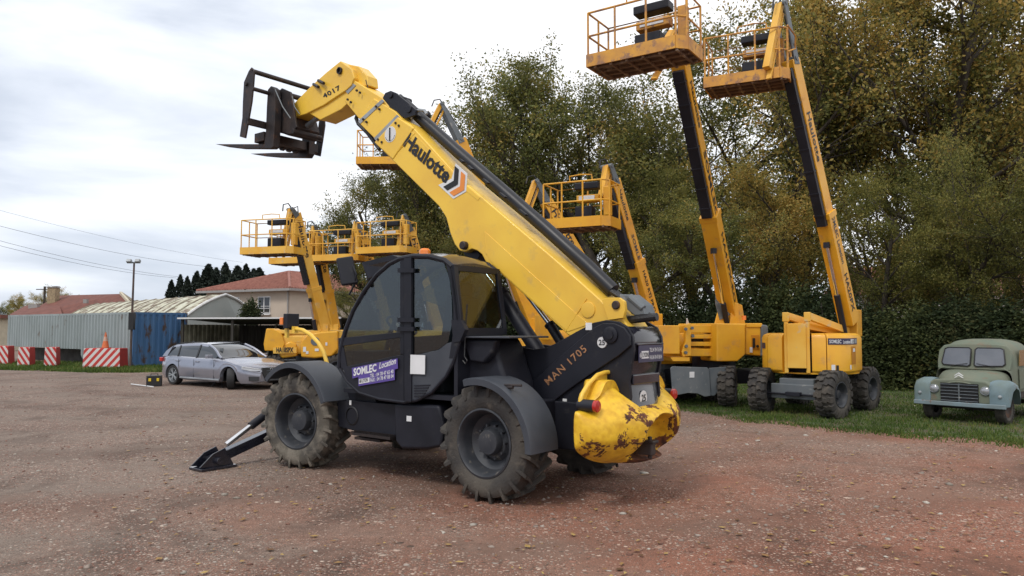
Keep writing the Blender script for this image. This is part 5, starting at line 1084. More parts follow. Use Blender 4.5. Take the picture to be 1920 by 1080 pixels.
# house glimpsed through the trees
o = Vector(((1745 - 960) / F * 52, 52, 0)); hh = thing('house', 'white house with red tiled roof glimpsed through the trees on the right', 'house', o); m = MB(); m.box((0, 0, 2.0), (11, 7, 4.0)); m.build('wall', mat('white_render', (0.6, 0.6, 0.58), 0.9), hh)
m = MB(); m.add([(-6, -4, 4), (6, -4, 4), (6, 4, 4), (-6, 4, 4), (-6, 0, 6), (6, 0, 6)], [(0, 1, 5, 4), (2, 3, 4, 5), (1, 2, 5), (3, 0, 4), (0, 1, 2, 3)]); m.build('roof', TILE, hh)
# power lines
for i, (a, b, d0, d1_, lb) in enumerate((((-60, 378), (455, 492), 60, 95, 'uppermost faint overhead wire across the cloudy sky'), ((-60, 408), (390, 500), 60, 95, 'second overhead wire from the top, darkest of the four'), ((-60, 435), (345, 520), 60, 95, 'third overhead wire from the top'), ((-60, 445), (330, 521), 60, 95, 'lowest overhead wire, dropping towards the floodlight mast'))):
    p0, p1 = W3(*a, d0), W3(*b, d1_); n_ = 14; m = MB(); m.tube([p0.lerp(p1, k / n_) - Vector((0, 0, 0.5 * 4 * (k / n_) * (1 - k / n_))) for k in range(n_ + 1)], 0.010 if i == 0 else 0.015, 5); tag(m.build('power_line', TX, recalc=False), lb, 'power line', 'overhead power lines')
# ================================================================ AERIAL LIFTS
def basket(fr, parent, wl, wr, z, depth, hgt, mt, seedv, panel='dark', mesh_floor=True, style=0):
    """platform: wl/wr are the world points of the near lower edge, left and right, at height z"""
    a, b = fr.loc(wl), fr.loc(wr); a.z = b.z = z; e = (b - a); Lb = e.length; e.normalize()
    n = Vector((-e.y, e.x, 0))
    vd = fr.loc(Vector((0, 0, 0))) - (a + b) / 2
    if n.dot(vd) > 0: n = -n
    U = Vector((0, 0, 1))
    def P(s_, t_, h_): return a + e * s_ + n * t_ + U * h_
    ch_ = 0.16
    out = [P(0, 0, 0), P(Lb - ch_, 0, 0), P(Lb, ch_, 0), P(Lb, depth, 0), P(0, depth, 0)]
    m = MB(); m.prism(out, (0, 0, 0.05))
    for k in range(4): f = (k + 0.5) / 4; m.beam(P(0.03, depth * f, -0.025), P(Lb - 0.05, depth * f, -0.025), 0.03, 0.04)
    for k in range(6): f = (k + 0.5) / 6; m.beam(P(Lb * f, 0.02, -0.03), P(Lb * f, depth - 0.02, -0.03), 0.04, 0.05)
    fl = m.build('platform', ST2, parent)
    m = MB()
    for i in range(5): m.beam(out[i] + U * 0.09, out[(i + 1) % 5] + U * 0.09, 0.025, 0.22)
    m.build('toe_board', mt, fl)
    # rails
    m = MB(); rr_ = 0.019; inset = 0.02
    cs = [P(inset, inset, 0), P(Lb - ch_, inset, 0), P(Lb - inset, ch_, 0), P(Lb - inset, depth - inset, 0), P(inset, depth - inset, 0)]
    for h_, seq in ((hgt, (0, 1, 2, 3, 4, 0)), (hgt * 0.56, (0, 1, 2, 3, 4, 0))):
        m.tube([cs[i] + U * h_ for i in seq], rr_, 6)
    post = [(inset, inset), (Lb * 0.30, inset), (Lb * 0.62, inset), (Lb - ch_, inset), (Lb - inset, ch_), (Lb - inset, depth - inset), (Lb * 0.5, depth - inset), (inset, depth - inset), (inset, depth * 0.5)]
    for (s_, t_) in post: m.tube([P(s_, t_, 0.02), P(s_, t_, hgt)], rr_ if (s_, t_) != post[4] else rr_ * 1.2, 6)
    if style: m.tube([P(0.02, 0.02, hgt), P(-0.10, 0.3, hgt * 0.86), P(-0.10, 0.5, hgt * 0.7), P(0.02, 0.05, hgt * 0.5)], rr_, 6); m.tube([P(Lb, 0.02, hgt), P(Lb + 0.12, 0.35, hgt * 0.88), P(Lb + 0.10, 0.45, hgt * 0.66), P(Lb, 0.08, hgt * 0.5)], rr_, 6)
    m.tube([P(Lb * 0.42, 0.05, hgt), P(Lb * 0.42, 0.03, hgt * 1.13), P(Lb * 0.60, 0.03, hgt * 1.15), P(Lb * 0.75, 0.05, hgt * 1.13), P(Lb * 0.76, 0.05, hgt)], rr_ * 0.8, 6)
    m.build('guard_rail', mt, fl)
    # control console
    cx, cy = Lb * 0.60, depth * 0.45
    def bx(mb, s_, t_, h_, d): mb.beam(P(s_ - d[0] / 2, t_, h_), P(s_ + d[0] / 2, t_, h_), d[1], d[2])
    for nm_, mm_, a_ in (('control_console', BK, (cx + 0.02, cy, hgt * 0.94, (Lb * 0.36, 0.26, 0.15))), ('equipment_box', BK, (cx - 0.05, cy, hgt * 0.33, (Lb * 0.26, 0.25, 0.30))), ('console_box', mt, (cx + 0.03, cy + 0.02, hgt * 0.66, (Lb * 0.34, 0.2, 0.16))), ('platform_mount', mt, (Lb * 0.88, depth * 0.62, hgt * 0.6, (0.16, 0.16, hgt * 0.66)))):
        m = MB(); bx(m, *a_); m.build(nm_, mm_, fl, bevel=0.02)
    m = MB(); bx(m, cx + 0.02, cy - 0.09, hgt * 0.67, (Lb * 0.24, 0.012, 0.09)); m.build('sticker', WH, fl)
    return fl, P, Lb
ST2 = mat('worn_floor', (0.20, 0.12, 0.07), 0.8, 0, (0.13, 0.085, 0.06), 5, wear=(0.30, 0.23, 0.17), wscale=6, wlo=0.55, whi=0.65)

def big_wheel(parent, c, out, steer=0, Rr=0.46, w=0.36): return wheel(parent, c, Rr, w, 0.235, out, steer, 17, 'blk', RB, 0.04, 0.9)
def booms(fr, root, B0, Bm, B1, E, J, mt, s0, s1, tray=0.62, cyl_=True, texts=(), tray_side=1, jib_mt=None):
    """B0 pivot, Bm end of the outer tube, B1 boom head, E elbow, J jib foot; all world points"""
    b0, bm_, b1, e_, j = [fr.loc(v) for v in (B0, Bm, B1, E, J)]
    dd_ = b1 - b0; bm_ = b0 + dd_ * ((bm_ - b0).dot(dd_) / dd_.dot(dd_))
    d = (b1 - b0).normalized(); hd = Vector((d.x, d.y, 0)).normalized(); sd = Vector((-hd.y, hd.x, 0)); up = d.cross(sd).normalized()
    if up.z < 0: up = -up
    m = MB(); m.beam(b0, bm_, s0[0], s0[1], sd); ob = m.build('boom', mt, root, bevel=0.015)
    m = MB(); m.beam(bm_ - d * 0.25, b1, s1[0], s1[1], sd); m.build('boom_extension', mt, root, bevel=0.012)
    m = MB(); m.beam(bm_ - d * 0.10, bm_ + d * 0.03, s0[0] + 0.03, s0[1] + 0.03, sd); m.build('boom_collar', mt, root, bevel=0.008)
    # black cable tray on the belly side
    m = MB(); off = -up * (s1[1] / 2 + 0.06); t0 = b0.lerp(b1, 1 - tray); m.beam(t0 + off, b1 - d * 0.15 + off, s1[0] * 0.8, 0.11, sd)
    for k in range(7): q_ = t0.lerp(b1 - d * 0.15, (k + 0.5) / 7) + off; m.beam(q_ - d * 0.02, q_ + d * 0.02, s1[0] * 0.8 + 0.02, 0.13, sd)
    m.build('cable_tray', BK, root, bevel=0.006)
    if cyl_:
        m = MB(); c0 = b0 - up * (s0[1] * 0.9) - d * 0.15; c1 = b0.lerp(bm_, 0.75) - up * (s0[1] / 2 + 0.05); m.cyl(c0, c0.lerp(c1, 0.45), 0.065, 12); cc = m.build('lift_cylinder', BK, root); MB().box(c1, (0.09, 0.12, 0.12)).build('rod_bracket', BK, root)
        m = MB(); m.cyl(c0.lerp(c1, 0.44), c1, 0.036, 10); m.build('piston_rod', CH, cc)
    # elbow plates, jib arms
    m = MB()
    for s_ in (-1, 1):
        o_ = sd * (s_ * s1[0] * 0.5); m.beam(b1 + o_ - d * 0.12 - up * 0.02, e_ + o_, 0.03, 0.20, sd, 0.03, 0.12)
    m.cyl(b1 + sd * (s1[0] * 0.62), b1 - sd * (s1[0] * 0.62), 0.05, 12); m.cyl(e_ + sd * (s1[0] * 0.62), e_ - sd * (s1[0] * 0.62), 0.05, 12); m.build('elbow', GM, root, bevel=0.006)
    m = MB(); jm = jib_mt or mt; ej = (j - e_).normalized()
    m.beam(e_, j, s1[0] * 0.58, 0.12, sd); m.build('jib_arm', jm, root, bevel=0.008)
    lo_ = (b1 - e_).normalized() * 0.20; m = MB(); m.beam(e_ + lo_, j + lo_ + ej * 0.02, s1[0] * 0.42, 0.05, sd); m.build('jib_arm', jm, root, bevel=0.006)
    m = MB(); mid_ = e_ + lo_ * 0.5; m.cyl(mid_ + ej * 0.15, mid_ + ej * (j - e_).length * 0.6, 0.035, 8); m.build('jib_cylinder', BK, root)
    m = MB(); m.tube([e_ - ej * 0.02 + up * 0.05, e_ - ej * 0.18 + hd * 0.1, e_ - ej * 0.12 + hd * 0.26, e_ + ej * 0.1 + hd * 0.24], 0.02, 6); m.tube([b1 + up * 0.12, b1 + d * 0.2 + up * 0.16, e_ + up * 0.1], 0.018, 6); m.build('hose', HS, root)
    # lettering runs down the side face that looks at the camera
    camv = fr.loc(Vector((0, 0, CAMH))) - b1; sn = sd if sd.dot(camv) > 0 else -sd
    for (s, f0, f1_, hh, mm_, sec) in texts:
        A, B = (b0, b1); p0 = A.lerp(B, f0); L_ = (B - A).length * abs(f1_ - f0); hw = (s0 if sec == 0 else s1)
        right = -d; upv = sn.cross(right).normalized(); p0 = p0 + sn * (hw[0] / 2 + 0.003) - upv * hh / 2
        text('lettering', s, p0, right, upv, hh, mm_, root, width=L_, bold=0.02, off=0.004)
    return b0, b1, sd, up, d, hd, sn
def emblem(fr, root, p, right, upv, h):
    for k, mm_ in ((0, TX), (1, OR)):
        o_ = right * (k * h * 0.55); m = MB(); m.prism([p + o_ + right * a * h + upv * b * h for a, b in ((0, 0), (0.35, 0), (0.75, 0.5), (0.35, 1), (0, 1), (0.4, 0.5))], right.cross(upv) * 0.004); m.build('emblem', mm_, root)

# ---- lift with low articulated stack, far left of the two tall ones (grey axle guard, grey tail)
oA = on_z(1330, 752); FA = Frame((oA.x, 17.6), (-0.97, -0.24))
la = thing('boom_lift', 'tall yellow lift with grey tail and rusty platform tilted high at top centre', 'boom lift', FA.o, FA.rz, 'yellow boom lifts parked in the yard')
def ab(m, px0, px1, py0, py1, Y, th): return pr_f(m, FA, [(px0, py0), (px1, py0), (px1, py1), (px0, py1)], Y, th)
def pr_f(m, fr, pts, Y, th): return m.prism([fr.M(x, y, Y) for x, y in pts], (0, -th, 0))
YA = 0.95
m = MB(); pr_f(m, FA, [(1344, 606), (1400, 607), (1398, 612), (1398, 665), (1383, 678), (1344, 678)], YA, 1.9); pr_f(m, FA, [(1398, 612), (1428, 610), (1428, 668), (1398, 665)], YA - 0.08, 1.7); m.build('turret_cover', Yl, la, bevel=0.03, seg=3)
m = MB(); pr_f(m, FA, [(1400, 606), (1430, 606), (1430, 614), (1400, 614)], YA - 0.05, 1.75); m.build('cover_lid', Yl, la, bevel=0.02)
m = MB(); pr_f(m, FA, [(1428, 608), (1441, 610), (1443, 668), (1428, 669)], YA - 0.03, 1.8); m.build('counterweight', GM, la, bevel=0.04, seg=3)
m = MB(); pr_f(m, FA, [(1409, 628), (1424, 628), (1424, 656), (1409, 656)], YA - 0.07, 0.02); m.build('hatch', mat('hatch_orange', (0.55, 0.22, 0.01), 0.5), la, bevel=0.006)
m = MB(); pr_f(m, FA, [(1412, 634), (1416, 634), (1416, 652), (1412, 652)], YA - 0.05, 0.02); m.cyl(FA.M(1420, 649, YA - 0.06), FA.M(1420, 649, YA - 0.06) + Vector((0, 0.02, 0)), 0.03, 10); m.build('latch', TX, la)
m = MB(); pr_f(m, FA, [(1406, 651), (1411, 651), (1411, 661), (1406, 661)], YA - 0.05, 0.01); m.build('sticker', WH, la)
m = MB(); pr_f(m, FA, [(1286, 609), (1296, 606), (1296, 667), (1281, 669), (1278, 660), (1286, 640)], YA - 0.05, 0.12)
m.build('link_bracket', Yl, la, bevel=0.01)
for q_ in ((1276, 1344, 610, 624), (1296, 1343, 627, 635), (1294, 1343, 641, 649), (1290, 1343, 654, 668)):
    m = MB(); ab(m, *q_, YA - 0.25, 0.22); m.build('link_arm', Yl, la, bevel=0.012)
m = MB(); pr_f(m, FA, [(1296, 626), (1346, 626), (1346, 652), (1296, 652)], YA - 0.6, 0.05); m.build('back_plate', TX, la)
m = MB()
for (x_, y_) in ((1285, 617), (1297, 615), (1298, 630), (1286, 649), (1285, 661)):
    m = MB(); c = FA.M(x_, y_, YA - 0.04); m.cyl(c, c + Vector((0, 0.04, 0)), 0.035, 12); m.build('pin', GM, la)
m = MB(); pr_f(m, FA, [(1236, 610), (1275, 610), (1275, 664), (1240, 664), (1236, 640)], YA, 1.6); m.build('end_cover', Yl, la, bevel=0.02)
m = MB(); pr_f(m, FA, [(1257, 670), (1293, 670), (1293, 677), (1262, 677)], YA, 1.2); m.build('lower_lip', Yl, la)
m = MB(); c = FA.M(1330, 690, 0); m.cyl((0, 0, 0.75), (0, 0, 1.1), 0.5, 24); m.box((0, 0, 0.62), (2.2, 0.7, 0.32)); m.build('chassis', BK, la, bevel=0.02)
m = MB(); gpx = [(1258, 690), (1262, 687), (1326, 689), (1330, 693), (1333, 742), (1322, 744), (1308, 738), (1290, 737), (1270, 741), (1262, 740)]; pr_f(m, FA, gpx, 1.12, 0.05); pr_f(m, FA, [(1330, 690), (1362, 688), (1360, 720), (1340, 742), (1333, 742)], 1.08, 0.04); m.build('axle_guard', GM, la, bevel=0.01)
m = MB(); pr_f(m, FA, [(1293, 697), (1302, 697), (1302, 708), (1293, 708)], 1.13, 0.005); m.build('sticker', WH, la)
c = FA.loc(on_z(1369, 764)); big_wheel(la, (c.x, c.y - 0.10, 0.46), 1, 55); big_wheel(la, (c.x + 0.1, -0.95, 0.46), -1, 0); big_wheel(la, (c.x + 2.2, 0.55, 0.46), 1, 0); big_wheel(la, (c.x + 2.2, -0.95, 0.46), -1, 0)
B0 = at(1374, 618, 17.9); b = booms(FA, la, B0, at(1334, 408, 16.2), at(1274, 112, 14.6), at(1262, 60, 14.4), at(1222, 128, 13.9), Yl, (0.36, 0.42), (0.28, 0.36), 0.52, True,
      [('SOMLEC', 0.70, 0.46, 0.18, TX, 1), ('HA41PX-RO', 0.40, 0.12, 0.16, TX, 0), ('Haulotte', 0.93, 0.78, 0.15, TX, 1)])
m = MB(); pr_f(m, FA, [(1340, 610), (1352, 565), (1362, 560), (1392, 572), (1398, 610)], 0.24, 0.05); pr_f(m, FA, [(1372, 570), (1385, 568), (1386, 610), (1368, 610)], 0.3, 0.6); m.build('boom_pivot', Yl, la, bevel=0.01)
m = MB(); pr_f(m, FA, [(1342, 520), (1356, 545), (1372, 560), (1370, 590), (1350, 600), (1342, 570)], 0.26, 0.03); m.build('side_plate', GM, la, bevel=0.005)
basket(FA, la, on_z(1100, 124, 6.35), on_z(1284, 84, 6.35), 6.35, 0.85, 0.95, Yr, 1)
m = MB(); c = FA.M(1395, 600, 0.5); m.cyl(c, c + Vector((0, 0, 0.10)), 0.05, 12); m.build('beacon', OG, la)
m = MB(); m.cyl(FA.M(1290, 612, 0.5), FA.M(1288, 597, 0.6), 0.05, 8, 0.01); m.build('horn', WH, la)

# ---- rightmost lift: round yellow turret, four block-tread wheels
oB = (on_z(1420, 772) + on_z(1630, 768)) / 2; FBf = Frame((oB.x + 0.25, oB.y + 0.35), (-0.62, -0.78))
lb2 = thing('boom_lift', 'rightmost yellow lift with round turret, its weathered platform highest on the right', 'boom lift', FBf.o, FBf.rz, 'yellow boom lifts parked in the yard')
fx = lambda w_: FBf.loc(w_)
def wat(px, py, dz=0.0): v = fx(on_z(px, py)); return v
wl_, wr_, wb_ = wat(1421, 772), wat(1573, 785), wat(1632, 769)
# chassis frame: front axle from the left wheel to the near right wheel
ax1 = (wr_ - wl_); ax1n = ax1.normalized(); bkd = (wb_ - wr_).normalized()
def rotw(v): return math.degrees(math.atan2(v.y, v.x))
aR = rotw(-ax1n)   # wheel axis pointing left
for c, o_, st in ((wl_, 1, rotw(-ax1n) - 90 + 12), (wr_, -1, rotw(-ax1n) - 90 - 4), (wb_, -1, rotw(-ax1n) - 90), (wl_ + (wb_ - wr_), 1, rotw(-ax1n) - 90)):
    big_wheel(lb2, (c.x - (0.10 if o_ < 0 else -0.10) * ax1n.x, c.y - (0.10 if o_ < 0 else -0.10) * ax1n.y, 0.46), o_, st, 0.47, 0.36)
m = MB(); pa, pb = wl_.lerp(wr_, 0.20), wl_.lerp(wr_, 0.80); z_ = 0.47
m.beam(Vector((pa.x, pa.y, z_)) , Vector((pb.x, pb.y, z_)), 0.16, 0.30); a_, b2_ = wl_.lerp(wr_, 0.36), wb_.lerp(wl_ + (wb_ - wr_), 0.64); m.beam(Vector((a_.x, a_.y, 0.6)), Vector((wl_.lerp(wr_, 0.36) + (wb_ - wr_)).to_tuple()[:2] + (0.6,)), 0.2, 0.2)
mid2 = (wl_ + wb_) / 2; m.beam(Vector((((wl_ + wr_) / 2).x, ((wl_ + wr_) / 2).y, 0.62)), Vector(((mid2 * 2 - (wl_ + wr_) / 2).x, (mid2 * 2 - (wl_ + wr_) / 2).y, 0.62)), 0.7, 0.22); m.build('axle_beam', GM, lb2, bevel=0.02)
m = MB(); off_ = (wr_ - wb_).normalized() * 0.12; m.cyl(Vector((wl_.x, wl_.y, 0.42)) + off_, Vector((wr_.x, wr_.y, 0.42)) + off_, 0.02, 8); c = (wl_ + wr_) / 2; m.box(Vector((c.x, c.y, 0.43)) + off_ * 1.3, (0.3, 0.1, 0.08), Matrix.Rotation(R(rotw(ax1n)), 3, 'Z')); m.build('steering_rod', BK, lb2, bevel=0.01)
m = MB(); m.cyl((mid2.x, mid2.y, 0.6), (mid2.x, mid2.y, 0.98), 0.42, 24); m.build('slew_ring', BK, lb2)
# turret: rounded drum
zt0, zt1 = 0.85, 1.64; tcx, tcy = mid2.x, mid2.y - 0.04; RXt, RYt = 0.90, 0.93
def drum(a0, a1, r_, z0, z1, n=18, rnd_=0.10):
    rings = []
    for z, k in ((z0, 0.97), (z0 + 0.04, 1.0), (z1 - rnd_, 1.0), (z1 - rnd_ * 0.35, 0.965), (z1, 0.88)):
        ring = [Vector((tcx, tcy, z))]
        for i in range(n + 1):
            a = R(a0 + (a1 - a0) * i / n); q_ = (abs(math.cos(a)) ** 3.0 + abs(math.sin(a)) ** 3.0) ** (-1 / 3.0); ring.append(Vector((tcx + r_ * k * q_ * math.cos(a) * RXt, tcy + r_ * k * q_ * math.sin(a) * RYt, z)))
        rings.append(ring)
    return MB().loft(rings, True, True)
camdir = math.degrees(math.atan2(fx(Vector((0, 0, 0))).y - tcy, fx(Vector((0, 0, 0))).x - tcx))
_r = fx(Vector((50, 30, 0))) - fx(Vector((0, 30, 0)))
sgn_r = 1 if Vector((math.cos(R(camdir + 90)), math.sin(R(camdir + 90)), 0)).dot(_r) > 0 else -1
for a0, a1 in ((camdir - 118, camdir - 42), (camdir - 41, camdir - 17), (camdir - 15.5, camdir + 10), (camdir + 18, camdir + 40), (camdir + 41.5, camdir + 130)):
    pass
segs = [(-140, -57), (-56, -36), (0, 15), (16, 100), (102, 218)]
for k, (a0, a1) in enumerate(segs): drum(camdir + sgn_r * a0, camdir + sgn_r * a1, 1.0, zt0, zt1).build('turret_cover', Yl, lb2, smooth=30)
m = MB(); m.cyl((tcx, tcy, zt0 - 0.02), (tcx, tcy, zt1 - 0.05), 0.75, 24); m.build('turret_core', BK, lb2)
# tower between the covers
cd = Vector((math.cos(R(camdir - 1)), math.sin(R(camdir - 1)), 0)); cs_ = Vector((-cd.y, cd.x, 0)); tp = Vector((tcx, tcy, 0)) + Vector((math.cos(R(camdir - sgn_r * 17)), math.sin(R(camdir - sgn_r * 17)), 0)) * 0.90
# cs_ points to camera-left when > 0? choose so that +cs_ is screen right
if (cs_.dot(fx(Vector((50, 30, 0))) - fx(Vector((0, 30, 0))))) < 0: cs_ = -cs_
def TW(s_, z_, f_=0.0): return tp + cs_ * s_ + cd * f_ + Vector((0, 0, z_))
ppm = 90.0
m = MB(); m.beam(TW(-0.01, 0.94), TW(-0.01, 1.84), 0.36, 0.30, cs_); m.build('tower', Yp, lb2, bevel=0.012)
for s_ in (-0.21, 0.20):
    m = MB(); m.beam(TW(s_, 0.84, -0.05), TW(s_, 1.98, -0.05), 0.075, 0.30, cs_); m.beam(TW(s_, 1.88, 0.02), TW(s_, 2.07, 0.02), 0.13, 0.18, cs_); m.build('tower_post', Yp, lb2, bevel=0.012)
bt = fx(at(1598, 606, 16.9))
for s_ in (-0.21, 0.20):
    m = MB(); m.beam(TW(s_, 2.0, -0.05), Vector((bt.x, bt.y, 1.66)) + cs_ * (s_ - 0.3) * 0.6 + cd * 0.2, 0.08, 0.15, cs_); m.build('link_arm', Yp, lb2, bevel=0.008)
m = MB(); m.beam(TW(-0.02, 1.8, -0.25), Vector((bt.x, bt.y, 1.62)) - cs_ * 0.3 + cd * 0.1, 0.3, 0.12, cs_); m.build('link_plate', Yl, lb2, bevel=0.01)
# sign and stickers on the right-hand cover
def drum_pt(a_, z_, r_=1.012):
    a = R(a_); q_ = (abs(math.cos(a)) ** 3.0 + abs(math.sin(a)) ** 3.0) ** (-1 / 3.0); return Vector((tcx + r_ * q_ * math.cos(a) * RXt, tcy + r_ * q_ * math.sin(a) * RYt, z_))
def drum_patch(name, a0, a1, z0, z1, mt, r_=1.008, parent=lb2, n=10):
    m = MB(); lo, hi = [], []
    for i in range(n + 1): a_ = camdir + sgn_r * (a0 + (a1 - a0) * i / n); lo.append(drum_pt(a_, z0, r_)); hi.append(drum_pt(a_, z1, r_))
    return m.loft([lo, hi], False, False).build(name, mt, parent, recalc=False, smooth=30)
sgp = drum_patch('sign_panel', 17, 66, 1.42, 1.545, NV)
def drum_text(s, a0, a1, z, h, mt, parent):
    p0, p1 = drum_pt(camdir + sgn_r * a0, z, 1.016), drum_pt(camdir + sgn_r * a1, z, 1.016); text('lettering', s, p0, p1 - p0, (0, 0, 1), h, mt, parent, width=(p1 - p0).length, bold=0.02, off=0.012)
drum_text('SOMLEC', 18, 31, 1.445, 0.075, WH, sgp); drum_text('Location', 33, 44, 1.44, 0.07, WH, sgp); drum_patch('sign_patch', 46, 54, 1.44, 1.525, WH, 1.012, sgp); drum_text('LYON', 47, 53, 1.455, 0.05, TX, sgp); drum_patch('sign_patch', 56, 64, 1.44, 1.525, LG, 1.012, sgp)
for a0, a1, z0, z1 in ((20, 24, 0.91, 1.02), (44, 47, 0.92, 1.01)): drum_patch('sticker', a0, a1, z0, z1, WH)
drum_patch('latch', 25, 28, 0.90, 1.01, TX); hp_ = drum_patch('hatch', 48, 60, 1.02, 1.38, mat('hatch_amber', (0.50, 0.20, 0.01), 0.5)); drum_patch('sticker', 51, 57, 1.27, 1.34, WH, 1.012, hp_)
drum_patch('sign_panel', -78, -60, 1.32, 1.44, NV)
m = MB(); m.cyl((tcx, tcy, zt0 - 0.03), (tcx, tcy, zt0 - 0.005), 0.92, 40); m.build('turret_base', Yl, lb2)
m = MB(); pv = fx(at(1596, 606, 16.8)); m.box(pv, (0.4, 0.36, 0.6)); m.build('boom_pivot', Yl, lb2, bevel=0.02)
b = booms(FBf, lb2, at(1592, 606, 16.6), at(1548, 400, 15.9), at(1482, 112, 15.0), at(1462, 8, 14.9), at(1438, 128, 14.6), Yl, (0.32, 0.34), (0.25, 0.32), 0.60, True,
      [('Haulotte', 0.81, 0.63, 0.17, TX, 1), ('SOMLEC Location', 0.44, 0.24, 0.13, TG, 0), ('HA20PX', 0.20, 0.05, 0.15, TX, 0)], jib_mt=Yp)
basket(FBf, lb2, on_z(1320, 163, 6.75), on_z(1478, 141, 6.75), 6.75, 0.85, 1.02, Yr, 2, style=1)

# ---- the other lifts, standing further back; their turrets are mostly hidden
def lift(label, base_px, base_d, hv, B0, Bm, B1, E, J, bk, mt, s0, s1, texts, body=True, tw=1.0, bz=None, tray=0.6, bdepth=0.85, rail=1.0):
    o = at(base_px, 700, base_d); fr = Frame((o.x, base_d), hv)
    t = thing('boom_lift', label, 'boom lift', fr.o, fr.rz, 'yellow boom lifts parked in the yard')
    for x_ in (-1.0, 1.0):
        for y_ in (-0.85, 0.85): big_wheel(t, (x_, y_, 0.44), 1 if y_ > 0 else -1, 0, 0.44, 0.32)
    m = MB(); m.box((0, 0, 0.55), (2.2, 1.1, 0.28)); m.cyl((0, 0, 0.6), (0, 0, 0.95), 0.45, 20); m.build('chassis', GM, t, bevel=0.02)
    if body:
        m = MB(); rings = []
        for z, k in ((0.92, 0.94), (1.0, 1.0), (1.45, 1.0), (1.62, 0.9), (1.68, 0.7)):
            rings.append([Vector((-0.1 + 1.15 * k * math.copysign(abs(math.cos(a)) ** 0.6, math.cos(a)), 0.85 * k * math.copysign(abs(math.sin(a)) ** 0.6, math.sin(a)), z)) for a in [2 * math.pi * i / 32 for i in range(32)]])
        m.loft(rings, True, True); m.build('turret_cover', mt, t, smooth=40)
    pts = [at(*v) for v in (B0, Bm, B1, E, J)]
    booms(fr, t, *pts, mt, s0, s1, tray, True, texts)
    px0, py0, px1, py1, z = bk; basket(fr, t, on_z(px0, py0, z), on_z(px1, py1, z), z, bdepth, rail, mt, 3)
    p0 = fr.loc(pts[0]); m = MB(); m.beam((p0.x, p0.y, 1.2), (p0.x, p0.y, p0.z + 0.15), 0.42, 0.34, (0, 1, 0)); m.build('boom_pivot', mt, t, bevel=0.02)
    return fr, t
def zof(py, d): return (HZ - py) / F * d + CAMH
lift('clean orange-yellow lift whose platform hangs right of centre in front of the dark trees', 1232, 18.2, (-1, -0.55), (1222, 600, 18.0), (1193, 490, 17.6), (1148, 338, 17.0), (1138, 312, 16.9), (1128, 372, 16.6),
     (1017, 428, 1140, 420, zof(424, 16.2)), Yl, (0.30, 0.34), (0.26, 0.30), [('Haulotte', 0.93, 0.72, 0.11, TX, 1), ('SOMLEC', 0.62, 0.40, 0.10, TG, 1), ('HA20 RTJ PRO', 0.36, 0.06, 0.12, TX, 0)], rail=0.98)
lift('lift with pale jib half hidden behind the raised telehandler boom', 1165, 22.0, (-1, -0.5), (1160, 610, 22), (1100, 500, 21.6), (1024, 378, 21), (1003, 340, 20.8), (985, 390, 20.6),
     (880, 492, 958, 486, zof(489, 20.2)), Yl, (0.32, 0.36), (0.27, 0.32), [('Haulotte', 0.93, 0.66, 0.2, TX, 1), ('SOMLEC', 0.55, 0.30, 0.2, TX, 0)])
fE, tE = lift('lift whose small platform shows left of the telehandler boom collar', 1035, 24.0, (-1, -0.25), (1000, 606, 24), (940, 450, 23.6), (862, 262, 23), (826, 196, 22.8), (778, 292, 22.5),
     (668, 306, 772, 306, zof(306, 22.3)), Yl, (0.36, 0.40), (0.28, 0.34), [('SOMLEC', 0.45, 0.2, 0.2, TX, 0)])
m = MB(); v = fE.loc(at(1022, 614, 22.6)); m.box(v, (0.5, 0.55, 0.75)); m.box(v + Vector((0, 0, 0.42)), (0.3, 0.65, 0.15)); m.build('tower', Yl, tE, bevel=0.02)
text('lettering', 'SOM', v + Vector((-0.253, 0.2, -0.2)), (0, -1, 0), (0, 0, 1), 0.2, TX, tE)
fF, tF = lift('left lift with stacked arms and black model letters, right behind the silver car', 580, 25.0, (-1, -0.12), (607, 616, 24.6), (590, 540, 24.3), (553, 400, 23.8), (544, 392, 23.6), (530, 468, 23.3),
     (450, 476, 545, 473, zof(475, 23.0)), Yp, (0.32, 0.36), (0.26, 0.30), [('Haulotte', 0.93, 0.62, 0.17, TX, 1)], rail=1.05)
m = MB(); pr_f(m, fF, [(499, 616), (512, 616), (527, 624), (534, 645), (528, 658), (496, 658), (494, 645)], 0.95, 0.9); m.build('arm_housing', Yl, tF, bevel=0.03)
for q_ in (((512, 618), (600, 620), (600, 627), (512, 625)), ((524, 630), (580, 632), (580, 640), (530, 645))): m = MB(); pr_f(m, fF, q_, 0.85, 0.2); m.build('link_arm', Yp, tF, bevel=0.01)
m = MB(); pr_f(m, fF, [(532, 645), (545, 640), (556, 645), (556, 668), (528, 672), (522, 664)], 0.9, 0.6); m.build('rear_cover', Yl, tF, bevel=0.05, seg=3)
m = MB(); pr_f(m, fF, [(564, 640), (575, 627), (600, 622), (634, 620), (634, 655), (622, 668), (590, 672), (564, 670)], 0.98, 1.0); m.build('front_cover', Yl, tF, bevel=0.06, seg=3)
m = MB(); pr_f(m, fF, [(512, 652), (556, 651), (556, 662), (512, 663)], 0.99, 0.03); nb_ = m.build('name_board', Yp, tF)
text('lettering', 'HA18SPX', fF.M(518, 661, 1.0), fF.M(550, 661, 1.0) - fF.M(518, 661, 1.0), (0, 0, 1), 0.17, TX, nb_, width=(fF.M(550, 661, 1.0) - fF.M(518, 661, 1.0)).length, bold=0.03)
stickers(tF, [(fF.M(571, 655, 0.99), (0.09, 0.01, 0.16)), (fF.M(576, 661, 0.99), (0.08, 0.01, 0.09)), (fF.M(594, 656, 0.99), (0.12, 0.01, 0.08)), (fF.M(612, 645, 0.99), (0.06, 0.01, 0.10))], WH)
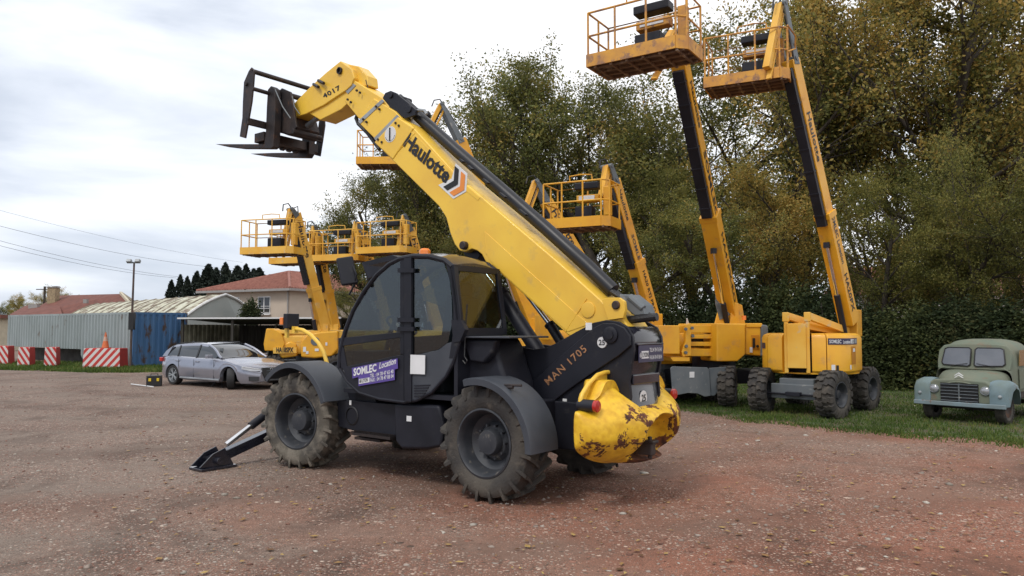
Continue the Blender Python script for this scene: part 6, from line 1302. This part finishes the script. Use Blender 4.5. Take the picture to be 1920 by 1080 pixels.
m = MB(); c = fF.M(591, 640, 0.99); m.lathe([(0.14, 0), (0.13, 0.01), (0.001, 0.01)], c, 16); m.build('vent', GM, tF)
fG, tG = lift('left lift second from the left, its platform partly behind the first one', 640, 28.0, (-1, -0.1), (627, 616, 27.6), (616, 545, 27.3), (594, 440, 27.0), (588, 424, 26.8), (580, 480, 26.6),
     (504, 494, 590, 491, zof(492, 26.4)), Yp, (0.30, 0.34), (0.24, 0.28), [('Haulotte', 0.9, 0.6, 0.18, TX, 1)], rail=1.05)
lift('lift in the middle of the left group, platform just above the telehandler mirror', 735, 27.5, (-1, -0.1), (735, 640, 27.2), (712, 560, 27), (680, 440, 26.6), (667, 416, 26.4), (655, 474, 26.2),
     (578, 489, 667, 486, zof(488, 26.0)), Yp, (0.30, 0.34), (0.24, 0.28), [('Haulotte', 0.9, 0.6, 0.18, TX, 1)], rail=1.05)
lift('lift with the pale worn platform right above the telehandler cab front', 830, 26.5, (-1, -0.12), (822, 620, 26.2), (800, 545, 26), (768, 428, 25.6), (757, 404, 25.4), (745, 464, 25.2),
     (667, 475, 758, 471, zof(473, 25.0)), Yp, (0.30, 0.34), (0.24, 0.28), [('Haulotte', 0.9, 0.55, 0.19, TX, 1)], rail=1.05)

# ================================================================ SILVER ESTATE CAR
SIL = mat('silver_paint', (0.33, 0.34, 0.40), 0.26, 0.6, (0.30, 0.31, 0.36), 1.0, coat=0.6, rvar=0.04)
cr_, cf_ = on_z(325, 721), on_z(432, 730); dcar = (cf_ - cr_).normalized(); lcar = Vector((-dcar.y, dcar.x, 0))   # left of the car points away from us when it faces right
FC = Frame(((cr_ + cf_) / 2 - Vector((-dcar.y, dcar.x, 0)) * (-0.80)).to_tuple()[:2], dcar.to_tuple()[:2])
car = thing('estate_car', 'silver estate car with front wheels turned, parked on the gravel at the left', 'car', FC.o, FC.rz); car.scale = (1.0, 0.95, 0.89)
WBc, Rw = 1.49, 0.34; cs = 1.04
XR, XF = -2.42, 2.42
def lerp_t(tb_, x):
    for i in range(len(tb_) - 1):
        if x <= tb_[i + 1][0]:
            f = (x - tb_[i][0]) / (tb_[i + 1][0] - tb_[i][0]); f = max(0, min(1, f)); f = f * f * (3 - 2 * f) * 0.5 + f * 0.5; return tb_[i][1] * (1 - f) + tb_[i + 1][1] * f
    return tb_[-1][1]
belt = [(-2.45, 0.86), (-2.2, 0.98), (-1.5, 0.99), (0.0, 0.955), (0.85, 0.945), (1.3, 0.90), (1.9, 0.80), (2.25, 0.70), (2.45, 0.56)]
hwid = [(-2.45, 0.62), (-2.30, 0.80), (-1.9, 0.905), (-1.2, 0.925), (1.2, 0.925), (1.8, 0.90), (2.15, 0.80), (2.35, 0.64), (2.45, 0.48)]
zlow = [(-2.45, 0.42), (-2.2, 0.26), (-1.9, 0.21), (1.9, 0.20), (2.3, 0.21), (2.45, 0.27)]
def arch_z(x):
    z = lerp_t(zlow, x)
    for c in (-WBc, WBc):
        d = abs(x - c)
        if d < 0.40: z = max(z, 0.34 + math.sqrt(max(0, 0.40 ** 2 - d * d)) * 0.98)
    return z
xs = sorted(set([round(XR - 0.03 + (XF - XR + 0.06) * i / 40, 3) for i in range(41)] + [round(c + 0.40 * math.cos(R(a)), 3) for c in (-WBc, WBc) for a in range(0, 181, 9)]))
rings = []
for x in xs:
    W_, zb_, z0 = lerp_t(hwid, x), lerp_t(belt, x), arch_z(x); half = []
    def yat(z): return W_ * (1 - 0.10 * max(0, (0.45 - z) / 0.3) ** 2 - 0.075 * max(0, (z - 0.62) / 0.36) ** 1.6)
    half.append((yat(z0) - 0.12, z0)); half.append((yat(z0), z0))
    for f in (0.15, 0.3, 0.5, 0.62, 0.68, 0.85, 0.96): z = z0 + (zb_ - z0) * f; half.append((yat(z) + (0.008 if f in (0.62,) else 0), z))
    half.append((yat(zb_) * 0.955, zb_ + 0.012)); half.append((yat(zb_) * 0.80, zb_ + 0.035)); half.append((yat(zb_) * 0.4, zb_ + 0.055)); half.append((0, zb_ + 0.06))
    rings.append([Vector((x, -y, z)) for y, z in half] + [Vector((x, y, z)) for y, z in half[-2::-1]])
m = MB(); m.loft(rings, False, False); n0 = len(rings[0])
for rg, sgn_ in ((rings[0], 1), (rings[-1], -1)): m.add(list(rg), [tuple(range(n0))])
body = m.build('body', SIL, car, smooth=38)
# greenhouse: dark glass shell, then pillars and roof in body colour
roofz = [(-2.30, 1.02), (-2.05, 1.24), (-1.75, 1.385), (-1.2, 1.43), (-0.4, 1.45), (0.1, 1.42), (0.45, 1.30), (1.02, 0.99)]
gx = [-2.30, -2.18, -2.05, -1.9, -1.75, -1.5, -1.2, -0.8, -0.4, -0.1, 0.1, 0.28, 0.45, 0.65, 0.85, 1.02]
def gh(x):
    zr, zb_ = lerp_t(roofz, x), lerp_t(belt, x); zr = max(zr, zb_ + 0.03); wb = lerp_t(hwid, max(-2.1, x)) * 0.90
    f = (zr - zb_) / 0.48; wt = wb - 0.20 * f; return wb, wt, zb_, zr
rings = []
for x in gx:
    wb, wt, zb_, zr = gh(x); half = [(wb, zb_ - 0.03), (wb - (wb - wt) * 0.5, zb_ + (zr - zb_) * 0.45), (wt + 0.02, zr - 0.07 * min(1, (zr - zb_) / 0.3)), (wt - 0.05, zr - 0.02), (wt * 0.5, zr + 0.005), (0, zr + 0.012)]
    rings.append([Vector((x, -y, z)) for y, z in half] + [Vector((x, y, z)) for y, z in half[-2::-1]])
m = MB(); m.loft(rings, False, False); m.add(list(rings[0]), [tuple(range(len(rings[0])))]); m.build('window_glass', GD, car, smooth=50)
rx = [x for x in gx if -2.18 <= x <= 0.12]; rings = []
for x in rx:
    wb, wt, zb_, zr = gh(x); rings.append([Vector((x, -(wt + 0.03), zr - 0.085)), Vector((x, -(wt - 0.02), zr - 0.005)), Vector((x, -wt * 0.5, zr + 0.02)), Vector((x, 0, zr + 0.027)), Vector((x, wt * 0.5, zr + 0.02)), Vector((x, wt - 0.02, zr - 0.005)), Vector((x, wt + 0.03, zr - 0.085))])
MB().loft(rings, False, False).build('roof', SIL, car, smooth=50)
def pillar(x0, x1, w_, name='pillar', mt=SIL, sides=(-1, 1)):
    for sg in sides:
        m = MB(); wb, wt, zb_, zr = gh(x0); wb1, wt1, zb1, zr1 = gh(x1)
        m.beam(Vector((x0, sg * (wb + 0.005), zb_ - 0.02)), Vector((x1, sg * (wt1 + 0.012), zr1 - 0.05)), w_, 0.03, (1, 0, 0)); m.build(name, mt, car, bevel=0.008)
for sg in (-1, 1):
    m = MB(); pts = []
    for x in (1.0, 0.85, 0.65, 0.45, 0.28, 0.1): wb, wt, zb_, zr = gh(x); f = min(1, (zr - zb_) / 0.45); pts.append(Vector((x, sg * (wt + 0.0), zr - 0.02)))
    m.tube(pts, 0.038, 6); m.build('front_pillar', SIL, car)
    m = MB(); pts = []
    for x in (-1.95, -2.05, -2.18, -2.27): wb, wt, zb_, zr = gh(x); pts.append([Vector((x + 0.12, sg * (wb * 0.4 + wt * 0.6 + 0.035), (zb_ + zr) / 2))])
    wb, wt, zb_, zr = gh(-2.0)
    m.prism([Vector((-1.80, sg * (wt + 0.035), 1.345)), Vector((-2.10, sg * (wb - 0.02), 1.17)), Vector((-2.32, sg * (wb - 0.01), 0.96)), Vector((-1.98, sg * (wb + 0.025), 0.965))], (0, -sg * 0.05, 0)); m.build('rear_pillar', SIL, car, bevel=0.01)
pillar(-0.28, -0.32, 0.07, 'door_pillar', TX); pillar(-1.32, -1.42, 0.05, 'door_pillar', TX)
for sg in (-1, 1):
    m = MB(); pts = []
    for x in (-1.95, -1.6, -1.2, -0.8, -0.4, -0.1): wb, wt, zb_, zr = gh(x); pts.append(Vector((x, sg * (wt - 0.04), zr + 0.035)))
    m.tube(pts, 0.014, 6); m.build('roof_rail', TX, car)
    m = MB(); m.box((0.62, sg * 0.985, 1.03), (0.12, 0.20, 0.12)); m.beam((0.66, sg * 0.86, 0.97), (0.63, sg * 0.96, 1.0), 0.04, 0.04); m.build('wing_mirror', SIL, car, bevel=0.03, seg=3)
    for x in (-1.22, -0.12): m = MB(); m.box((x, sg * 0.915, 0.845), (0.20, 0.035, 0.03)); m.build('door_handle', SIL, car, bevel=0.01)
    for x in (0.78, -0.28, -1.12): m = MB(); m.box((x, sg * 0.922, 0.60), (0.008, 0.01, 0.62)); m.build('door_gap', TX, car)
    m = MB(); m.box((0, sg * 0.915, 0.28), (2.1, 0.03, 0.05)); m.build('sill_trim', LG, car, bevel=0.01)
# front: grille, lamps, lower intakes, plate, rings
m = MB(); gr_ = [(2.36, -0.40, 0.70), (2.36, 0.40, 0.70), (2.43, 0.44, 0.56), (2.44, 0.30, 0.27), (2.44, -0.30, 0.27), (2.43, -0.44, 0.56)]; m.prism([Vector(v) for v in gr_], (0.05, 0, 0)); gl_ = m.build('grille', TX, car, bevel=0.01)
for k in range(7): m = MB(); m.box((2.485, 0, 0.31 + k * 0.05), (0.012, 0.60, 0.012)); m.build('slat', GM, gl_)
m = MB(); m.box((2.50, 0, 0.44), (0.01, 0.50, 0.11)); pl_ = m.build('number_plate', WH, car); m = MB()
text('lettering', 'EV-814-FL', (2.506, -0.21, 0.405), (0, 1, 0), (0, 0, 1), 0.07, TX, pl_, width=0.42, bold=0.01)
for k in range(4):
    m = MB(); c = Vector((2.462, -0.105 + k * 0.07, 0.635)); m.tube([c + Vector((0, 0.05 * math.cos(a), 0.05 * math.sin(a))) for a in [2 * math.pi * i / 16 for i in range(17)]], 0.008, 5, False); m.build('badge_ring', CH, car)
for sg in (-1, 1):
    m = MB(); m.prism([Vector((2.40, sg * 0.46, 0.67)), Vector((2.05, sg * 0.845, 0.76)), Vector((2.06, sg * 0.86, 0.66)), Vector((2.30, sg * 0.70, 0.60)), Vector((2.43, sg * 0.48, 0.60))], (0.035, sg * 0.02, 0)); hl2 = m.build('headlight', LAMP, car, bevel=0.008)
    m = MB(); m.beam((2.44, sg * 0.50, 0.655), (2.12, sg * 0.865, 0.735), 0.012, 0.014); m.build('daylight_strip', WH, hl2)
    m = MB(); m.prism([Vector((2.40, sg * 0.52, 0.42)), Vector((2.27, sg * 0.76, 0.43)), Vector((2.29, sg * 0.76, 0.29)), Vector((2.42, sg * 0.56, 0.28))], (0.05, 0, 0)); m.build('air_intake', TX, car, bevel=0.006)
    m = MB(); m.box((-2.30, sg * 0.72, 0.86), (0.14, 0.28, 0.14)); m.build('tail_light', RD, car, bevel=0.02)
    m = MB()
for c_, sg, st in ((-WBc, -1, 0), (-WBc, 1, 0), (WBc, -1, -38), (WBc, 1, -38)):
    w_ = MB(); w_.lathe([(0.235, -0.09), (0.26, -0.11), (0.32, -0.105), (0.338, -0.07), (0.342, 0), (0.338, 0.07), (0.32, 0.105), (0.26, 0.11), (0.235, 0.09)], n=40)
    t_ = w_.build('wheel', mat('car_tyre', (0.022, 0.022, 0.023), 0.8) if 'car_tyre' not in bpy.data.materials else bpy.data.materials['car_tyre'], car, smooth=50); t_.location = (c_, sg * 0.80, 0.342); t_.rotation_euler = (0, 0, R(st) + (math.pi if sg < 0 else 0))
    r_ = MB(); r_.lathe([(0.245, 0.095), (0.235, 0.10), (0.222, 0.06), (0.215, -0.05)], n=36)
    for k in range(5):
        for da in (-5, 5): a = R(k * 72 + da); a2 = R(k * 72 + da * 2.0); r_.beam((0.04 * math.cos(a), 0.07, 0.04 * math.sin(a)), (0.232 * math.cos(a2), 0.085, 0.232 * math.sin(a2)), 0.022, 0.03, (0, 1, 0))
    r_.cyl((0, 0.03, 0), (0, 0.085, 0), 0.055, 14); r_.build('rim', CH if False else LG, t_, smooth=40)
    d_ = MB(); d_.cyl((0, -0.02, 0), (0, 0.0, 0), 0.215, 24); d_.build('brake_disc', TX, t_)
m = MB(); m.box((0, 0, 0.40), (4.3, 1.35, 0.34)); m.box((0, 0, 0.30), (2.0, 1.75, 0.16)); m.build('underbody', TX, car)
m = MB(); m.box((-1.8, 0, 1.47), (0.12, 0.03, 0.05)); m.build('aerial', TX, car, bevel=0.01)

# ---- small things near the car
c = on_z(289, 724); tb_ = thing('toolbox', 'black and yellow toolbox on the gravel behind the silver car', 'toolbox', (c.x, c.y, 0), R(20))
m = MB(); m.box((0, 0, 0.14), (0.42, 0.24, 0.27)); m.build('body', TX, tb_, bevel=0.015); m = MB(); m.box((0, 0, 0.30), (0.42, 0.25, 0.045)); m.build('lid', mat('dark_lid', (0.03, 0.03, 0.03), 0.5), tb_, bevel=0.012)
m = MB(); m.tube([(-0.10, 0, 0.32), (-0.09, 0, 0.37), (0.09, 0, 0.37), (0.10, 0, 0.32)], 0.014, 6); m.build('handle', TX, tb_)
for s_ in (-0.11, 0.11): m = MB(); m.box((s_, -0.13, 0.20), (0.07, 0.02, 0.09)); m.build('latch', mat('tool_yellow', (0.7, 0.5, 0.02), 0.5) if 'tool_yellow' not in bpy.data.materials else bpy.data.materials['tool_yellow'], tb_, bevel=0.005)
a, b = on_z(246, 722), on_z(288, 726); m = MB(); m.cyl((0, 0, 0.02), (b - a), 0.016, 8); o = m.build('rod', WH); o.location = (a.x, a.y, 0.01); tag(o, 'thin white rod lying on the gravel beside the toolbox', 'rod')
c = on_z(414, 726); tp_ = thing('tripod', 'slim black tripod stand with a clamp beside the silver car front door', 'tripod', (c.x, c.y, 0))
m = MB(); m.tube([(0, 0, 0.25), (0.02, 0, 1.05)], 0.012, 6); m.build('pole', TX, tp_)
for k in range(3): a = R(60 + 120 * k); m = MB(); m.tube([(0, 0, 0.30), (0.30 * math.cos(a), 0.30 * math.sin(a), 0.01)], 0.012, 6); m.build('leg', TX, tp_)
m = MB(); m.box((0, 0, 1.1), (0.10, 0.05, 0.12)); m.build('clamp', GM, tp_, bevel=0.01)

# ================================================================ OLD TRUCK
TGRN = mat('faded_green_paint', (0.125, 0.155, 0.115), 0.75, 0, (0.155, 0.165, 0.12), 2.2, wear=(0.17, 0.125, 0.085), wscale=3.2, wlo=0.58, whi=0.70)
TBLU = mat('faded_blue_paint', (0.15, 0.215, 0.245), 0.7, 0, (0.13, 0.175, 0.17), 2.5, wear=(0.15, 0.11, 0.08), wscale=4.5, wlo=0.62, whi=0.72)
tl_, tr_ = on_z(1747, 784), on_z(1888, 796); axt = (tr_ - tl_).normalized(); fwt = Vector((-axt.y, axt.x, 0)); 
if fwt.y > 0: fwt = -fwt
sc_t = (tr_ - tl_).length / 1.52; ctr = (tl_ + tr_) / 2
FT = Frame(ctr.to_tuple()[:2], fwt.to_tuple()[:2]); tk = thing('vintage_truck', 'old faded green and blue truck with twin windscreens standing on the grass', 'truck', FT.o, FT.rz); tk.scale = (sc_t * 0.93, sc_t * 0.93, sc_t * 0.83)
# local: X forward (front axle at 0), Y left, Z up (metres before scaling)
def sect(x, w, zb_, zt_, n=24, ex=3.2):
    out = []
    for k in range(n + 1):
        a = math.pi * k / n; c_, s_ = math.cos(a), math.sin(a); out.append(Vector((x, w * math.copysign(abs(c_) ** (2 / ex), c_), zb_ + (zt_ - zb_) * abs(s_) ** (2 / ex))))
    return out
m = MB(); cab_s = [(-0.62, 0.80, 1.15, 2.06, 4), (-0.70, 0.83, 1.10, 2.14, 4.2), (-0.95, 0.86, 0.95, 2.20, 4.2), (-1.5, 0.87, 0.9, 2.22, 4.2), (-1.95, 0.87, 0.9, 2.19, 4.0), (-2.08, 0.82, 0.9, 2.08, 4)]
rings = [sect(x, w, 0.8, zt_, 28, ex) for x, w, zb_, zt_, ex in cab_s]; f0 = [Vector((-0.42, v.y * 1.0, min(v.z, 1.44))) for v in sect(-0.42, 0.84, 0.8, 1.44, 28, 6)]
m.loft([f0] + rings, False, False); m.add(rings[-1], [tuple(range(len(rings[-1])))]); cabb = m.build('cab', TGRN, tk, smooth=60)
m = MB()   # windscreen wall, set between scuttle and roof
bon = [(-0.50, 0.80, 1.38, 5), (-0.2, 0.74, 1.36, 4), (0.15, 0.60, 1.31, 3.2), (0.40, 0.50, 1.22, 2.8), (0.52, 0.42, 1.08, 2.4)]
m.loft([sect(x, w, 0.72, zt_, 24, ex) for x, w, zt_, ex in bon], False, False); m.build('bonnet', TGRN, tk, smooth=60)
m = MB(); fp = [(0.50, 0.99, 0.60), (0.50, 0.98, 0.92), (0.47, 0.90, 1.06), (0.44, 0.60, 1.16), (0.42, 0.0, 1.19)]
pts = [Vector((x, y, z)) for x, y, z in fp] + [Vector((x, -y, z)) for x, y, z in fp[-2::-1]]
m.prism([Vector((0.50, 0.72, 0.52)), Vector((0.50, 0.72, 1.02)), Vector((0.50, 0.55, 1.13)), Vector((0.50, 0.0, 1.17)), Vector((0.50, -0.55, 1.13)), Vector((0.50, -0.72, 1.02)), Vector((0.50, -0.72, 0.52))], (-0.30, 0, 0)); m.build('front_panel', TGRN, tk, bevel=0.05, seg=3)
m = MB()
for k in range(25):
    f = k / 24; a = R(180 - 180 * f)
gw, gh_ = 0.40, 0.48; m.box((0.505, 0, 0.80), (0.03, 0.82, 0.50)); grl = m.build('grille', TX, tk)
for k in range(6): m = MB(); m.box((0.53, 0, 0.585 + k * 0.086), (0.03, 0.80, 0.018)); m.build('slat', GM, grl, bevel=0.004)
m = MB(); m.box((0.53, 0, 0.80), (0.02, 0.03, 0.48)); m.build('centre_bar', GM, grl)
for sg in (-1, 1):
    # rounded front wing
    rings = []
    for (x, zt_, yo, yi, zb_) in ((0.56, 0.80, 0.98, 0.66, 0.50), (0.54, 1.02, 1.0, 0.64, 0.50), (0.42, 1.12, 1.02, 0.62, 0.50), (0.18, 1.16, 1.02, 0.62, 0.86), (-0.05, 1.14, 1.02, 0.62, 0.95), (-0.30, 1.06, 1.01, 0.66, 0.88), (-0.50, 0.92, 0.98, 0.70, 0.60), (-0.62, 0.72, 0.94, 0.74, 0.48)):
        rings.append([Vector((x, sg * yi, zb_)), Vector((x, sg * yi, zt_ - 0.02)), Vector((x, sg * (yi + 0.10), zt_ + 0.01)), Vector((x, sg * (yo - 0.12), zt_)), Vector((x, sg * (yo - 0.03), zt_ - 0.05)), Vector((x, sg * yo, zt_ - 0.14)), Vector((x, sg * yo, zb_)), Vector((x, sg * (yo - 0.06), zb_))])
    MB().loft(rings, True, True).build('wing', TBLU, tk, smooth=50)
    m = MB(); c = Vector((0.50, sg * 0.555, 0.88)); m.lathe([(0.105, -0.03), (0.115, 0.02), (0.10, 0.045), (0.094, 0.035)], c, 24, 'X'); hd_ = m.build('headlight', LG, tk); m = MB(); m.lathe([(0.095, 0.035), (0.07, 0.052), (0.001, 0.06)], c, 24, 'X'); m.build('lens', LAMP, hd_)
    m = MB(); m.lathe([(0.042, 0), (0.036, 0.03), (0.001, 0.04)], (0.56, sg * 0.86, 0.76), 16, 'X'); m.build('side_lamp', LG, tk)
    # split windscreen
    y0, y1 = 0.045, 0.70; rot_z = lambda y: -0.655 - (y - 0.045) * 0.03
    oc = [(y0, 1.52), (y0, 1.93), (y0 + 0.05, 1.98), (y1 - 0.12, 1.98), (y1 - 0.05, 1.94), (y1, 1.56), (y1 - 0.05, 1.50), (y0 + 0.05, 1.475)]
    def wp(y, z, o_): x = -0.40 - (z - 1.45) * 0.26 - (y - 0.04) * 0.06; return Vector((x + o_, sg * y, z))
    m = MB(); m.prism([wp(y, z, 0.022) for y, z in oc], (0.004, 0, 0)); m.build('windscreen', GDT if False else mat('hazy_pane', (0.10, 0.11, 0.13), 0.12, 0.1, (0.13, 0.14, 0.16), 2, coat=0.8, rvar=0.03), tk, smooth=0)
    m = MB(); lp = [wp(y, z, 0.028) for y, z in oc]; m.tube(lp + [lp[0]], 0.016, 6); m.build('rubber_seal', TX, tk)
    m = MB(); a_, b2_ = wp(0.50, 1.47, 0.05), wp(0.10, 1.55, 0.05); m.tube([a_, b2_], 0.007, 5); m.build('wiper', TX, tk)
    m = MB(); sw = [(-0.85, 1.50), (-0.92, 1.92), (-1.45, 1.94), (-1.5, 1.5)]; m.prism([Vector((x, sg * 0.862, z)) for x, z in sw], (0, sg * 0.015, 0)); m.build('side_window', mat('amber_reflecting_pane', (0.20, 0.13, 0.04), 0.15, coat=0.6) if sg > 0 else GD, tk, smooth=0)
    m = MB(); m.box((-1.15, sg * 0.875, 1.15), (0.62, 0.01, 0.55)); m.build('door', TGRN, tk, bevel=0.004)
    w_ = MB(); tyre_shape(w_, 0.39, 0.19, 0.22, 0.012, 30, 'blk'); t_ = w_.build('wheel', RB, tk, smooth=50); t_.location = (0, sg * 0.78, 0.39); t_.rotation_euler = (0, 0, 0 if sg > 0 else math.pi)
    r_ = MB(); r_.lathe([(0.225, 0.08), (0.21, 0.05), (0.10, 0.0), (0.001, 0.03)], n=24); r_.build('rim', ST_, t_)
    w2_ = t_.copy(); link(w2_, tk); w2_.location = (-2.6, sg * 0.78, 0.39)
    for ch_ in t_.children: c2_ = ch_.copy(); link(c2_, w2_)
# screen frame: face between roof and bonnet
m = MB()
face = [(0, 1.38), (0.80, 1.38), (0.82, 1.60), (0.80, 1.90), (0.70, 2.04), (0.5, 2.08), (0, 2.09)]
def fpnt(y, z): return Vector((-0.40 - (z - 1.45) * 0.26 - (abs(y) - 0.04) * 0.06, y, z))
pf = [fpnt(y, z) for y, z in face] + [fpnt(-y, z) for y, z in face[-2:0:-1]]
m.prism(pf, (-0.10, 0, 0)); m.build('windscreen_surround', TGRN, tk, bevel=0.03, seg=3)
# chevron badge, bumper, chassis, load bed
for k in range(2):
    m = MB(); zz = 1.20 + k * 0.055; m.prism([Vector((0.50, y, z)) for y, z in ((-0.10, zz), (0, zz + 0.085), (0.10, zz), (0.072, zz), (0, zz + 0.055), (-0.072, zz))], (0.02, 0, 0)); m.build('chevron_badge', WH, tk)
m = MB(); m.box((0.60, 0, 0.50), (0.07, 1.98, 0.115)); m.build('bumper', mat('rusty_blue_bumper', (0.19, 0.255, 0.29), 0.7, 0, (0.16, 0.2, 0.21), 3, wear=(0.17, 0.085, 0.05), wscale=4, wlo=0.54, whi=0.60), tk, bevel=0.02)
m = MB(); m.box((-1.4, 0, 0.52), (3.6, 0.75, 0.16)); m.box((0, 0, 0.39), (0.12, 1.4, 0.12)); m.box((-2.6, 0, 0.39), (0.12, 1.4, 0.12)); m.box((-1.2, 0, 0.72), (1.8, 1.6, 0.2)); m.build('chassis', ST_, tk)
m = MB(); m.box((-3.0, 0, 1.0), (1.75, 1.75, 0.5)); m.build('load_bed', TGRN, tk, bevel=0.02)
